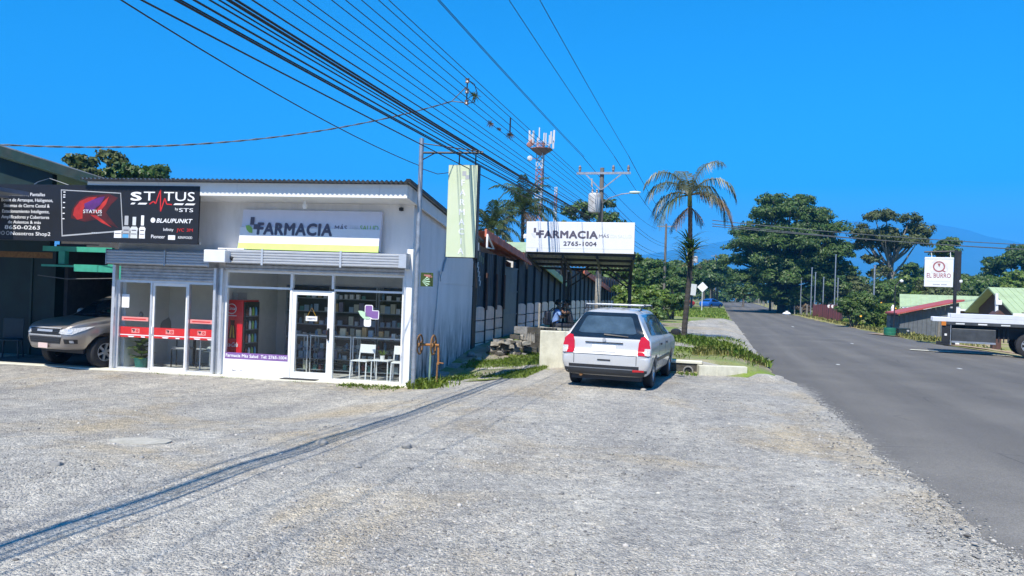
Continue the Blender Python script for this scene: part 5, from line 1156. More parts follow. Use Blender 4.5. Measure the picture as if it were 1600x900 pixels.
# ------------------------------------------------------------------ houses behind the fence, roofs raking down along the road
def raked_house(x0, x1, z0, z1, depth, m, label, name='house', nt=9, band=.17, yoff=.0):
    h = thing(name, label, 'house', W(20.9, -6.75, 0), pi/2-PH); L = x1-x0
    sl = (z1-z0)/L
    q = MB()
    def f(u, v): 
        x = x0+L*u; return (x, yoff-.25+depth*v, z0+sl*(x-x0) + .022*abs(sin(pi*v*depth/.22)))
    q.grid(f, 1, int(depth/.055)); q.build('roof', m, h, smooth=True, fix=False)
    for k in range(nt):
        a, b = x0+L*k/nt, x0+L*(k+1)/nt - .02
        za, zb = z0+sl*(a-x0), z0+sl*(b-x0)
        MB().prism([(a,za-band+.02),(b,zb-band),(b,zb+.05),(a,za+.07)], yoff-.30, yoff-.24).build('verge_tile', m, h)
    MB().prism([(x0+.1,.2),(x1-.1,.2),(x1-.1,z1-.12),(x0+.1,z0-.12)], yoff+.45, yoff+.57).build('wall', 'inner_wall', h)
    MB().box(x0+.1,x0+.22,yoff+.57,depth-.3,.2,z0-.15).build('wall', 'inner_wall', h)
    return h
h1 = raked_house(.15, 5.8, 3.52, 2.97, 6, 'tile_red', 'house with a red tiled roof edge sloping down behind the grey fence')
MB().tube([(.05,-.35,3.05),(.75,-.35,3.05),(.05,-.35,3.42),(.05,-.35,3.05)], .03, 6).build('bracket', 'white_frame', h1)
MB().prism([(.1,2.75),(.9,2.62),(.9,2.80),(.1,2.97)], .0,.04).build('awning', 'roof_green', h1)
h2 = raked_house(5.9, 12.5, 3.25, 2.35, 6, 'roof_green', 'house with a pale green sheet roof raking down beyond the red roofed one', band=.2)
h3 = raked_house(17.0, 27.0, 3.02, 2.2, 6, 'tile_red', 'farther house with a red roof edge seen under the bus shelter roof', nt=14)
# pale green gable rising behind the canopy sign
h4 = thing('house', 'house showing a pale green roof slope between the palms and the canopy sign', 'house', W(33.5, -9.2, .3), pi/2-PH)
MB().prism([(-.0,2.9),(5,4.05),(5,4.12),(0,2.97)], -2.4, 5, 'xz').build('roof', 'roof_green', h4); MB().box(.4,5,-1.8,4.6,0,2.9).build('wall', 'inner_wall', h4)

# ------------------------------------------------------------------ canopy with the pharmacy sign
CZr = radians(-8)
cn = thing('roadside_canopy', 'open steel roadside canopy with a flat sheet roof behind the station wagon', 'canopy', Vector((.38, 22.4, .2)), CZr)
def canopy_roof():
    m = MB(); n = 26; pts = []
    for k in range(n): a = -.05+3.2*k/n; b = 3.2/n; pts += [(a,0),(a+b*.5,0),(a+b*.55,.03),(a+b*.95,.03)]
    pts.append((3.15,0)); N = len(pts)
    m.add([(x,.12,2.86+z) for x,z in pts]+[(x,4.2,2.55+z) for x,z in pts], [(i,i+1,N+i+1,N+i) for i in range(N-1)])
    m.add([(x,.12,2.85+z) for x,z in pts]+[(x,4.2,2.54+z) for x,z in pts], [(i,i+1,N+i+1,N+i) for i in range(N-1)]); return m
canopy_roof().build('roof', 'galvanised', cn, fix=False)
for y in (.15,1.5,2.85,4.1): MB().box(-.05,3.15,y-.03,y+.03,2.72-.076*y+.03,2.80-.076*y+.03).build('purlin', 'dark_steel', cn)
for x in (.0,1.05,2.05,3.1): MB().beam((x,.1,2.70),(x,4.2,2.39), .06,.09).build('rafter', 'dark_steel', cn)
for x, y in ((1.0,1.9),(3.05,1.9),(1.0,3.9),(3.05,3.9)):
    MB().box(x-.045,x+.045,y-.045,y+.045,-.25,2.66-.076*y).build('post', 'dark_steel', cn)
for p_, q_ in (((1.0,1.9,1.95),(1.75,1.9,2.50)),((3.05,1.9,1.95),(2.3,1.9,2.50)),((1.0,.3,2.62),(1.0,1.9,1.95)),((3.05,.3,2.62),(3.05,1.9,1.95)),((1.0,3.9,1.85),(1.75,3.9,2.35)),((3.05,3.9,1.85),(2.3,3.9,2.35))): MB().beam(p_, q_, .05).build('brace', 'dark_steel', cn)
MB().box(.3,2.9,1.05,1.42,.50,.58).build('bench_seat', 'concrete', cn); 
for x in (.5,1.6,2.7): MB().box(x-.08,x+.08,1.1,1.36,-.1,.50).build('bench_leg', 'concrete', cn)
cs = thing('shop_sign', 'white sign board reading FARMACIA with a phone number on the roadside canopy', 'sign', Vector((.36,22.34,3.0)), radians(-14))
MB().box(0,3.12,0,.12,0,.88).build('panel', 'sign_white', cs, bevel=.006)
for x in (.66,1.5,2.3): MB().box(x-.004,x+.004,-.0015,0,.01,.87).build('seam', 'print_faint', cs)
MB().box(.02,3.10,-.002,0,.115,.13).build('stripe', 'print_faint', cs)
brand(cs, .17, .42, .23, -.001, 'print_dark', False)
text('FARMACIA', 'print_dark', cs, (.37,-.001,.42), width=1.72, height=.235, bold=.045)
text('MÁS', 'print_dark', cs, (2.12,-.001,.44), width=.28, height=.10); text('CON', 'print_faint', cs, (2.44,-.001,.44), width=.18, height=.1); text('SALUD', 'print_faint', cs, (2.66,-.001,.44), width=.38, height=.10)
text('2765-1004', 'print_dark', cs, (1.10,-.001,.20), width=.96, height=.135, bold=.03)
MB().lathe([(0,0),(.05,.01),(.055,.1),(.02,.14),(0,.14)], 12, (-.05,.05,.38)).build('lamp', 'print_white', cs, smooth=True)
t = thing('thin_post', 'thin pale steel post standing left of the seated people', 'post', W(21.6,-4.95,.3), 0); MB().tube([(0,0,-.1),(0,0,1.22)], .03, 8).build('pole', 'stone_pale', t, smooth=True)

# ------------------------------------------------------------------ utility pole with transformer and lamp
up = W(30.5, -4.62, .38)
pl = thing('utility_pole', 'tall utility pole with a grey transformer, crossarm and street lamp', 'utility pole', up, -PH)
mat('pole_wood', (.17,.155,.14), .9, var=.25, scale=8, stretch=(6,6,.6)); mat('transformer_grey', (.55,.565,.58), .5, var=.06, stain=(.16,.12,.09), stain_scale=3, stain_amt=.8); mat('insulator', (.24,.20,.19), .3, var=.2); mat('lamp_green', (.55,.68,.62), .4)
MB().tube([(0,0,-.3),(0,0,4.4),(0,0,8.75)], [.17,.145,.11], 14).build('pole', 'pole_wood', pl, smooth=True)
MB().lathe([(.165,1.35),(.167,1.36),(.16,2.8),(.155,2.81)], 14).build('wrapped_band', 'stone_pale', pl, smooth=True)
MB().box(-1.35,1.55,-.20,-.11,8.38,8.50).build('crossarm', 'galvanised', pl)
for p_, q_ in (((-.85,-.16,8.38),(-.02,-.16,7.55)),((1.05,-.16,8.38),(.02,-.16,7.55))): MB().beam(p_, q_, .06).build('brace', 'galvanised', pl)
for x in (-1.18,.62,1.42):
    MB().lathe([(.02,8.50),(.06,8.53),(.05,8.58),(.085,8.60),(.06,8.65),(.09,8.68),(.06,8.73),(.09,8.76),(.05,8.80),(.045,8.86),(0,8.87)], 12, (x,-.155,0)).build('insulator', 'insulator', pl, smooth=True)
MB().lathe([(0,6.28),(.30,6.30),(.33,6.36),(.33,7.22),(.31,7.28),(.26,7.33),(0,7.36)], 20, (-.30,-.40,0)).build('transformer', 'transformer_grey', pl, smooth=30)
for x in (-.42,-.18): MB().lathe([(.05,7.34),(.07,7.38),(.045,7.44),(.07,7.48),(.03,7.56),(0,7.57)], 10, (x,-.4,0)).build('bushing', 'insulator', pl, smooth=True)
MB().lathe([(.04,7.7),(.055,7.74),(.03,8.15),(0,8.16)], 10, (-.50,-.2,0)).tube([(-.50,-.2,8.1),(-.42,-.4,7.56)], .012, 5).build('fuse', 'print_grey', pl, smooth=True)
MB().tube([(.1,-.1,6.85),(.5,-.3,7.10),(1.15,-.5,7.28),(1.6,-.6,7.31)], .028, 8).build('lamp_arm', 'galvanised', pl, smooth=True)
m_ = MB(); m_.lathe([(0,-.3),(.08,-.26),(.11,-.05),(.10,.15),(.05,.3),(0,.32)], 14, (0,0,0), 'X'); m_.v = [(x+1.85, y-.68, z*.7+7.34) for x,y,z in m_.v]; m_.build('street_lamp', 'lamp_green', pl, smooth=True)
m_ = MB()
for k in range(3): m_.tube([(.15,-.1,7.4-.2*k),(.55+.1*k,-.15,7.1-.2*k),(.5,-.1,6.1-.3*k),(.12,-.05,5.9-.3*k)], .012, 5)
m_.build('loop_cable', 'cable_black', pl)

for c_ in list(pl.children): c_.scale = (0.745,0.745,0.745)
# ------------------------------------------------------------------ overhead cables: each from behind the camera to the pole and on to the next one
CABG = 'overhead cables along the road'
def cable(t0, z0, t1, z1, r, label, s0=-9, s1=30.5, dip=.13, m='cable_black', grp=CABG, n=26):
    pts = []
    for i in range(n+1):
        k = i/n; s = s0+(s1-s0)*k; pts.append(W(s, t0+(t1-t0)*k, z0+(z1-z0)*k - 4*dip*k*(1-k)))
    o = MB().tube(pts, r, 5, cap=False).build('overhead_cable', m, smooth=True, fix=False)
    return tag(o, label, 'cable', grp)
thick = 'thick black communication cable in the bundle over the shop'
for z0, z1, r, t, nm_ in ((4.42,4.59,0.0120,-4.88,'leftmost'),(4.44,4.62,0.0095,-4.88,'second from the left'),(4.53,4.65,0.0120,-4.87,'third from the left'),(4.46,4.68,0.0095,-4.60,'fourth from the left'),(4.71,4.77,0.0095,-4.91,'fifth from the left'),(4.77,4.82,0.0190,-4.91,'sixth from the left'),(4.85,4.84,0.0150,-4.93,'seventh from the left'),(4.58,4.89,0.0095,-4.40,'rightmost')):
    cable(t, z0, -4.86+.4*(t+4.9), z1, r, 'thick black cable, %s where the bundle leaves the top edge' % nm_)
cable(-4.92, 4.32, -4.85, 4.44, .010, 'lowest black cable of the bundle over the shop', dip=.16)
thin = 'thin black line above the cable bundle'
for z0, z1, t, nm_ in ((5.04,5.00,-4.92,'leftmost'),(5.17,5.12,-4.88,'second from the left'),(5.34,5.23,-4.92,'third from the left'),(5.51,5.38,-4.84,'fourth from the left'),(5.67,5.56,-4.88,'fifth from the left'),(5.86,5.71,-4.88,'sixth from the left'),(6.08,5.82,-4.84,'seventh from the left'),(6.23,5.93,-4.84,'rightmost')):
    cable(t, z0, t+.11, z1, .007, 'thin black line, %s of the eight right of the thick bundle' % nm_, grp='thin lines above the bundle', dip=.07)
for t, z0, lab in ((-5.42,7.54,'left high voltage line on the pole crossarm'), (-5.36,7.48,'second high voltage line close beside the left one'), (-4.15,7.87,'high voltage line on the middle insulator'), (-3.58,7.98,'high voltage line on the rightmost insulator')):
    cable(t, z0+.33, t, 7.35, .008, lab, grp=None, dip=.18, s0=-6)
far_l = 'cable going on from the transformer pole to the farther poles'
for t0, z0, t1, z1, nm_ in ((-5.42,7.35,-6.60,9.20,'left top line'),(-4.15,7.35,-5.20,9.20,'middle top line'),(-3.58,7.35,-4.50,9.20,'right top line'),(-4.62,5.97,-5.60,7.60,'upper middle line'),(-4.62,5.75,-5.60,7.30,'second line below the top ones'),(-4.69,5.15,-5.70,6.50,'line second from the bottom'),(-4.69,4.93,-5.70,6.20,'lowest line')):
    cable(t0, z0, t1, z1, .012, nm_ + ' going on from the transformer pole to the next pole', s0=30.5, s1=84, dip=.45, grp='cables beyond the transformer pole', n=16)
# drop wire to the shop roof and the twisted service cable from the left
a, b = W(1,-4.9,4.65), B(.22,-.5,4.50)
o = MB().tube([a.lerp(b, k/16) - Vector((0,0,.5*4*(k/16)*(1-k/16)*.5)) for k in range(17)], .008, 5, cap=False).build('service_wire', 'cable_black', fix=False); tag(o, 'thin wire descending from upper left to the top of the steel pole', 'cable')
a, b = Vector((-7.15,10.58,3.59)), Vector((-1.30,14.90,5.47))
n = 60; p1 = []; p2 = []
for k in range(n+1):
    f = k/n; c = a.lerp(b, f) - Vector((0,0,.32*4*f*(1-f))); w = 2*pi*f*14; p1.append(c+Vector((0,.009*cos(w),.009*sin(w)))); p2.append(c-Vector((0,.009*cos(w),.009*sin(w))))
o = MB().tube(p1, .0075, 5, cap=False).tube(p2, .0075, 5, cap=False).build('service_cable', 'cable_grey', fix=False); tag(o, 'twisted grey service cable crossing the sky from the left edge', 'cable')
a, b = Vector((-1.30,14.90,5.47)), Vector((-1.03,14.90,5.76))
o = MB().tube([a, Vector((-1.12,14.90,5.66)), b], .010, 5).tube([a, Vector((-1.04,14.90,5.45)), Vector((-0.99,14.90,5.44))], .010, 5).build('service_cable', 'cable_grey', fix=False); tag(o, 'forked end of the service cable at the little spacer bracket', 'cable')
t = thing('spacer_bracket', 'small metal spacer bracket with insulators hanging in the cables', 'bracket', Vector((-1.01,14.90,5.42)), 0)
MB().tube([(0,0,0),(0,0,.5)], .014, 6).tube([(0,0,.48),(.14,0,.40),(.2,0,.22),(.15,0,.05),(.02,0,.02)], .009, 5).build('bar', 'dark_steel', t)
for z in (.04,.26,.46): MB().lathe([(0,-.05),(.045,-.04),(.03,0),(.045,.04),(0,.05)], 10, (0,0,z)).build('insulator', 'insulator', t)
def bromeliad(p, r, label, m='leaf_dry'):
    t = thing('air_plant', label, 'plant', p, 0)
    q = MB(); rs = random.Random(int(p[0]*100)+7)
    for k in range(46):
        d = Vector((rs.gauss(0,1), rs.gauss(0,1), rs.gauss(0,1))).normalized(); a = d*r*rs.uniform(.7,1.2); s_ = d.cross(Vector((.3,.5,.8))).normalized()*r*.05
        q.add([-s_, s_, a*.6+s_*.8+Vector((0,0,-.1*r)), a+Vector((0,0,-.35*r)), a*.6-s_*.8+Vector((0,0,-.1*r))], [(0,1,2,3,4)])
    q.build('leaves', m, t, fix=False)
bromeliad(Vector((-0.87,14.90,5.60)), .14, 'largest air plant on the cables, beside the spacer bracket', 'leaf_olive')
bromeliad(Vector((-.90,25,7.30)), 0.164, 'dry air plant tuft on the cables right of the spacer')
bromeliad(Vector((-0.46,18.62,5.76)), 0.082, 'smallest dry tuft on the cables, between two bigger ones')
bromeliad(Vector((-0.21,20.11,5.93)), 0.142, 'dry air plant under a short upright rod on the cables')
o = MB().tube([(-0.20,20.11,5.97),(-0.20,20.11,6.38)], .022, 6).build('cable_rod', 'dark_steel'); tag(o, 'short upright dark rod on the cables above an air plant', 'rod')
# cables crossing the road far off, seen against the right hand sky
for z0, z1, d, nm_ in ((8.6,8.2,.9,'top'),(8.3,7.85,1.0,'middle'),(8.1,7.5,.7,'lowest')):
    pts = [Vector((17+k*2.9, 66+.1*k, z0+(z1-z0)*k/20 - d*4*(k/20)*(1-k/20)+.0)) for k in range(21)]
    o = MB().tube(pts, .035, 5, cap=False).build('overhead_cable', 'cable_grey', fix=False); tag(o, nm_ + ' grey cable of those strung across the road before the big trees', 'cable', 'cables crossing the road')

# ------------------------------------------------------------------ far poles, road sign, fences, right roadside
def simple_pole(s, t, h, r, label, m='pole_wood', arm=True, grp=None, top=None):
    p = W(s, t); tt = thing('utility_pole', label, 'pole', p, -PH, grp)
    MB().tube([(0,0,-.3),(0,0,h)], [r, r*.75], 10).build('pole', m, tt, smooth=True)
    if arm: MB().box(-.9,.9,-.08,.04,h-.35,h-.23).build('crossarm', 'galvanised', tt)
    if top: MB().lathe([(0,h-2.1),(.28,h-2.05),(.28,h-1.3),(0,h-1.2)], 12, (.35,-.1,0)).build('transformer', 'transformer_grey', tt)
    return tt
simple_pole(84, -5.6, 9.4, .16, 'leaning utility pole behind the drooping palm fronds')
simple_pole(100, -3.2, 8.0, .15, 'pole with a pale box among the trees left of the road', top=True)
simple_pole(150, -.6, 9.5, .17, 'far pole at the left edge of the road near the crest')
simple_pole(170, 11.2, 10, .17, 'far grey pole in front of the dark right hand trees', arm=False)
for s, t, h, lab in ((108,10.6,4.9,'thin grey steel post with a small white lamp by the fence'),(100,11.0,6.0,'tallest of the thin posts right of the rain tree'),(98,11.2,5.4,'thin steel post close right of the tall one'),(95,11.75,4.8,'thin steel post midway along the red fence'),(90,12.3,7.2,'slim grey post rising above the red fence end'),(90,12.6,4.7,'short steel post next to the slim grey post'),(66,11.9,5.0,'thin lamp post rising out of the flowering bush')):
    p = W(s, t); tt = thing('steel_post', lab, 'post', p, 0)
    MB().tube([(0,0,-.2),(0,0,h)], .062, 8).build('pole', 'galvanised', tt, smooth=True)
    MB().box(-.09,.09,-.06,.06,h-.06,h+.02).build('cap', 'galvanised', tt)
t = thing('road_sign', 'white diamond road sign on a thin white post left of the road', 'road sign', W(89.4,-1.7), -PH)
MB().tube([(0,0,-.1),(0,0,2.6)], .04, 8).build('post', 'white_frame', t); q = MB(); q.M = Matrix.Translation((0,-.05,2.75)) @ Matrix.Rotation(pi/4,4,'Y'); q.box(-.42,.42,-.012,.012,-.42,.42); q.build('panel', 'print_white', t, bevel=.01)
q = MB(); q.M = Matrix.Translation((-.75,1.2,2.6)) @ Matrix.Rotation(.1,4,'Y'); q.box(-.35,.35,-.02,.02,-.8,.5); tag(q.build('grey_signboard', 'print_faint', loc=W(89.4,-1.7)), 'grey upright panel just behind the diamond road sign', 'panel')
# right fence line: rough posts
for k in range(26):
    s = 103 + 6.2*k; t = 9.9 + .35*random.random(); h = 1.1+.5*random.random()
    p = W(s, t); o = MB().tube([(0,0,-.2),(random.uniform(-.06,.06),0,h)], [.09,.075], 7).build('fence_post', 'bark_pale' if k % 3 else 'wood_grey', loc=p, smooth=True)
    tag(o, 'rough fence post along the right verge beyond the white bag', 'post', 'rough fence posts of the right verge')
for k, (s, t, h) in enumerate(((98.5,10.4,1.5),(96,11.1,1.6),(95,11.9,1.3))):
    o = MB().tube([(0,0,-.2),(.03,0,h)], [.11,.09], 8).build('fence_post', 'stone_pale' if k == 1 else 'wood_grey', loc=W(s,t), smooth=True)
    tag(o, ('grey stump-like post left of the white post','white painted post by the thin steel post','short grey post just right of the white post')[k], 'post')
mat('red_sheet', (.36,.075,.06), .7, var=.2, scale=2, stain=(.22,.09,.07), stain_scale=1.5, stain_amt=.6)
rf_ = thing('red_fence', 'faded red sheet fence below the thin steel posts', 'fence', W(84.9,10.9,-.1), 0)
a = W(97,10.9,0)-W(84.9,10.9,0); b = W(75.5,11.0,0)-W(84.9,10.9,0)
for k in range(14):
    p, q_ = a.lerp(b, k/14), a.lerp(b, (k+.93)/14); zt = 1.75+.25*noise.noise((k*1.3,0,0))
    MB().beam((p.x,p.y,zt/2),(q_.x,q_.y,zt/2),.04,zt,up=(0,0,1)).build('board', 'red_sheet', rf_)
for k in range(6): p = a.lerp(b, k/5); MB().tube([(p.x,p.y-.06,-.1),(p.x,p.y-.06,2.0)], .06, 6).build('post', 'bark_dark', rf_)
for k in (0,1): p = a.lerp(b,.62+.12*k); MB().lathe([(0,-.02),(.17,-.02),(.17,.02),(0,.02)], 14, (p.x-.1,p.y-.18,1.62),'Y').build('disc', 'print_white', rf_)
o = MB(); o.lathe([(0,0),(.45,.02),(.55,.18),(.35,.36),(.12,.42),(.2,.52),(0,.55)], 12); o.v = [(x*(1+.2*noise.noise((x*3,y*3,z*3))), y*.8, z) for x,y,z in o.v]
tag(o.build('plastic_bag', 'print_white', loc=W(104,8.6), smooth=True), 'white rubbish bag dropped at the right edge of the road', 'bag')
mat('bin_green', (.02,.17,.10), .45, var=.1); mat('bin_black', (.015,.03,.03), .5)
pb_ = W(50,9.95)
MB_ = MB(); MB_.lathe([(0,0),(.42,0),(.46,.3),(.44,.32),(.46,.6),(.43,.63),(.45,.68),(0,.66)], 18); dr_ = MB_.build('drum', 'bin_green', loc=pb_, smooth=30); dr_.scale = (.75,.75,.72)
tag(dr_, 'squat green drum at the right roadside', 'drum')
o = MB(); o.box(-.45,.45,-.3,.3,0,.68).box(-.47,.47,-.32,.32,.6,.66); ob = o.build('crate', 'bin_black', loc=pb_+Vector((.78,.05,0)), bevel=.02); ob.scale = (.75,.75,.72); tag(ob, 'black plastic crate beside the squat green drum', 'crate')
MB().box(.18,.36,-.325,-.301,.42,.55).box(.18,.36,-.325,-.301,.12,.24).build('crate_label', 'print_grey', ob)
p = W(50.8,10.3); tt = thing('street_lamp', 'thin dark post with a small white lamp head behind the green drum', 'lamp', p, 0)
MB().tube([(0,0,-.1),(.05,0,3.0),(.3,0,3.3)], .035, 8).build('pole', 'dark_steel', tt); MB().lathe([(0,0),(.10,.03),(.12,.12),(0,.2)], 10, (.4,0,3.22)).build('lamp_head', 'print_white', tt)
p = W(62,12.5); tt = thing('gate_pillar', 'stone gate pillar with a white lantern among the flowering bushes', 'pillar', p, 0)
MB().box(-.3,.3,-.3,.3,-.1,1.4).build('pillar', 'stone', tt, bevel=.03); MB().lathe([(0,1.4),(.12,1.42),(.14,1.8),(.05,2.0),(0,2.02)], 10).build('lantern', 'print_white', tt)
# EL BURRO sign on its pole
eb = thing('pole_sign', 'white hanging sign with a round emblem and red lettering on a dark pole', 'sign', W(40.8,10.9,0), radians(-22))
MB().tube([(0,0,-.2),(0,0,4.55)], .075, 10).build('pole', 'dark_steel', eb, smooth=True)
MB().tube([(.0,0,4.5),(-1.35,0,4.45)], .04, 8).build('arm', 'dark_steel', eb); MB().box(-.02,.22,-.06,.06,2.6,4.5).build('side_plate', 'dark_steel', eb)
for x in (-1.05,-.25): MB().tube([(x,0,4.48),(x+.03,0,4.20)], .018, 6).build('hanger', 'white_frame', eb)
bd = MB().box(-1.32,-.10,-.06,.06,2.78,4.20).build('board', 'sign_white', eb, bevel=.01)
MB().box(-1.33,-.09,-.065,-.0605,4.10,4.16).build('frame_line', 'print_faint', bd)
mat('print_maroon', (.38,.13,.13), .5); mat('print_disc', (.74,.72,.74), .5)
MB().lathe([(0,0),(.40,0),(.40,.004),(0,.004)], 26, (-.71,-.066,3.72), 'Y').build('disc_print', 'print_disc', bd)
MB().lathe([(.20,0),(.26,0),(.26,.004),(.20,.004)], 24, (-.71,-.072,3.75), 'Y').prism([(-.78,3.90),(-.64,3.90),(-.70,3.72)], -.072,-.0685).prism([(-.55,3.60),(-.42,3.52),(-.45,3.48),(-.6,3.55)], -.072,-.0685).build('ring_print', 'print_maroon', bd)
text('EL BURRO', 'print_maroon', bd, (-.71,-.0625,3.22), width=1.02, height=.23, align='CENTER', bold=.01)
MB().box(-1.21,-.21,-.063,-.0602,3.04,3.065).build('print_line', 'print_faint', bd); MB().box(-.95,-.65,-.063,-.0602,2.87,2.92).box(-.60,-.36,-.063,-.0602,2.87,2.92).build('print_line', 'print_grey', bd)
MB().lathe([(0,0),(.08,.02),(.09,.12),(0,.16)], 10, (.22,0,3.0)).build('lamp', 'print_white', eb)
# shed and green roofed houses
mat('board_grey', (.115,.125,.14), .8, var=.2, scale=3); mat('red_roof', (.42,.085,.075), .55, var=.15, scale=2)
sd = thing('shed', 'grey board shed under a sloping red sheet roof behind the trailer', 'shed', W(59,12.35,-.4), radians(-14))
for k in range(13):
    x = .02+.285*k; zt = 1.62 + .95*(x/3.7)
    MB().prism([(x,0),(x+.27,0),(x+.27,zt+.06),(x,zt)], 0, .04+.012*(k%2)).build('board', 'board_grey', sd)
MB().box(0,3.7,.1,3,0,1.5).build('wall', 'board_grey', sd)
MB().prism([(-.3,1.60),(3.9,2.68),(3.9,2.79),(-.3,1.71)], -.5, 3.2).build('roof', 'red_roof', sd)
tag(MB().tube([(0,0,-.2),(.04,0,1.5)], [.11,.08], 7).build('fence_post', 'wood_grey', loc=W(56.5,14.2,-.35)), 'leaning grey wooden post in front of the red roofed shed', 'post')
def gable(s, t, w, d, h, rh, rz, label, white=True):
    g = thing('house', label, 'house', W(s,t,-.35), rz)
    q = MB(); q.prism([(0,0),(d,0),(d,h),(d/2,h+rh),(0,h)], 0, .12, 'yz'); q.prism([(0,0),(d,0),(d,h),(d/2,h+rh),(0,h)], w-.12, w, 'yz'); q.box(.12,w-.12,0,.12,0,h); q.box(.12,w-.12,d-.12,d,0,h); q.build('wall', 'post_brown', g)
    MB().prism([(-.75,h-rh*1.5/d),(d/2,h+rh),(d/2,h+rh+.1),(-.8,h-rh*1.5/d+.08)], -.7, w+.7, 'yz').build('roof', 'roof_green', g); rb_ = MB()
    for k in range(int((w+1.4)/.45)+1):
        x = -.68+.45*k; rb_.beam((x,-.78,h-rh*1.5/d+.10),(x,d/2,h+rh+.115),.03,.035)
    tag(rb_.build('roof_ribs', 'roof_green', g), kind='stuff')
    MB().prism([(d+.75,h-rh*1.5/d),(d/2,h+rh),(d/2,h+rh+.1),(d+.8,h-rh*1.5/d+.08)], -.7, w+.7, 'yz').build('roof', 'roof_green', g)
    if white: MB().box(-.7,w+.7,-.86,-.78,h-rh*1.5/d-.06,h-rh*1.5/d+.1).build('gutter', 'white_frame', g)
    for k in range(3): MB().box(.6+w*.3*k,.6+w*.3*k+1.0,-.05,-.005,.9,2.0).build('window', 'inner_dark', g)
    for k in range(4): MB().box(w*k/3-.06,w*k/3+.06,-.75,-.63,0,h-.2).build('post', 'bark_dark', g)
    return g
gable(78,17.0,7.6,5.0,2.25,.95,radians(-26),'low house with a pale green roof directly behind the red roofed shed')
gable(62,20.6,7,6,2.2,1.5,radians(-8),'green roofed house cut by the right edge of the photo')
p = W(46,14.3,-.3); tt = thing('gate_pillar', 'brown roofed pillar carrying a white floodlight mast right of the shed', 'pillar', p, radians(-15))
MB().box(-.2,.2,-.2,.2,0,1.6).build('pillar', 'post_brown', tt); MB().prism([(-.55,1.55),(.55,1.55),(.0,2.05)], -.5,.5,'xz').build('roof', 'post_brown', tt)
MB().tube([(0,0,1.9),(-.02,0,2.95)], .08, 8).build('mast', 'print_white', tt); MB().box(-.08,.2,-.12,.08,2.35,2.6).build('floodlight', 'print_white', tt)
p = W(43.5,11.75,-.2); tt = thing('white_post', 'short white post under the hanging sign with the round emblem', 'post', p, 0); MB().box(-.10,.10,-.1,.1,0,2.0).build('post', 'print_white', tt); MB().box(-.35,.15,-.04,.04,1.98,2.06).build('cap', 'print_grey', tt)
# bare earth bank and pale strip under the trailer
mat('earth_orange', (.36,.245,.15), .95, var=.2, scale=3, bump=.4, bscale=12, stain=(.5,.42,.30), stain_scale=2, stain_amt=.5)
def patch(name, pts, m, dz, kind='structure'):
    v = []; 
    bm = bmesh.new(); vs = [bm.verts.new((x,y,0)) for x,y in pts]; bm.faces.new(vs)
    for _ in range(3): bmesh.ops.subdivide_edges(bm, edges=bm.edges[:], cuts=1, use_grid_fill=True)
    bmesh.ops.triangulate(bm, faces=bm.faces[:])
    for q in bm.verts: q.co.z = gxy(q.co.x, q.co.y)+dz
    me = bpy.data.meshes.new(name); bm.to_mesh(me); bm.free(); me.materials.append(MATS[m]); return link(name, me, kind=kind)
patch('earth_bank', [(20.5,36.3),(21.3,38.5),(25,38),(31,35),(30.5,30.5),(26,32.5)], 'earth_orange', .05)
patch('earth_bank', [(22.2,44.5),(22.0,47.5),(25.5,48),(26.5,44.5),(24,43)], 'earth_orange', .05)
patch('concrete_strip', [(16.3,31.4),(16.6,31.8),(24.3,27.6),(24.0,26.6)], 'pale_concrete', .03)
# ------------------------------------------------------------------ vegetation
RS = np.random.RandomState(3)
def unit(a): return a/np.maximum(1e-6, np.linalg.norm(a, axis=1, keepdims=True))
def leaf_quads(P, Nrm, L, rs, wr=.5):
    """diamond leaves at points P facing Nrm, length array L"""
    n = len(P); r = unit(rs.randn(n,3)); a = unit(np.cross(Nrm, r)); b = np.cross(Nrm, a)
    L = L[:,None]; v = np.stack([P-a*L*.5, P+b*L*wr*.5-Nrm*L*.04, P+a*L*.5, P-b*L*wr*.5-Nrm*L*.04], 1)
    return v.reshape(-1,3), np.arange(4*n)
def crown_points(blobs, n, rs, nclump=26, cr=.30, flat=.6):
    """leaf points in clumps that sit on and in the blobs; clumps keep gaps between them"""
    P = []; N = []; vol = [b[3]*b[4]+b[4]*b[5]+b[3]*b[5] for b in blobs]; tot = sum(vol)
    for b, w in zip(blobs, vol):
        c = np.array(b[:3]); R = np.array(b[3:6]); k = max(6, int(nclump*(w/tot*len(blobs))**.5)); m = int(n*w/tot)
        d = unit(rs.randn(k,3)); d[:,2] = np.where(d[:,2] < -.35, -d[:,2]*.5, d[:,2]); d = unit(d); rad = .55+.5*rs.rand(k,1)**.6
        cc = c + d*rad*R; cs = cr*(.55+.9*rs.rand(k))*R.mean()
        idx = rs.randint(0, k, m); g = rs.randn(m,3); g = unit(g)*(rs.rand(m,1)**.45); g[:,2] *= flat
        p = cc[idx] + g*cs[idx][:,None]
        out = unit(g + .55*unit((p-c)/R) + np.array([0,0,.35]) + .45*rs.randn(m,3)); P.append(p); N.append(out)
    return np.concatenate(P), np.concatenate(N)
def crown(name, parent, blobs, n, L, m, seed=0, nclump=26, cr=.30, flat=.6, wr=.5, **kw):
    rs = np.random.RandomState(seed+17); P, N = crown_points(blobs, n, rs, nclump, cr, flat)
    v, f = leaf_quads(P, N, L*(.6+.8*rs.rand(len(P))), rs, wr)
    return link(name, np_mesh(name, v, f, 4, m), parent, **kw)
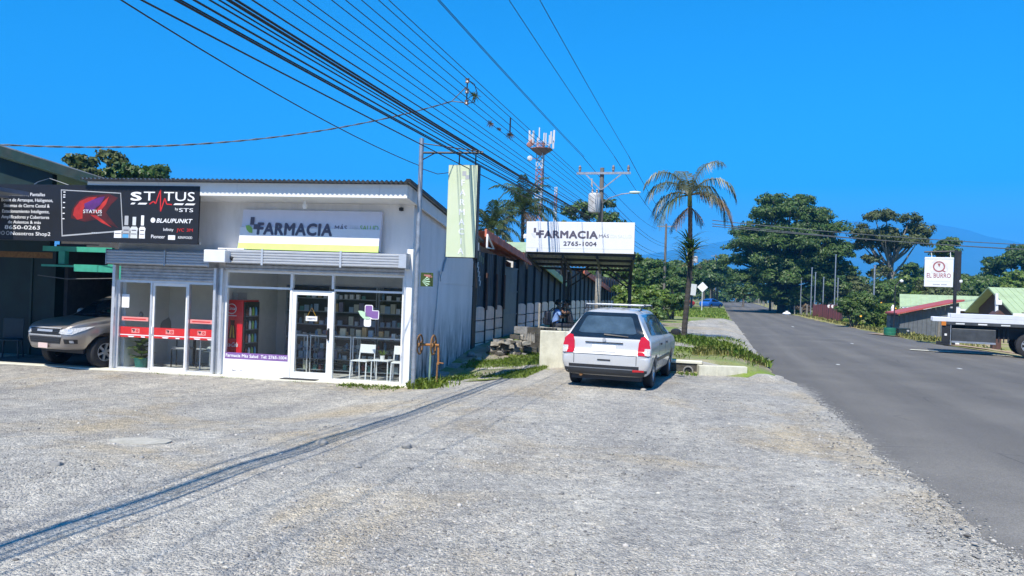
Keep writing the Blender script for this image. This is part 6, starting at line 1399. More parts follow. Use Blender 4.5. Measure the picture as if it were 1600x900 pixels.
def tree(name, label, base, h, r, blobs, n, L, m, bark='bark', seed=0, group=None, cat='tree', limbs=True, **kw):
    """trunk with limbs reaching into each blob of the crown; blobs are relative to the base"""
    t = thing(name, label, cat, base, 0, group)
    q = MB(); rs = random.Random(seed); top = Vector((rs.uniform(-.03,.03)*h, rs.uniform(-.03,.03)*h, h))
    q.tube([(0,0,-.4),(0,0,.05*h), top*.35+Vector((rs.uniform(-.1,.1)*r*3,0,0)), top*.7, top], [r*1.5, r*1.12, r*.9, r*.75, r*.5], 10)
    if limbs:
        for b in blobs:
            s_ = top*rs.uniform(.55,.95); e = Vector(b[:3]); md = s_.lerp(e, .5) + Vector((0,0,-.06*(e-s_).length)); 
            q.tube([s_, md, e], [r*.42, r*.28, r*.10], 7)
    q.build('trunk', bark, t, smooth=True)
    crown('crown', t, blobs, n, L, m, seed, **kw)
    return t
def rblobs(n, c, R, r, seed, flat=.7, zmin=-.6):
    rs = random.Random(seed); o = []
    while len(o) < n:
        d = Vector((rs.uniform(-1,1), rs.uniform(-1,1), rs.uniform(zmin,1)))
        if d.length > 1: continue
        k = rs.uniform(.7,1.3)*r; o.append((c[0]+d.x*R[0], c[1]+d.y*R[1], c[2]+d.z*R[2], k, k, k*flat))
    return o
# --- the big rain tree right of the road: layered umbrella crown
rb = []
rs_ = random.Random(4)
for z, R, k, r in ((4.6,7.4,10,1.9),(6.6,7.9,12,2.0),(8.9,7.6,12,2.0),(11.2,6.9,11,2.0),(13.4,5.3,9,1.9),(15.2,2.8,5,1.7)):
    for i in range(k):
        a = 2*pi*i/k + rs_.uniform(-.3,.3); q = R*rs_.uniform(.55,1.0)
        rb.append((q*cos(a)+.6, q*sin(a)*.9, z+rs_.uniform(-.7,.7), r*rs_.uniform(.8,1.35), r*rs_.uniform(.8,1.3), r*.62))
rb += [(-5.5,-2,3.0,1.8,1.6,1.2),(-3,-3,2.6,1.8,1.5,1.1),(2,-3,2.8,1.9,1.6,1.2),(5.5,-2,3.0,2,1.8,1.3),(-7.0,-1,2.2,1.3,1.3,1.0),(7.6,-1,3.6,1.7,1.6,1.2),(0,-2.5,1.6,1.8,1.4,1.0),(3.8,-2.5,1.3,1.5,1.3,.9),(6.5,0,7.5,2.0,2,1.2),(8.2,-1,6.0,1.8,1.8,1.0),(7.6,0,9.6,1.6,1.6,1.0),(-6.6,-1,4.4,1.7,1.7,1.0),(0,0,6,4,4,3),(0,0,10,4,4,3)]
tree('rain_tree', 'huge spreading dark green rain tree right of the road', (38.0,108,.2), 6.5, .62, rb, 105000, .36, 'leaf_dark', 'bark_dark', seed=4, nclump=34, cr=.42, flat=.45)
tree('tall_tree', 'tall loose crowned tree with bare lower limbs behind the flowering bushes', (51.6,105,-.3), 9, .5, rblobs(17, (-.2,0,11.4), (4.2,3.4,3.2), 1.45, 11) + [(3.9,0,11.6,1.2,1.2,.8),(-3.6,0,11,1.3,1.3,.9),(-2.6,0,8.2,1.2,1.2,.9),(-1.4,0,6.5,1.3,1.3,1.2)], 22000, .34, 'leaf_olive', 'bark_pale', seed=6, nclump=30, cr=.42)
tree('slim_tree', 'small slim tree sticking up behind the white hanging sign', (54.2,95,-.3), 8.4, .16, rblobs(8, (0,0,9.3), (1.6,1.4,1.3), .8, 5), 4200, .38, 'leaf_mid', seed=7, cr=.45)
tree('broad_tree', 'broad dark crowned tree at the right edge of the photo', (77.6,118,-.3), 6, .5, rblobs(16, (0,0,8.6), (5.0,4,3.4), 1.7, 8) + [(4,0,6,2,2,1.5),(-3,0,5.5,2,2,1.4)], 17000, .42, 'leaf_dark', 'bark_pale', seed=8, nclump=26, cr=.4)
# --- wood behind the right hand houses: trees one can tell apart
fr = random.Random(31)
wood_ = ((44.5,128,6.5,3.6,'leaf_dark'),(49.5,120,6.2,3.4,'leaf_dark'),(55,126,7.0,3.8,'leaf_dark'),(58.5,112,6.4,3.2,'leaf_bright'),(62.5,120,8.2,3.6,'leaf_dark'),(64,108,6.6,3.0,'leaf_bright'),(68.5,114,7.2,3.4,'leaf_mid'),(73,110,7.0,3.3,'leaf_bright'),(70,126,8.0,3.8,'leaf_dark'),(78,108,6.6,3.4,'leaf_mid'),(84,112,7.2,3.6,'leaf_dark'),(47,98,4.6,2.4,'leaf_mid'),(51.5,92,4.8,2.6,'leaf_olive'),(56,98,5.4,2.7,'leaf_mid'),(90,118,7.6,4,'leaf_dark'),(41,122,7,3.6,'leaf_dark'),(46.5,106,5.6,2.8,'leaf_olive'),(51,104,5.8,2.8,'leaf_mid'),(56.5,103,6.0,3.0,'leaf_bright'),(61,101,6.2,3.0,'leaf_mid'),(66.5,101,6.4,3.0,'leaf_bright'),(72.5,99,6.0,2.9,'leaf_mid'),(77,102,6.6,3.2,'leaf_bright'),(83,100,6.4,3.2,'leaf_olive'))
nth_ = ('leftmost','second from the left','third from the left','fourth from the left','fifth from the left','sixth from the left','seventh from the left','eighth from the left','ninth from the left')
shade_ = {'leaf_dark':'dark green','leaf_mid':'mid green','leaf_bright':'bright green','leaf_olive':'olive green'}
for i, (x, y, h, R, m) in enumerate(wood_):
    same = sorted(q[0]/q[1] for q in wood_ if q[4] == m)
    tree('leafy_tree', '%s tree of the wood behind the houses, %s of its colour' % (shade_[m], nth_[same.index(x/y)]), (x,y,-.4), h*.55, .2, rblobs(11, (0,0,h*.62), (R*.85,R*.8,h*.42), R*.46, 40+i), 8000, .44, m, seed=50+i, group='trees of the wood behind the houses', nclump=16, cr=.42)
# flowering bushes by the road
mat('flower_yellow', (.75,.38,.03), .5, var=.2)
def bush(label, x, y, blobs, n, L, m, seed, flowers=0, zb=None, name='bush'):
    t = thing(name, label, 'bush', (x,y,gxy(x,y) if zb is None else zb), 0)
    q = MB(); rs = random.Random(seed)
    for b in blobs[:6]: q.tube([(rs.uniform(-.2,.2),rs.uniform(-.2,.2),-.1), (b[0]*.5,b[1]*.5,b[2]*.5), (b[0],b[1],b[2])], [.06,.045,.02], 5)
    q.build('stems', 'bark', t); crown('foliage', t, blobs, n, L, m, seed, nclump=18, cr=.42)
    if flowers:
        P, N = crown_points(blobs, flowers*3, np.random.RandomState(seed), 18, .42); k = RS.permutation(len(P))[:flowers]
        v, f = leaf_quads(P[k]+N[k]*.12, N[k], np.full(len(k), .20), RS, .9); link('flowers', np_mesh('flowers', v, f, 4, 'flower_yellow'), t)
    return t
bush('rounded green bush with a few yellow flowers beside the red fence', 26.7, 60, rblobs(14, (0,0,1.55), (1.0,1.0,1.15), .75, 3, .85, -1), 13000, .19, 'leaf_mid', 3, 18)
bush('flowering bush with orange blossoms leaning towards the green drum', 29.3, 61, rblobs(14, (0,0,1.35), (1.05,1.0,1.05), .68, 9, .85, -1), 12000, .18, 'leaf_bright', 9, 30)
# --- left side of the road
for i, (x, y, h, R, m, lab) in enumerate(((12.2,76,6.0,2.7,'leaf_dark','dark dense tree behind the right end of the canopy sign'),(16.6,84,5.6,2.4,'leaf_mid','green tree standing behind the trunk of the drooping palm'),(8.4,60,5.2,2.2,'leaf_dark','dark tree close behind the canopy roof'),(20.2,96,5.6,2.5,'leaf_dark','dark tree left of the diamond road sign'),(24,112,6.5,2.8,'leaf_mid','green tree above the parked blue car'),(14,100,6.8,3,'leaf_dark','tree at the back of the left hand grove'),(27,135,7.5,3.2,'leaf_dark','dark tree left of the far road end'),(33,160,9.2,3.8,'leaf_olive','olive crowned tree above the crest of the road'),(38.5,175,9.8,4.2,'leaf_dark','tall dark tree at the far end of the road'),(47.5,190,10,4.2,'leaf_olive','pale olive tree far behind the road crest'),(53,205,9,4,'leaf_dark','dark far tree between the road crest and the rain tree'),(7.6,78,14.2,3.0,'leaf_mid','tree rising just behind the utility pole'))):
    tree('roadside_tree', lab, (x,y,gxy(x,y)), h*.5, .22, rblobs(10, (0,0,h*.62), (R*.8,R*.75,h*.27), R*.42, 70+i), 8500, .34 if y < 90 else .5, m, seed=90+i, nclump=18, cr=.42)
bush('glossy bush right below the canopy sign', 8.0, 47, rblobs(9, (0,0,1.5), (1.5,1.2,1.0), .7, 21), 7000, .24, 'leaf_bright', 21)
bush('low bright bush above the roof rack of the station wagon', 7.3, 41, rblobs(7, (0,0,.7), (1.2,.8,.5), .5, 22), 4500, .20, 'leaf_mid', 22)
bush('yellow green croton bush in front of the red car', 13.2, 66, rblobs(6, (0,0,.9), (.9,.8,.6), .5, 23), 3000, .22, 'leaf_bright', 23, 30)
bush('yellow flowering shrub left of the blue car', 19.8, 92, rblobs(6, (0,0,.9), (1.2,.8,.5), .6, 24), 2600, .28, 'leaf_bright', 24, 160)
bush('dark shrub at the foot of the leaning pole', 10.8, 52, rblobs(7, (0,0,1.1), (1.3,.9,.8), .6, 25), 4000, .24, 'leaf_dark', 25)
for i, (s, t) in enumerate(((112,11.5),(119,11.8),(128,11.6),(140,11.4))):
    p = W(s, t); bush(('scrubby dry bush behind the white rubbish bag','dry brown scrub along the far right fence','dark scrub below the rain tree','last scrub before the road crest')[i], p.x, p.y, rblobs(6, (0,0,.9), (1.6,1.2,.6), .6, 30+i), 2600, .34, 'leaf_dry' if i < 2 else 'leaf_mid', 30+i)
# the far wood that closes the view: one mass, too far off to tell trees apart
fw = []
rw = random.Random(91)
for k in range(64):
    x = 26 + 3.1*k + rw.uniform(-1.2,1.2); y = 235 - .45*abs(x-60) + rw.uniform(-12,12); hh = rw.uniform(9,14) if x > 60 else rw.uniform(8,11)
    fw += [(x,y,hh*.45,2.6,2.2,hh*.45), (x+rw.uniform(-1.5,1.5),y-1,hh*.78,2.0,1.8,1.7)]
for k in range(150):
    x = 14 + 1.15*k + rw.uniform(-.6,.6); fw.append((x, 222 + rw.uniform(-8,8) - .2*abs(x-60), rw.uniform(1.5,3.2), 2.2, 1.8, 2.4))
crown('far_wood', None, fw, 110000, .75, 'leaf_mid', 88, nclump=10, cr=.5, kind='stuff', label='far mass of woodland below the mountains', cat='wood')
for i, (x, y, h, R, m) in enumerate(((36.5,140,8.2,3.6,'leaf_dark'),(40.5,152,8.8,3.8,'leaf_mid'),(30.5,146,8.5,3.6,'leaf_dark'),(26,120,6.8,3.2,'leaf_dark'))):
    tree('roadside_tree', ('dark tree right behind the diamond road sign','mid green tree at the far bend of the road','dark tree behind the blue car','dense tree behind the grey upright panel')[i], (x,y,gxy(x,y)), h*.5, .25, rblobs(11, (0,0,h*.56), (R*.85,R*.75,h*.36), R*.42, 170+i), 8500, .5, m, seed=190+i, nclump=18, cr=.45)
# trees behind the shop roof, far left
tree('back_tree', 'tree with an airy crown above the zinc roof, left of the darker one', (-24.6,45,-.3), 6.4, .25, rblobs(8, (0,0,8.0), (1.5,1.4,1.4), .8, 101) + [(-1.9,0,7.4,.5,.5,.4),(-2.6,0,8.0,.4,.4,.3)], 4200, .30, 'leaf_olive', seed=101, cr=.42)
tree('back_tree', 'darker tree above the zinc roof, right of the airy one', (-21.7,45,-.3), 6, .25, rblobs(10, (0,0,7.7), (1.7,1.4,1.0), .8, 102) + [(-.9,0,7.4,.8,.8,.6)], 6500, .30, 'leaf_dark', seed=102, cr=.42)
tree('back_tree', 'low scrubby tree seen under the workshop roof edge', (-27.5,47,-.3), 4.5, .2, rblobs(7, (0,0,6.3), (1.6,1.2,.8), .6, 103), 3200, .3, 'leaf_mid', seed=103, cr=.42)

# --- palms: every frond a mesh of its own
def frond(mb, base, az, el, L, droop, nl=34, ll=.55, seed=0, hang=.6, lw=.035, twist=0, stem=.03):
    rs = random.Random(seed); p = Vector(base); d = Vector((cos(az)*cos(el), sin(az)*cos(el), sin(el))); n = 14; pts = [p.copy()]; ds = [d.copy()]
    for i in range(n):
        d = (d + Vector((0,0,-droop/n*(.4+1.6*(i/n))))).normalized(); p = p + d*L/n; pts.append(p.copy()); ds.append(d.copy())
    mb.tube(pts, [stem*(1-.85*i/n) for i in range(n+1)], 5, cap=False)
    for k in range(nl):
        f = .12 + .87*k/(nl-1); x = f*n; i = min(n-1, int(x)); q = pts[i].lerp(pts[i+1], x-i); t = ds[i]
        sd = t.cross(Vector((0,0,1))); sd = sd.normalized() if sd.length > .05 else Vector((sin(az),-cos(az),0)); upv = sd.cross(t)
        l_ = ll*(.35+.65*sin(pi*min(1,f*.8+.2)))*rs.uniform(.8,1.1)
        for sg in (-1,1):
            o = (sd*sg*.75 + t*.55 + upv*.25 + Vector((rs.uniform(-.12,.12),rs.uniform(-.12,.12),rs.uniform(-.1,.1)))).normalized()
            m1 = q + o*l_*.5 + Vector((0,0,-hang*.12*l_)); m2 = q + o*l_*.9 + Vector((0,0,-hang*.62*l_)); w = t*lw
            mb.add([q-w*.5, q+w*.5, m1+w, m1-w, m2+w*.25, m2-w*.25], [(0,1,2,3),(3,2,4,5)])
    return mb
pm = thing('roadside_palm', 'slender palm with arching grey green fronds on the grassy island', 'palm', (6.16,27.33,gxy(6.16,27.33)), 0)
tp_ = [(0,0,-.2),(.02,0,.5),(.08,0,1.4),(.14,.0,2.4),(.12,0,3.4),(.09,0,4.3),(.06,0,4.9)]
m_ = MB(); ring = []
for i in range(60):
    f = i/59*6; k = min(5,int(f)); a = Vector(tp_[k]).lerp(Vector(tp_[k+1]), f-k); ring.append((a, (.105-.0006*i)*(1+.07*(i%2))))
m_.tube([a for a,_ in ring], [r for _,r in ring], 12); m_.build('trunk', 'bark_dark', pm, smooth=False)
MB().tube([(.06,0,4.75),(.05,0,5.1),(.04,0,5.45)], [.085,.075,.03], 10).build('crownshaft', 'leaf_olive', pm, smooth=True)
c0 = (.05,0,5.15)
for i, (az, el, L, dr, mt) in enumerate(((radians(172),1.12,2.15,2.6,'leaf_palm'),(radians(195),.78,2.0,2.3,'leaf_palm'),(radians(185),.38,1.75,2.6,'leaf_palm'),(radians(200),-.05,1.8,2.0,'leaf_olive'),(radians(100),1.22,1.9,2.2,'leaf_palm'),(radians(15),1.30,2.0,2.0,'leaf_palm'),(radians(-12),1.0,2.15,2.9,'leaf_palm'),(radians(8),.50,2.0,2.9,'leaf_olive'),(radians(-18),.28,2.1,2.5,'leaf_dry'),(radians(250),.9,1.6,2.4,'leaf_palm'),(radians(300),.75,1.6,2.6,'leaf_palm'))):
    frond(MB(), c0, az, el, L, dr, 38, .64, i+5, hang=1.5, lw=.016).build('frond', mt, pm, fix=False)
for i, (az, L) in enumerate(((2.7,1.1),(3.6,1.0),(.2,.8))): frond(MB(), (.06,0,4.75), az, -.7, L, .8, 18, .4, i+60, hang=1.3, lw=.02).build('frond', 'leaf_dry', pm, fix=False)
q = MB(); r_ = random.Random(12)
for k in range(11):
    z = 2.75+.075*k; a = r_.uniform(0,6.28); blades(q, (.12+.1*cos(a), .1*sin(a), z), 10, .92, .06, r_, up=.62, droop=.9)
ep = thing('air_plant', 'dark strappy plant growing in a clump on the palm trunk', 'plant', (6.16,27.33,gxy(6.16,27.33)), 0)
q.build('leaves', 'leaf_dark', ep, fix=False)
q = MB(); 
for k in range(6): a = r_.uniform(0,6.28); blades(q, (.12+.12*cos(a), .12*sin(a), 2.6+.16*k), 6, .6, .05, r_, up=.3, droop=1.2)
q.build('dead_leaves', 'leaf_dry', ep, fix=False)
def coco(label, base, h, n, L, seed, m='leaf_coco'):
    t = thing('coconut_palm', label, 'palm', base, 0); rs = random.Random(seed); e = Vector((rs.uniform(-.5,.5),0,h))
    MB().tube([(0,0,-.3),e*.35+Vector((.15,0,0)),e*.7,e], [.24,.18,.15,.13], 10).build('trunk', 'bark', t, smooth=True)
    for k in range(n):
        az = 2.4*k + rs.uniform(-.25,.25); el = 1.35 - 1.75*(k/n) + rs.uniform(-.12,.12)
        frond(MB(), e, az, el, L*rs.uniform(.85,1.1), 1.3+.5*rs.random(), 30, L*.30, seed*40+k, hang=.9, lw=.045, stem=.05).build('frond', m if k < n-3 else 'leaf_dry', t, fix=False)
    q = MB()
    for k in range(6): a = k*1.05; q.lathe([(0,-.13),(.10,-.07),(.12,.02),(.06,.12),(0,.14)], 8, tuple(e+Vector((.22*cos(a),.22*sin(a),-.28))))
    q.build('coconuts', 'leaf_olive', t, smooth=True)
coco('taller coconut palm behind the house with the red roof edge', (.9,62,.3), 8.2, 26, 3.5, 3)
coco('lower coconut palm left of the taller one', (-1.9,58,.3), 6.3, 22, 3.0, 5)
coco('small palm far off at the right edge of the road crest', (44.5,148,.6), 2.6, 14, 2.2, 9, 'leaf_bright')

# --- grass: thin blades in clumps, one stuff object per area
def grass(name, label, pts, h, m, seed, w=.012):
    """pts: (x, y, z, scale)"""
    rs = np.random.RandomState(seed); P = np.array(pts); n = len(P); a = rs.rand(n)*2*pi; ln = rs.rand(n)*.75+.1; H = h*(.5+.8*rs.rand(n))*P[:,3]
    dx, dy = np.cos(a), np.sin(a); b = np.stack([-dy, dx, np.zeros(n)], 1)*(w*P[:,3]*.8)[:,None]; p0 = P[:,:3]; lean = np.stack([dx*ln*H, dy*ln*H, H*.0], 1)
    mid = p0 + lean*.35 + np.stack([0*H,0*H,H*.6],1); tip = p0 + lean + np.stack([0*H,0*H,H*(1-.35*ln)],1)
    v = np.stack([p0-b, p0+b, mid+b*.7, tip, mid-b*.7], 1).reshape(-1,3); f = np.arange(5*n)
    return link(name, np_mesh(name, v, f, 5, m), label=label, cat='grass', kind='stuff')
gr_ = random.Random(77)
def scatter(n, fn, dens=None):
    o = []
    while len(o) < n:
        s, t, k = fn(); p = W(s, t)
        if dens and dens(p, s, t) < gr_.random(): continue
        o.append((p.x, p.y, p.z+.03, k))
    return o
grass('bank_grass', 'bright grass growing on the bank beside the shop wall', scatter(17000, lambda: (gr_.uniform(15.9,22.5), gr_.uniform(-6.1,-3.9), gr_.uniform(.6,1.2)), lambda p,s,t: (.9 if noise.noise((p.x*.9,p.y*.9,0)) > -.12 else .04)*sst(-6.4,-5.4,t+.14*(s-17))*(.15 if 16.6 < s < 17.5 and t < -4.6 else 1)), .07, 'grass_blade', 1, .007)
grass('island_grass', 'long bright grass round the foot of the roadside palm', scatter(4200, lambda: (gr_.uniform(20.5,29.5), gr_.uniform(-2.2,1.4), gr_.uniform(.7,1.35)), lambda p,s,t: max(0., 1-abs(t-(-1.15+ (28-s)*.30))/.85)**.6*(.8+.4*noise.noise((p.x,p.y,3)))), .15, 'grass_blade', 2, .009)
grass('terrace_grass', 'sparse short grass over the terrace behind the retaining wall', scatter(5200, lambda: (gr_.uniform(18.8,30), gr_.uniform(-4.2,1.0), gr_.uniform(.5,1.1)), lambda p,s,t: .85 if noise.noise((p.x*.7,p.y*.7,12)) > .02 else .08), .12, 'grass_blade', 13, .010)
grass('edge_grass', 'short yellowish grass at the tip of the island by the road', scatter(2600, lambda: (gr_.uniform(20.2,23), gr_.uniform(-.6,1.25), gr_.uniform(.6,1.1)), lambda p,s,t: .8 if noise.noise((p.x*1.3,p.y*1.3,8)) > -.2 else .1), .13, 'grass_dry', 3)
grass('wall_grass', 'weeds along the foot of the retaining wall', scatter(420, lambda: (gr_.uniform(18.1,18.45), gr_.uniform(-3.4,-.4), gr_.uniform(.5,1.2)), lambda p,s,t: .9 if noise.noise((p.x*1.5,0,4)) > -.15 else .1), .08, 'grass_blade', 4)
gp = []
for _ in range(1500):
    k = gr_.random(); x = -6.6*gr_.random() if gr_.random() < .55 else -1.6*gr_.random()
    if noise.noise((x*1.2,5,5)) < (-.05 if x < -1.6 else -.4): continue
    p = B(x, -.32-.10*abs(gr_.gauss(0,1))*(2.2 if x > -1.5 else .6), 0); gp.append((p.x,p.y,gxy(p.x,p.y)+.0,gr_.uniform(.4,1.0)*(1.2 if x > -1.3 else .7)))
grass('step_weeds', 'small weeds along the step in front of the shops', gp, .09, 'grass_blade', 5, .009)
gp = []
for _ in range(1500): p = B(.15+abs(gr_.gauss(0,.28)), -.55+abs(gr_.gauss(0,.5)), 0); gp.append((p.x,p.y,gxy(p.x,p.y)+.02,gr_.uniform(.6,1.3)))
grass('corner_weeds', 'leafy weeds round the valve stand at the shop corner', gp, .15, 'grass_blade', 6, .014)
grass('verge_grass', 'mown grass strip on the left of the far road', scatter(24000, lambda: (gr_.uniform(50,110)**1.0, gr_.uniform(-7,.9), gr_.uniform(.8,1.4)), lambda p,s,t: (.9 if (s > 62 or t < -3.2) else .0)*(.5+.5*(noise.noise((p.x*.3,p.y*.3,0)) > -.2))), .16, 'grass_blade', 7, .035)
grass('right_grass', 'dry grass on the right verge of the road', scatter(9000, lambda: (gr_.uniform(44,130), 10.2+abs(gr_.gauss(0,1.6)), gr_.uniform(.7,1.3)), lambda p,s,t: .75 if noise.noise((p.x*.25,p.y*.25,5)) > -.15 else .15), .22, 'grass_dry', 8, .05)
grass('right_green', 'greener grass clumps below the fences right of the road', scatter(5000, lambda: (gr_.uniform(60,150), 11+abs(gr_.gauss(0,1.2)), gr_.uniform(.8,1.6)), lambda p,s,t: .8 if noise.noise((p.x*.2,p.y*.2,15)) > 0 else .05), .32, 'grass_blade', 9, .06)

# ------------------------------------------------------------------ cell tower and mast
mat('tower_white', (.72,.70,.70), .5, var=.05); mat('tower_red', (.42,.20,.17), .5, var=.1)
def tower(label, base, h, w, sec, r, plat=False):
    t = thing('cell_tower' if plat else 'radio_mast', label, 'tower', base, .3); C3 = [(w*.577*cos(a), w*.577*sin(a)) for a in (.5,.5+2.094,.5+4.189)]
    for i in range(int(h/sec)):
        q = MB(); z0 = i*sec; z1 = z0+sec
        for k in range(3):
            x, y = C3[k]; x2, y2 = C3[(k+1)%3]; q.tube([(x,y,z0),(x,y,z1)], r, 5); q.beam((x,y,z0),(x2,y2,z1), r*1.1); q.beam((x2,y2,z0),(x,y,z1), r*1.1); q.beam((x,y,z1-r),(x2,y2,z1-r), r*1.1)
        q.build('lattice_section', 'tower_red' if (i // 2) % 2 else 'tower_white', t)
    if plat:
        z = h-2.4; q = MB(); q.lathe([(.5,z),(1.9,z),(1.9,z+.12),(.5,z+.12)], 6); q.lathe([(.5,z-.9),(1.85,z-.02)], 6); q.build('platform', 'tower_red', t)
        q = MB()
        for k in range(3):
            a = 2.094*k+.4; p1 = (1.9*cos(a),1.9*sin(a)); p2 = (1.9*cos(a+2.094),1.9*sin(a+2.094)); q.tube([(*p1,z+1.0),(*p2,z+1.0)], .05, 5)
        q.build('rail', 'tower_white', t)
        for k in range(12):
            a = 2*pi*k/12; MB().box(-.13,.13,-.08,.08,0,1.9).build('antenna', 'tower_white', t, loc=(1.95*cos(a),1.95*sin(a),z+.3+.4*(k%3))).rotation_euler = (0,0,a)
        for k, (x, z_) in enumerate(((-1.9,-1.6),(-2.1,.5),(-1.6,1.0))): MB().lathe([(0,-.1),(.35,-.06),(.42,.02),(.42,.12),(0,.16)], 14, (x,-.3,z+z_), 'Y').build('dish', 'tower_red' if k else 'tower_white', t, smooth=True)
        MB().tube([(-.5,-.3,z-1.6),(-1.9,-.3,z-1.6)], .05, 5).tube([(-.5,-.3,z+.6),(-2.1,-.3,z+.5)], .05, 5).build('dish_arm', 'tower_red', t)
    return t
tower('white and red lattice cell tower with a crown of antennas', (3.8,120,-.5), 27.2, 1.25, 1.36, .07, True)
tower('thin red and white lattice mast right of the cell tower', (6.9,130,-.5), 20.5, .5, 1.2, .04)

# ------------------------------------------------------------------ mountains
mat('mountain_forest', (.045,.07,.035), .9, col2=(.075,.10,.05), scale=.004, bump=0)
def ridge(name, pts, dy, seed, m='mountain_forest'):
    """a slope from a foot line up to a crest line, roughened, with a back slope"""
    xs = np.array([p[0] for p in pts]); zs = np.array([p[2] for p in pts]); ys = np.array([p[1] for p in pts]); n = 150; mth_ = 40
    v = []; f = []
    for i in range(n+1):
        k = i/n; x = xs[0]+(xs[-1]-xs[0])*k; z = float(np.interp(x, xs, zs)); y = float(np.interp(x, xs, ys)); z += 12*noise.noise((x*.006, seed, 0)) + 6*noise.noise((x*.02, seed, 1))
        for j in range(mth_+1):
            q = j/mth_; s_ = (q if q <= .7 else .7+(q-.7)); hgt = (q/.7)**1.15 if q <= .7 else 1-.45*(q-.7)/.3
            rid = 1 + (.16*noise.noise((x*.0025, q*4+seed, 2)) + .10*noise.noise((x*.006, q*9, seed)))*(1-abs(hgt-.5)*2 if q < .7 else 0)*1.2
            v.append((x + 120*noise.noise((x*.001, q*3, seed)), y - dy*(1-s_/.7), max(-1.5, z*hgt*rid - 20*(1-q))))
    w = mth_+1
    for i in range(n):
        for j in range(mth_): f.append((i*w+j, (i+1)*w+j, (i+1)*w+j+1, i*w+j+1))
    me = bpy.data.meshes.new(name); me.from_pydata(v, [], f); me.materials.append(MATS[m]); me.polygons.foreach_set('use_smooth', [True]*len(f))
    bm = bmesh.new(); bm.from_mesh(me); bmesh.ops.recalc_face_normals(bm, faces=bm.faces); bm.to_mesh(me); bm.free()
    return link(name, me, kind='structure')
ridge('mountain', [(-3500,7600,120),(-1500,7500,170),(0,7300,235),(750,7000,302),(1156,7000,386),(1446,7000,431),(1736,7000,494),(2025,7000,568),(2489,7000,666),(2954,7000,752),(3245,7000,782),(3478,7000,800),(3712,7000,779),(3947,7000,752),(4123,7000,723),(4417,7000,650),(4800,7000,560),(5600,7000,470),(7500,6800,300)], 3200, 3)
ridge('foothill', [(-2000,4400,30),(500,4300,70),(1100,4300,120),(1500,4300,150),(1900,4300,120),(2400,4300,90),(3200,4300,160),(4500,4200,120),(6500,4100,60)], 1500, 9)

# ------------------------------------------------------------------ air
hz = MB().box(-9600, 9600, -9400, 9700, -2.3, 1000).build('haze', 'print_white', kind='stuff'); hz.data.materials.clear()
hm = bpy.data.materials.new('haze_air'); hm.use_nodes = True; hn = hm.node_tree.nodes; hn.clear()
ho = hn.new('ShaderNodeOutputMaterial'); hv = hn.new('ShaderNodeVolumePrincipled'); hv.inputs['Color'].default_value = (.05,.40,.95,1); hv.inputs['Density'].default_value = .00028; hv.inputs['Anisotropy'].default_value = -0.2
hm.node_tree.links.new(hv.outputs[0], ho.inputs['Volume']); hz.data.materials.append(hm); hz.display_type = 'WIRE'
hz['label'] = 'thin blue haze in the air before the mountains'; hz['category'] = 'haze'
# ------------------------------------------------------------------ two people sitting close together under the canopy
mat('skin', (.27,.14,.085), .5, var=.08); mat('shirt_blue', (.26,.42,.80), .8, var=.08, scale=8); mat('shirt_dark', (.02,.022,.03), .8, var=.3, scale=20, col2=(.07,.06,.07)); mat('trousers', (.03,.035,.05), .85); mat('hair', (.012,.009,.008), .6); mat('pack_navy', (.02,.024,.04), .7, var=.3)
def skin_obj(name, m, parent, chains, root=0, sub=2):
    """chains: lists of (point, radius); points shared by position"""
    vs = []; rad = []; es = []; key = {}
    def vid(p, r):
        k = tuple(round(c, 3) for c in p)
        if k not in key: key[k] = len(vs); vs.append(p); rad.append(r)
        return key[k]
    for ch in chains:
        ids = [vid(p, r) for p, r in ch]; es += [(a, b) for a, b in zip(ids[:-1], ids[1:])]
    me = bpy.data.meshes.new(name); me.from_pydata(vs, es, []); o = bpy.data.objects.new(name, me); COL.objects.link(o)
    sk = o.modifiers.new('skin', 'SKIN'); sk.use_smooth_shade = True; sk.branch_smoothing = .4
    for i, r in enumerate(rad):
        r2 = r if isinstance(r, tuple) else (r, r); me.skin_vertices[0].data[i].radius = r2
    me.skin_vertices[0].data[root].use_root = True
    sb = o.modifiers.new('sub', 'SUBSURF'); sb.levels = sub; sb.render_levels = sub
    dg = bpy.context.evaluated_depsgraph_get(); m2 = bpy.data.meshes.new_from_object(o.evaluated_get(dg)); o.modifiers.clear(); o.data = m2; m2.name = name
    m2.materials.clear(); m2.materials.append(MATS[m]); m2.polygons.foreach_set('use_smooth', [True]*len(m2.polygons)); o.parent = parent
    return o
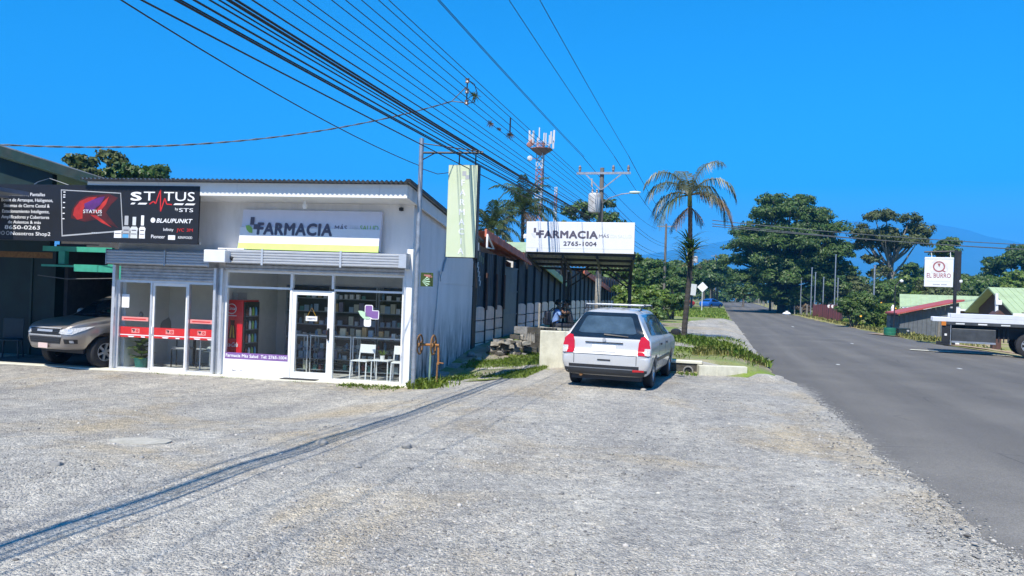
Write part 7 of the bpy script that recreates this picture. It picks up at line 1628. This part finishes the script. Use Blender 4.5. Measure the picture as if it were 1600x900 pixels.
def seated(name, label, loc, rz, shirt, arms, lean, turn, female=False):
    """frame: faces +y, sits with hips at z .50; arms = (elbow, wrist) for left and right"""
    t = thing('person', label, 'person', loc, rz)
    pel = (0,0,.52); wst = (0,.02+lean*.3,.68); che = (0,.03+lean*.7,.86); nb = (0,.03+lean,1.02); nk = (turn*.01,.05+lean,1.07); h1 = (turn*.03,.08+lean,1.13); h2 = (turn*.04,.085+lean,1.20); h3 = (turn*.04,.07+lean,1.26)
    ch = [[(pel,(.15,.115)),(wst,(.135,.10)),(che,(.155,.11)),(nb,(.07,.06)),(nk,.052),(h1,(.072,.078)),(h2,(.083,.092)),(h3,(.062,.072))]]
    ch.append([(h1,(.072,.078)),((turn*.04,.175+lean,1.145),.024)]); ch.append([(h2,(.083,.092)),((turn*.045,.185+lean,1.185),.016)])
    for sx in (-1,1): ch.append([(h2,(.083,.092)),((sx*.092+turn*.04,.07+lean,1.185),(.022,.014))])
    legs = []; sl = []
    for sx in (-1, 1):
        legs.append([(pel,(.15,.115)),((sx*.09,.04,.52),(.085,.08)),((sx*.12,.42,.53),(.062,.062)),((sx*.12,.45,.28),(.055,.055)),((sx*.12,.44,.09),(.038,.038))])
        ch.append([(pel,(.15,.115)),((sx*.09,.04,.52),.08),((sx*.12,.42,.53),.055),((sx*.12,.45,.28),.05),((sx*.12,.44,.07),.036),((sx*.125,.56,.03),(.038,.025))])
        sh = (sx*.175,.03+lean*.9,.97); el, wr = arms[0 if sx < 0 else 1]
        ch.append([(che,(.155,.11)),(sh,(.058,.055)),(el,.042),(wr,.027)])
        w = Vector(wr); d = (w-Vector(el)).normalized(); s_ = d.cross(Vector((0,0,1))).normalized(); u = s_.cross(d); pa = w+d*.07
        ch[-1].append((tuple(pa), (.036,.018)))
        for k in range(4):
            o = s_*(.027-.018*k); L = (.060,.072,.068,.052)[k]; p1 = pa+o*1.0+d*.03; p2 = p1+d*L*.5-u*.012; p3 = p2+d*L*.4-u*.03
            ch.append([(tuple(pa),(.036,.018)),(tuple(p1),.0095),(tuple(p2),.0085),(tuple(p3),.0075)])
        tb = w+d*.03+s_*.03; ch.append([(tuple(w),.027),(tuple(tb),.011),(tuple(tb+s_*.025+d*.035-u*.01),.0095),(tuple(tb+s_*.025+d*.06-u*.02),.008)])
        e2 = tuple(Vector(sh).lerp(Vector(el), .75)); sl.append([(che,(.17,.128)),(sh,(.074,.070)),(e2,.060)])
    skin_obj('body', 'skin', t, ch)
    skin_obj('shirt', shirt, t, [[((0,-.0,.50),(.172,.135)),((0,.02+lean*.3,.68),(.160,.122)),(che,(.17,.128)),((0,.03+lean*.95,1.0),(.085,.075))]] + sl)
    skin_obj('trousers', 'trousers', t, [[((0,0,.53),(.165,.125)),c[1],(c[2][0],(.074,.074)),(c[3][0],(.066,.066)),(c[4][0],(.055,.055))] for c in legs])
    for sx in (-1,1): skin_obj('shoe', 'black_plastic', t, [[((sx*.12,.42,.05),(.045,.04)),((sx*.125,.50,.04),(.045,.035)),((sx*.125,.59,.03),(.04,.028))]])
    # hair: cap over the back and crown of the head
    bm = bmesh.new(); bmesh.ops.create_uvsphere(bm, u_segments=20, v_segments=14, radius=1)
    bmesh.ops.delete(bm, geom=[q for q in bm.verts if q.co.z < -.15 - .55*(q.co.y < -.1) + .75*max(0,q.co.y)], context='VERTS')
    for q in bm.verts: q.co = Vector((q.co.x*.098, q.co.y*.108-.005, q.co.z*.105))*(1+.03*noise.noise(q.co*4))
    me = bpy.data.meshes.new('hair'); bm.to_mesh(me); bm.free(); me.materials.append(MATS['hair']); me.polygons.foreach_set('use_smooth',[True]*len(me.polygons))
    o = link('hair', me, t, loc=(h2[0], h2[1]-.01, h2[2]+.015)); s_ = o.modifiers.new('solid','SOLIDIFY'); s_.thickness = .012; s_.offset = 0
    for sx in (-1,1): MB().lathe([(0,-.007),(.010,-.004),(.010,.004),(0,.007)], 8, (turn*.04+sx*.034,.172+lean,1.205),'Y').build('eye','print_white',t,smooth=True)
    MB().tube([(turn*.04-.025,.176+lean,1.118),(turn*.04,.184+lean,1.117),(turn*.04+.025,.176+lean,1.118)], .006, 6).build('mouth','print_maroon',t)
    return t
bz = .12
cl = lambda x, y, z: Matrix.Translation((.38,22.4,.2)) @ Matrix.Rotation(CZr,4,'Z') @ Vector((x,y,z))
p1 = cl(.78,1.25,bz); p2 = cl(1.30,1.22,bz)
seated('person', 'person in a light blue shirt with a dark backpack, seated sideways under the canopy', p1, radians(-78), 'shirt_blue', (((-.30,.22,.98),(-.16,.40,1.16)), ((.24,.16,.76),(.12,.36,.82))), .05, 0)
seated('person', 'person in a dark patterned shirt leaning towards the one in light blue', p2, radians(80), 'shirt_dark', (((-.27,.20,.90),(-.10,.36,1.08)), ((.26,.20,.80),(.10,.38,.86))), .06, 0)
bk = thing('backpack', 'dark navy backpack on the back of the person in light blue', 'backpack', p1, radians(-78))
MB().box(-.15,.15,-.30,-.13,.52,.95).build('bag', 'pack_navy', bk, bevel=.05); MB().box(-.11,.11,-.345,-.30,.56,.76).build('pocket', 'pack_navy', bk, bevel=.02)
for sx in (-1,1): MB().tube([(sx*.10,-.16,.93),(sx*.12,-.02,1.045),(sx*.12,.12,1.0),(sx*.13,.20,.86),(sx*.15,.13,.70),(sx*.15,-.14,.58)], .016, 6).build('strap', 'pack_navy', bk, smooth=True)
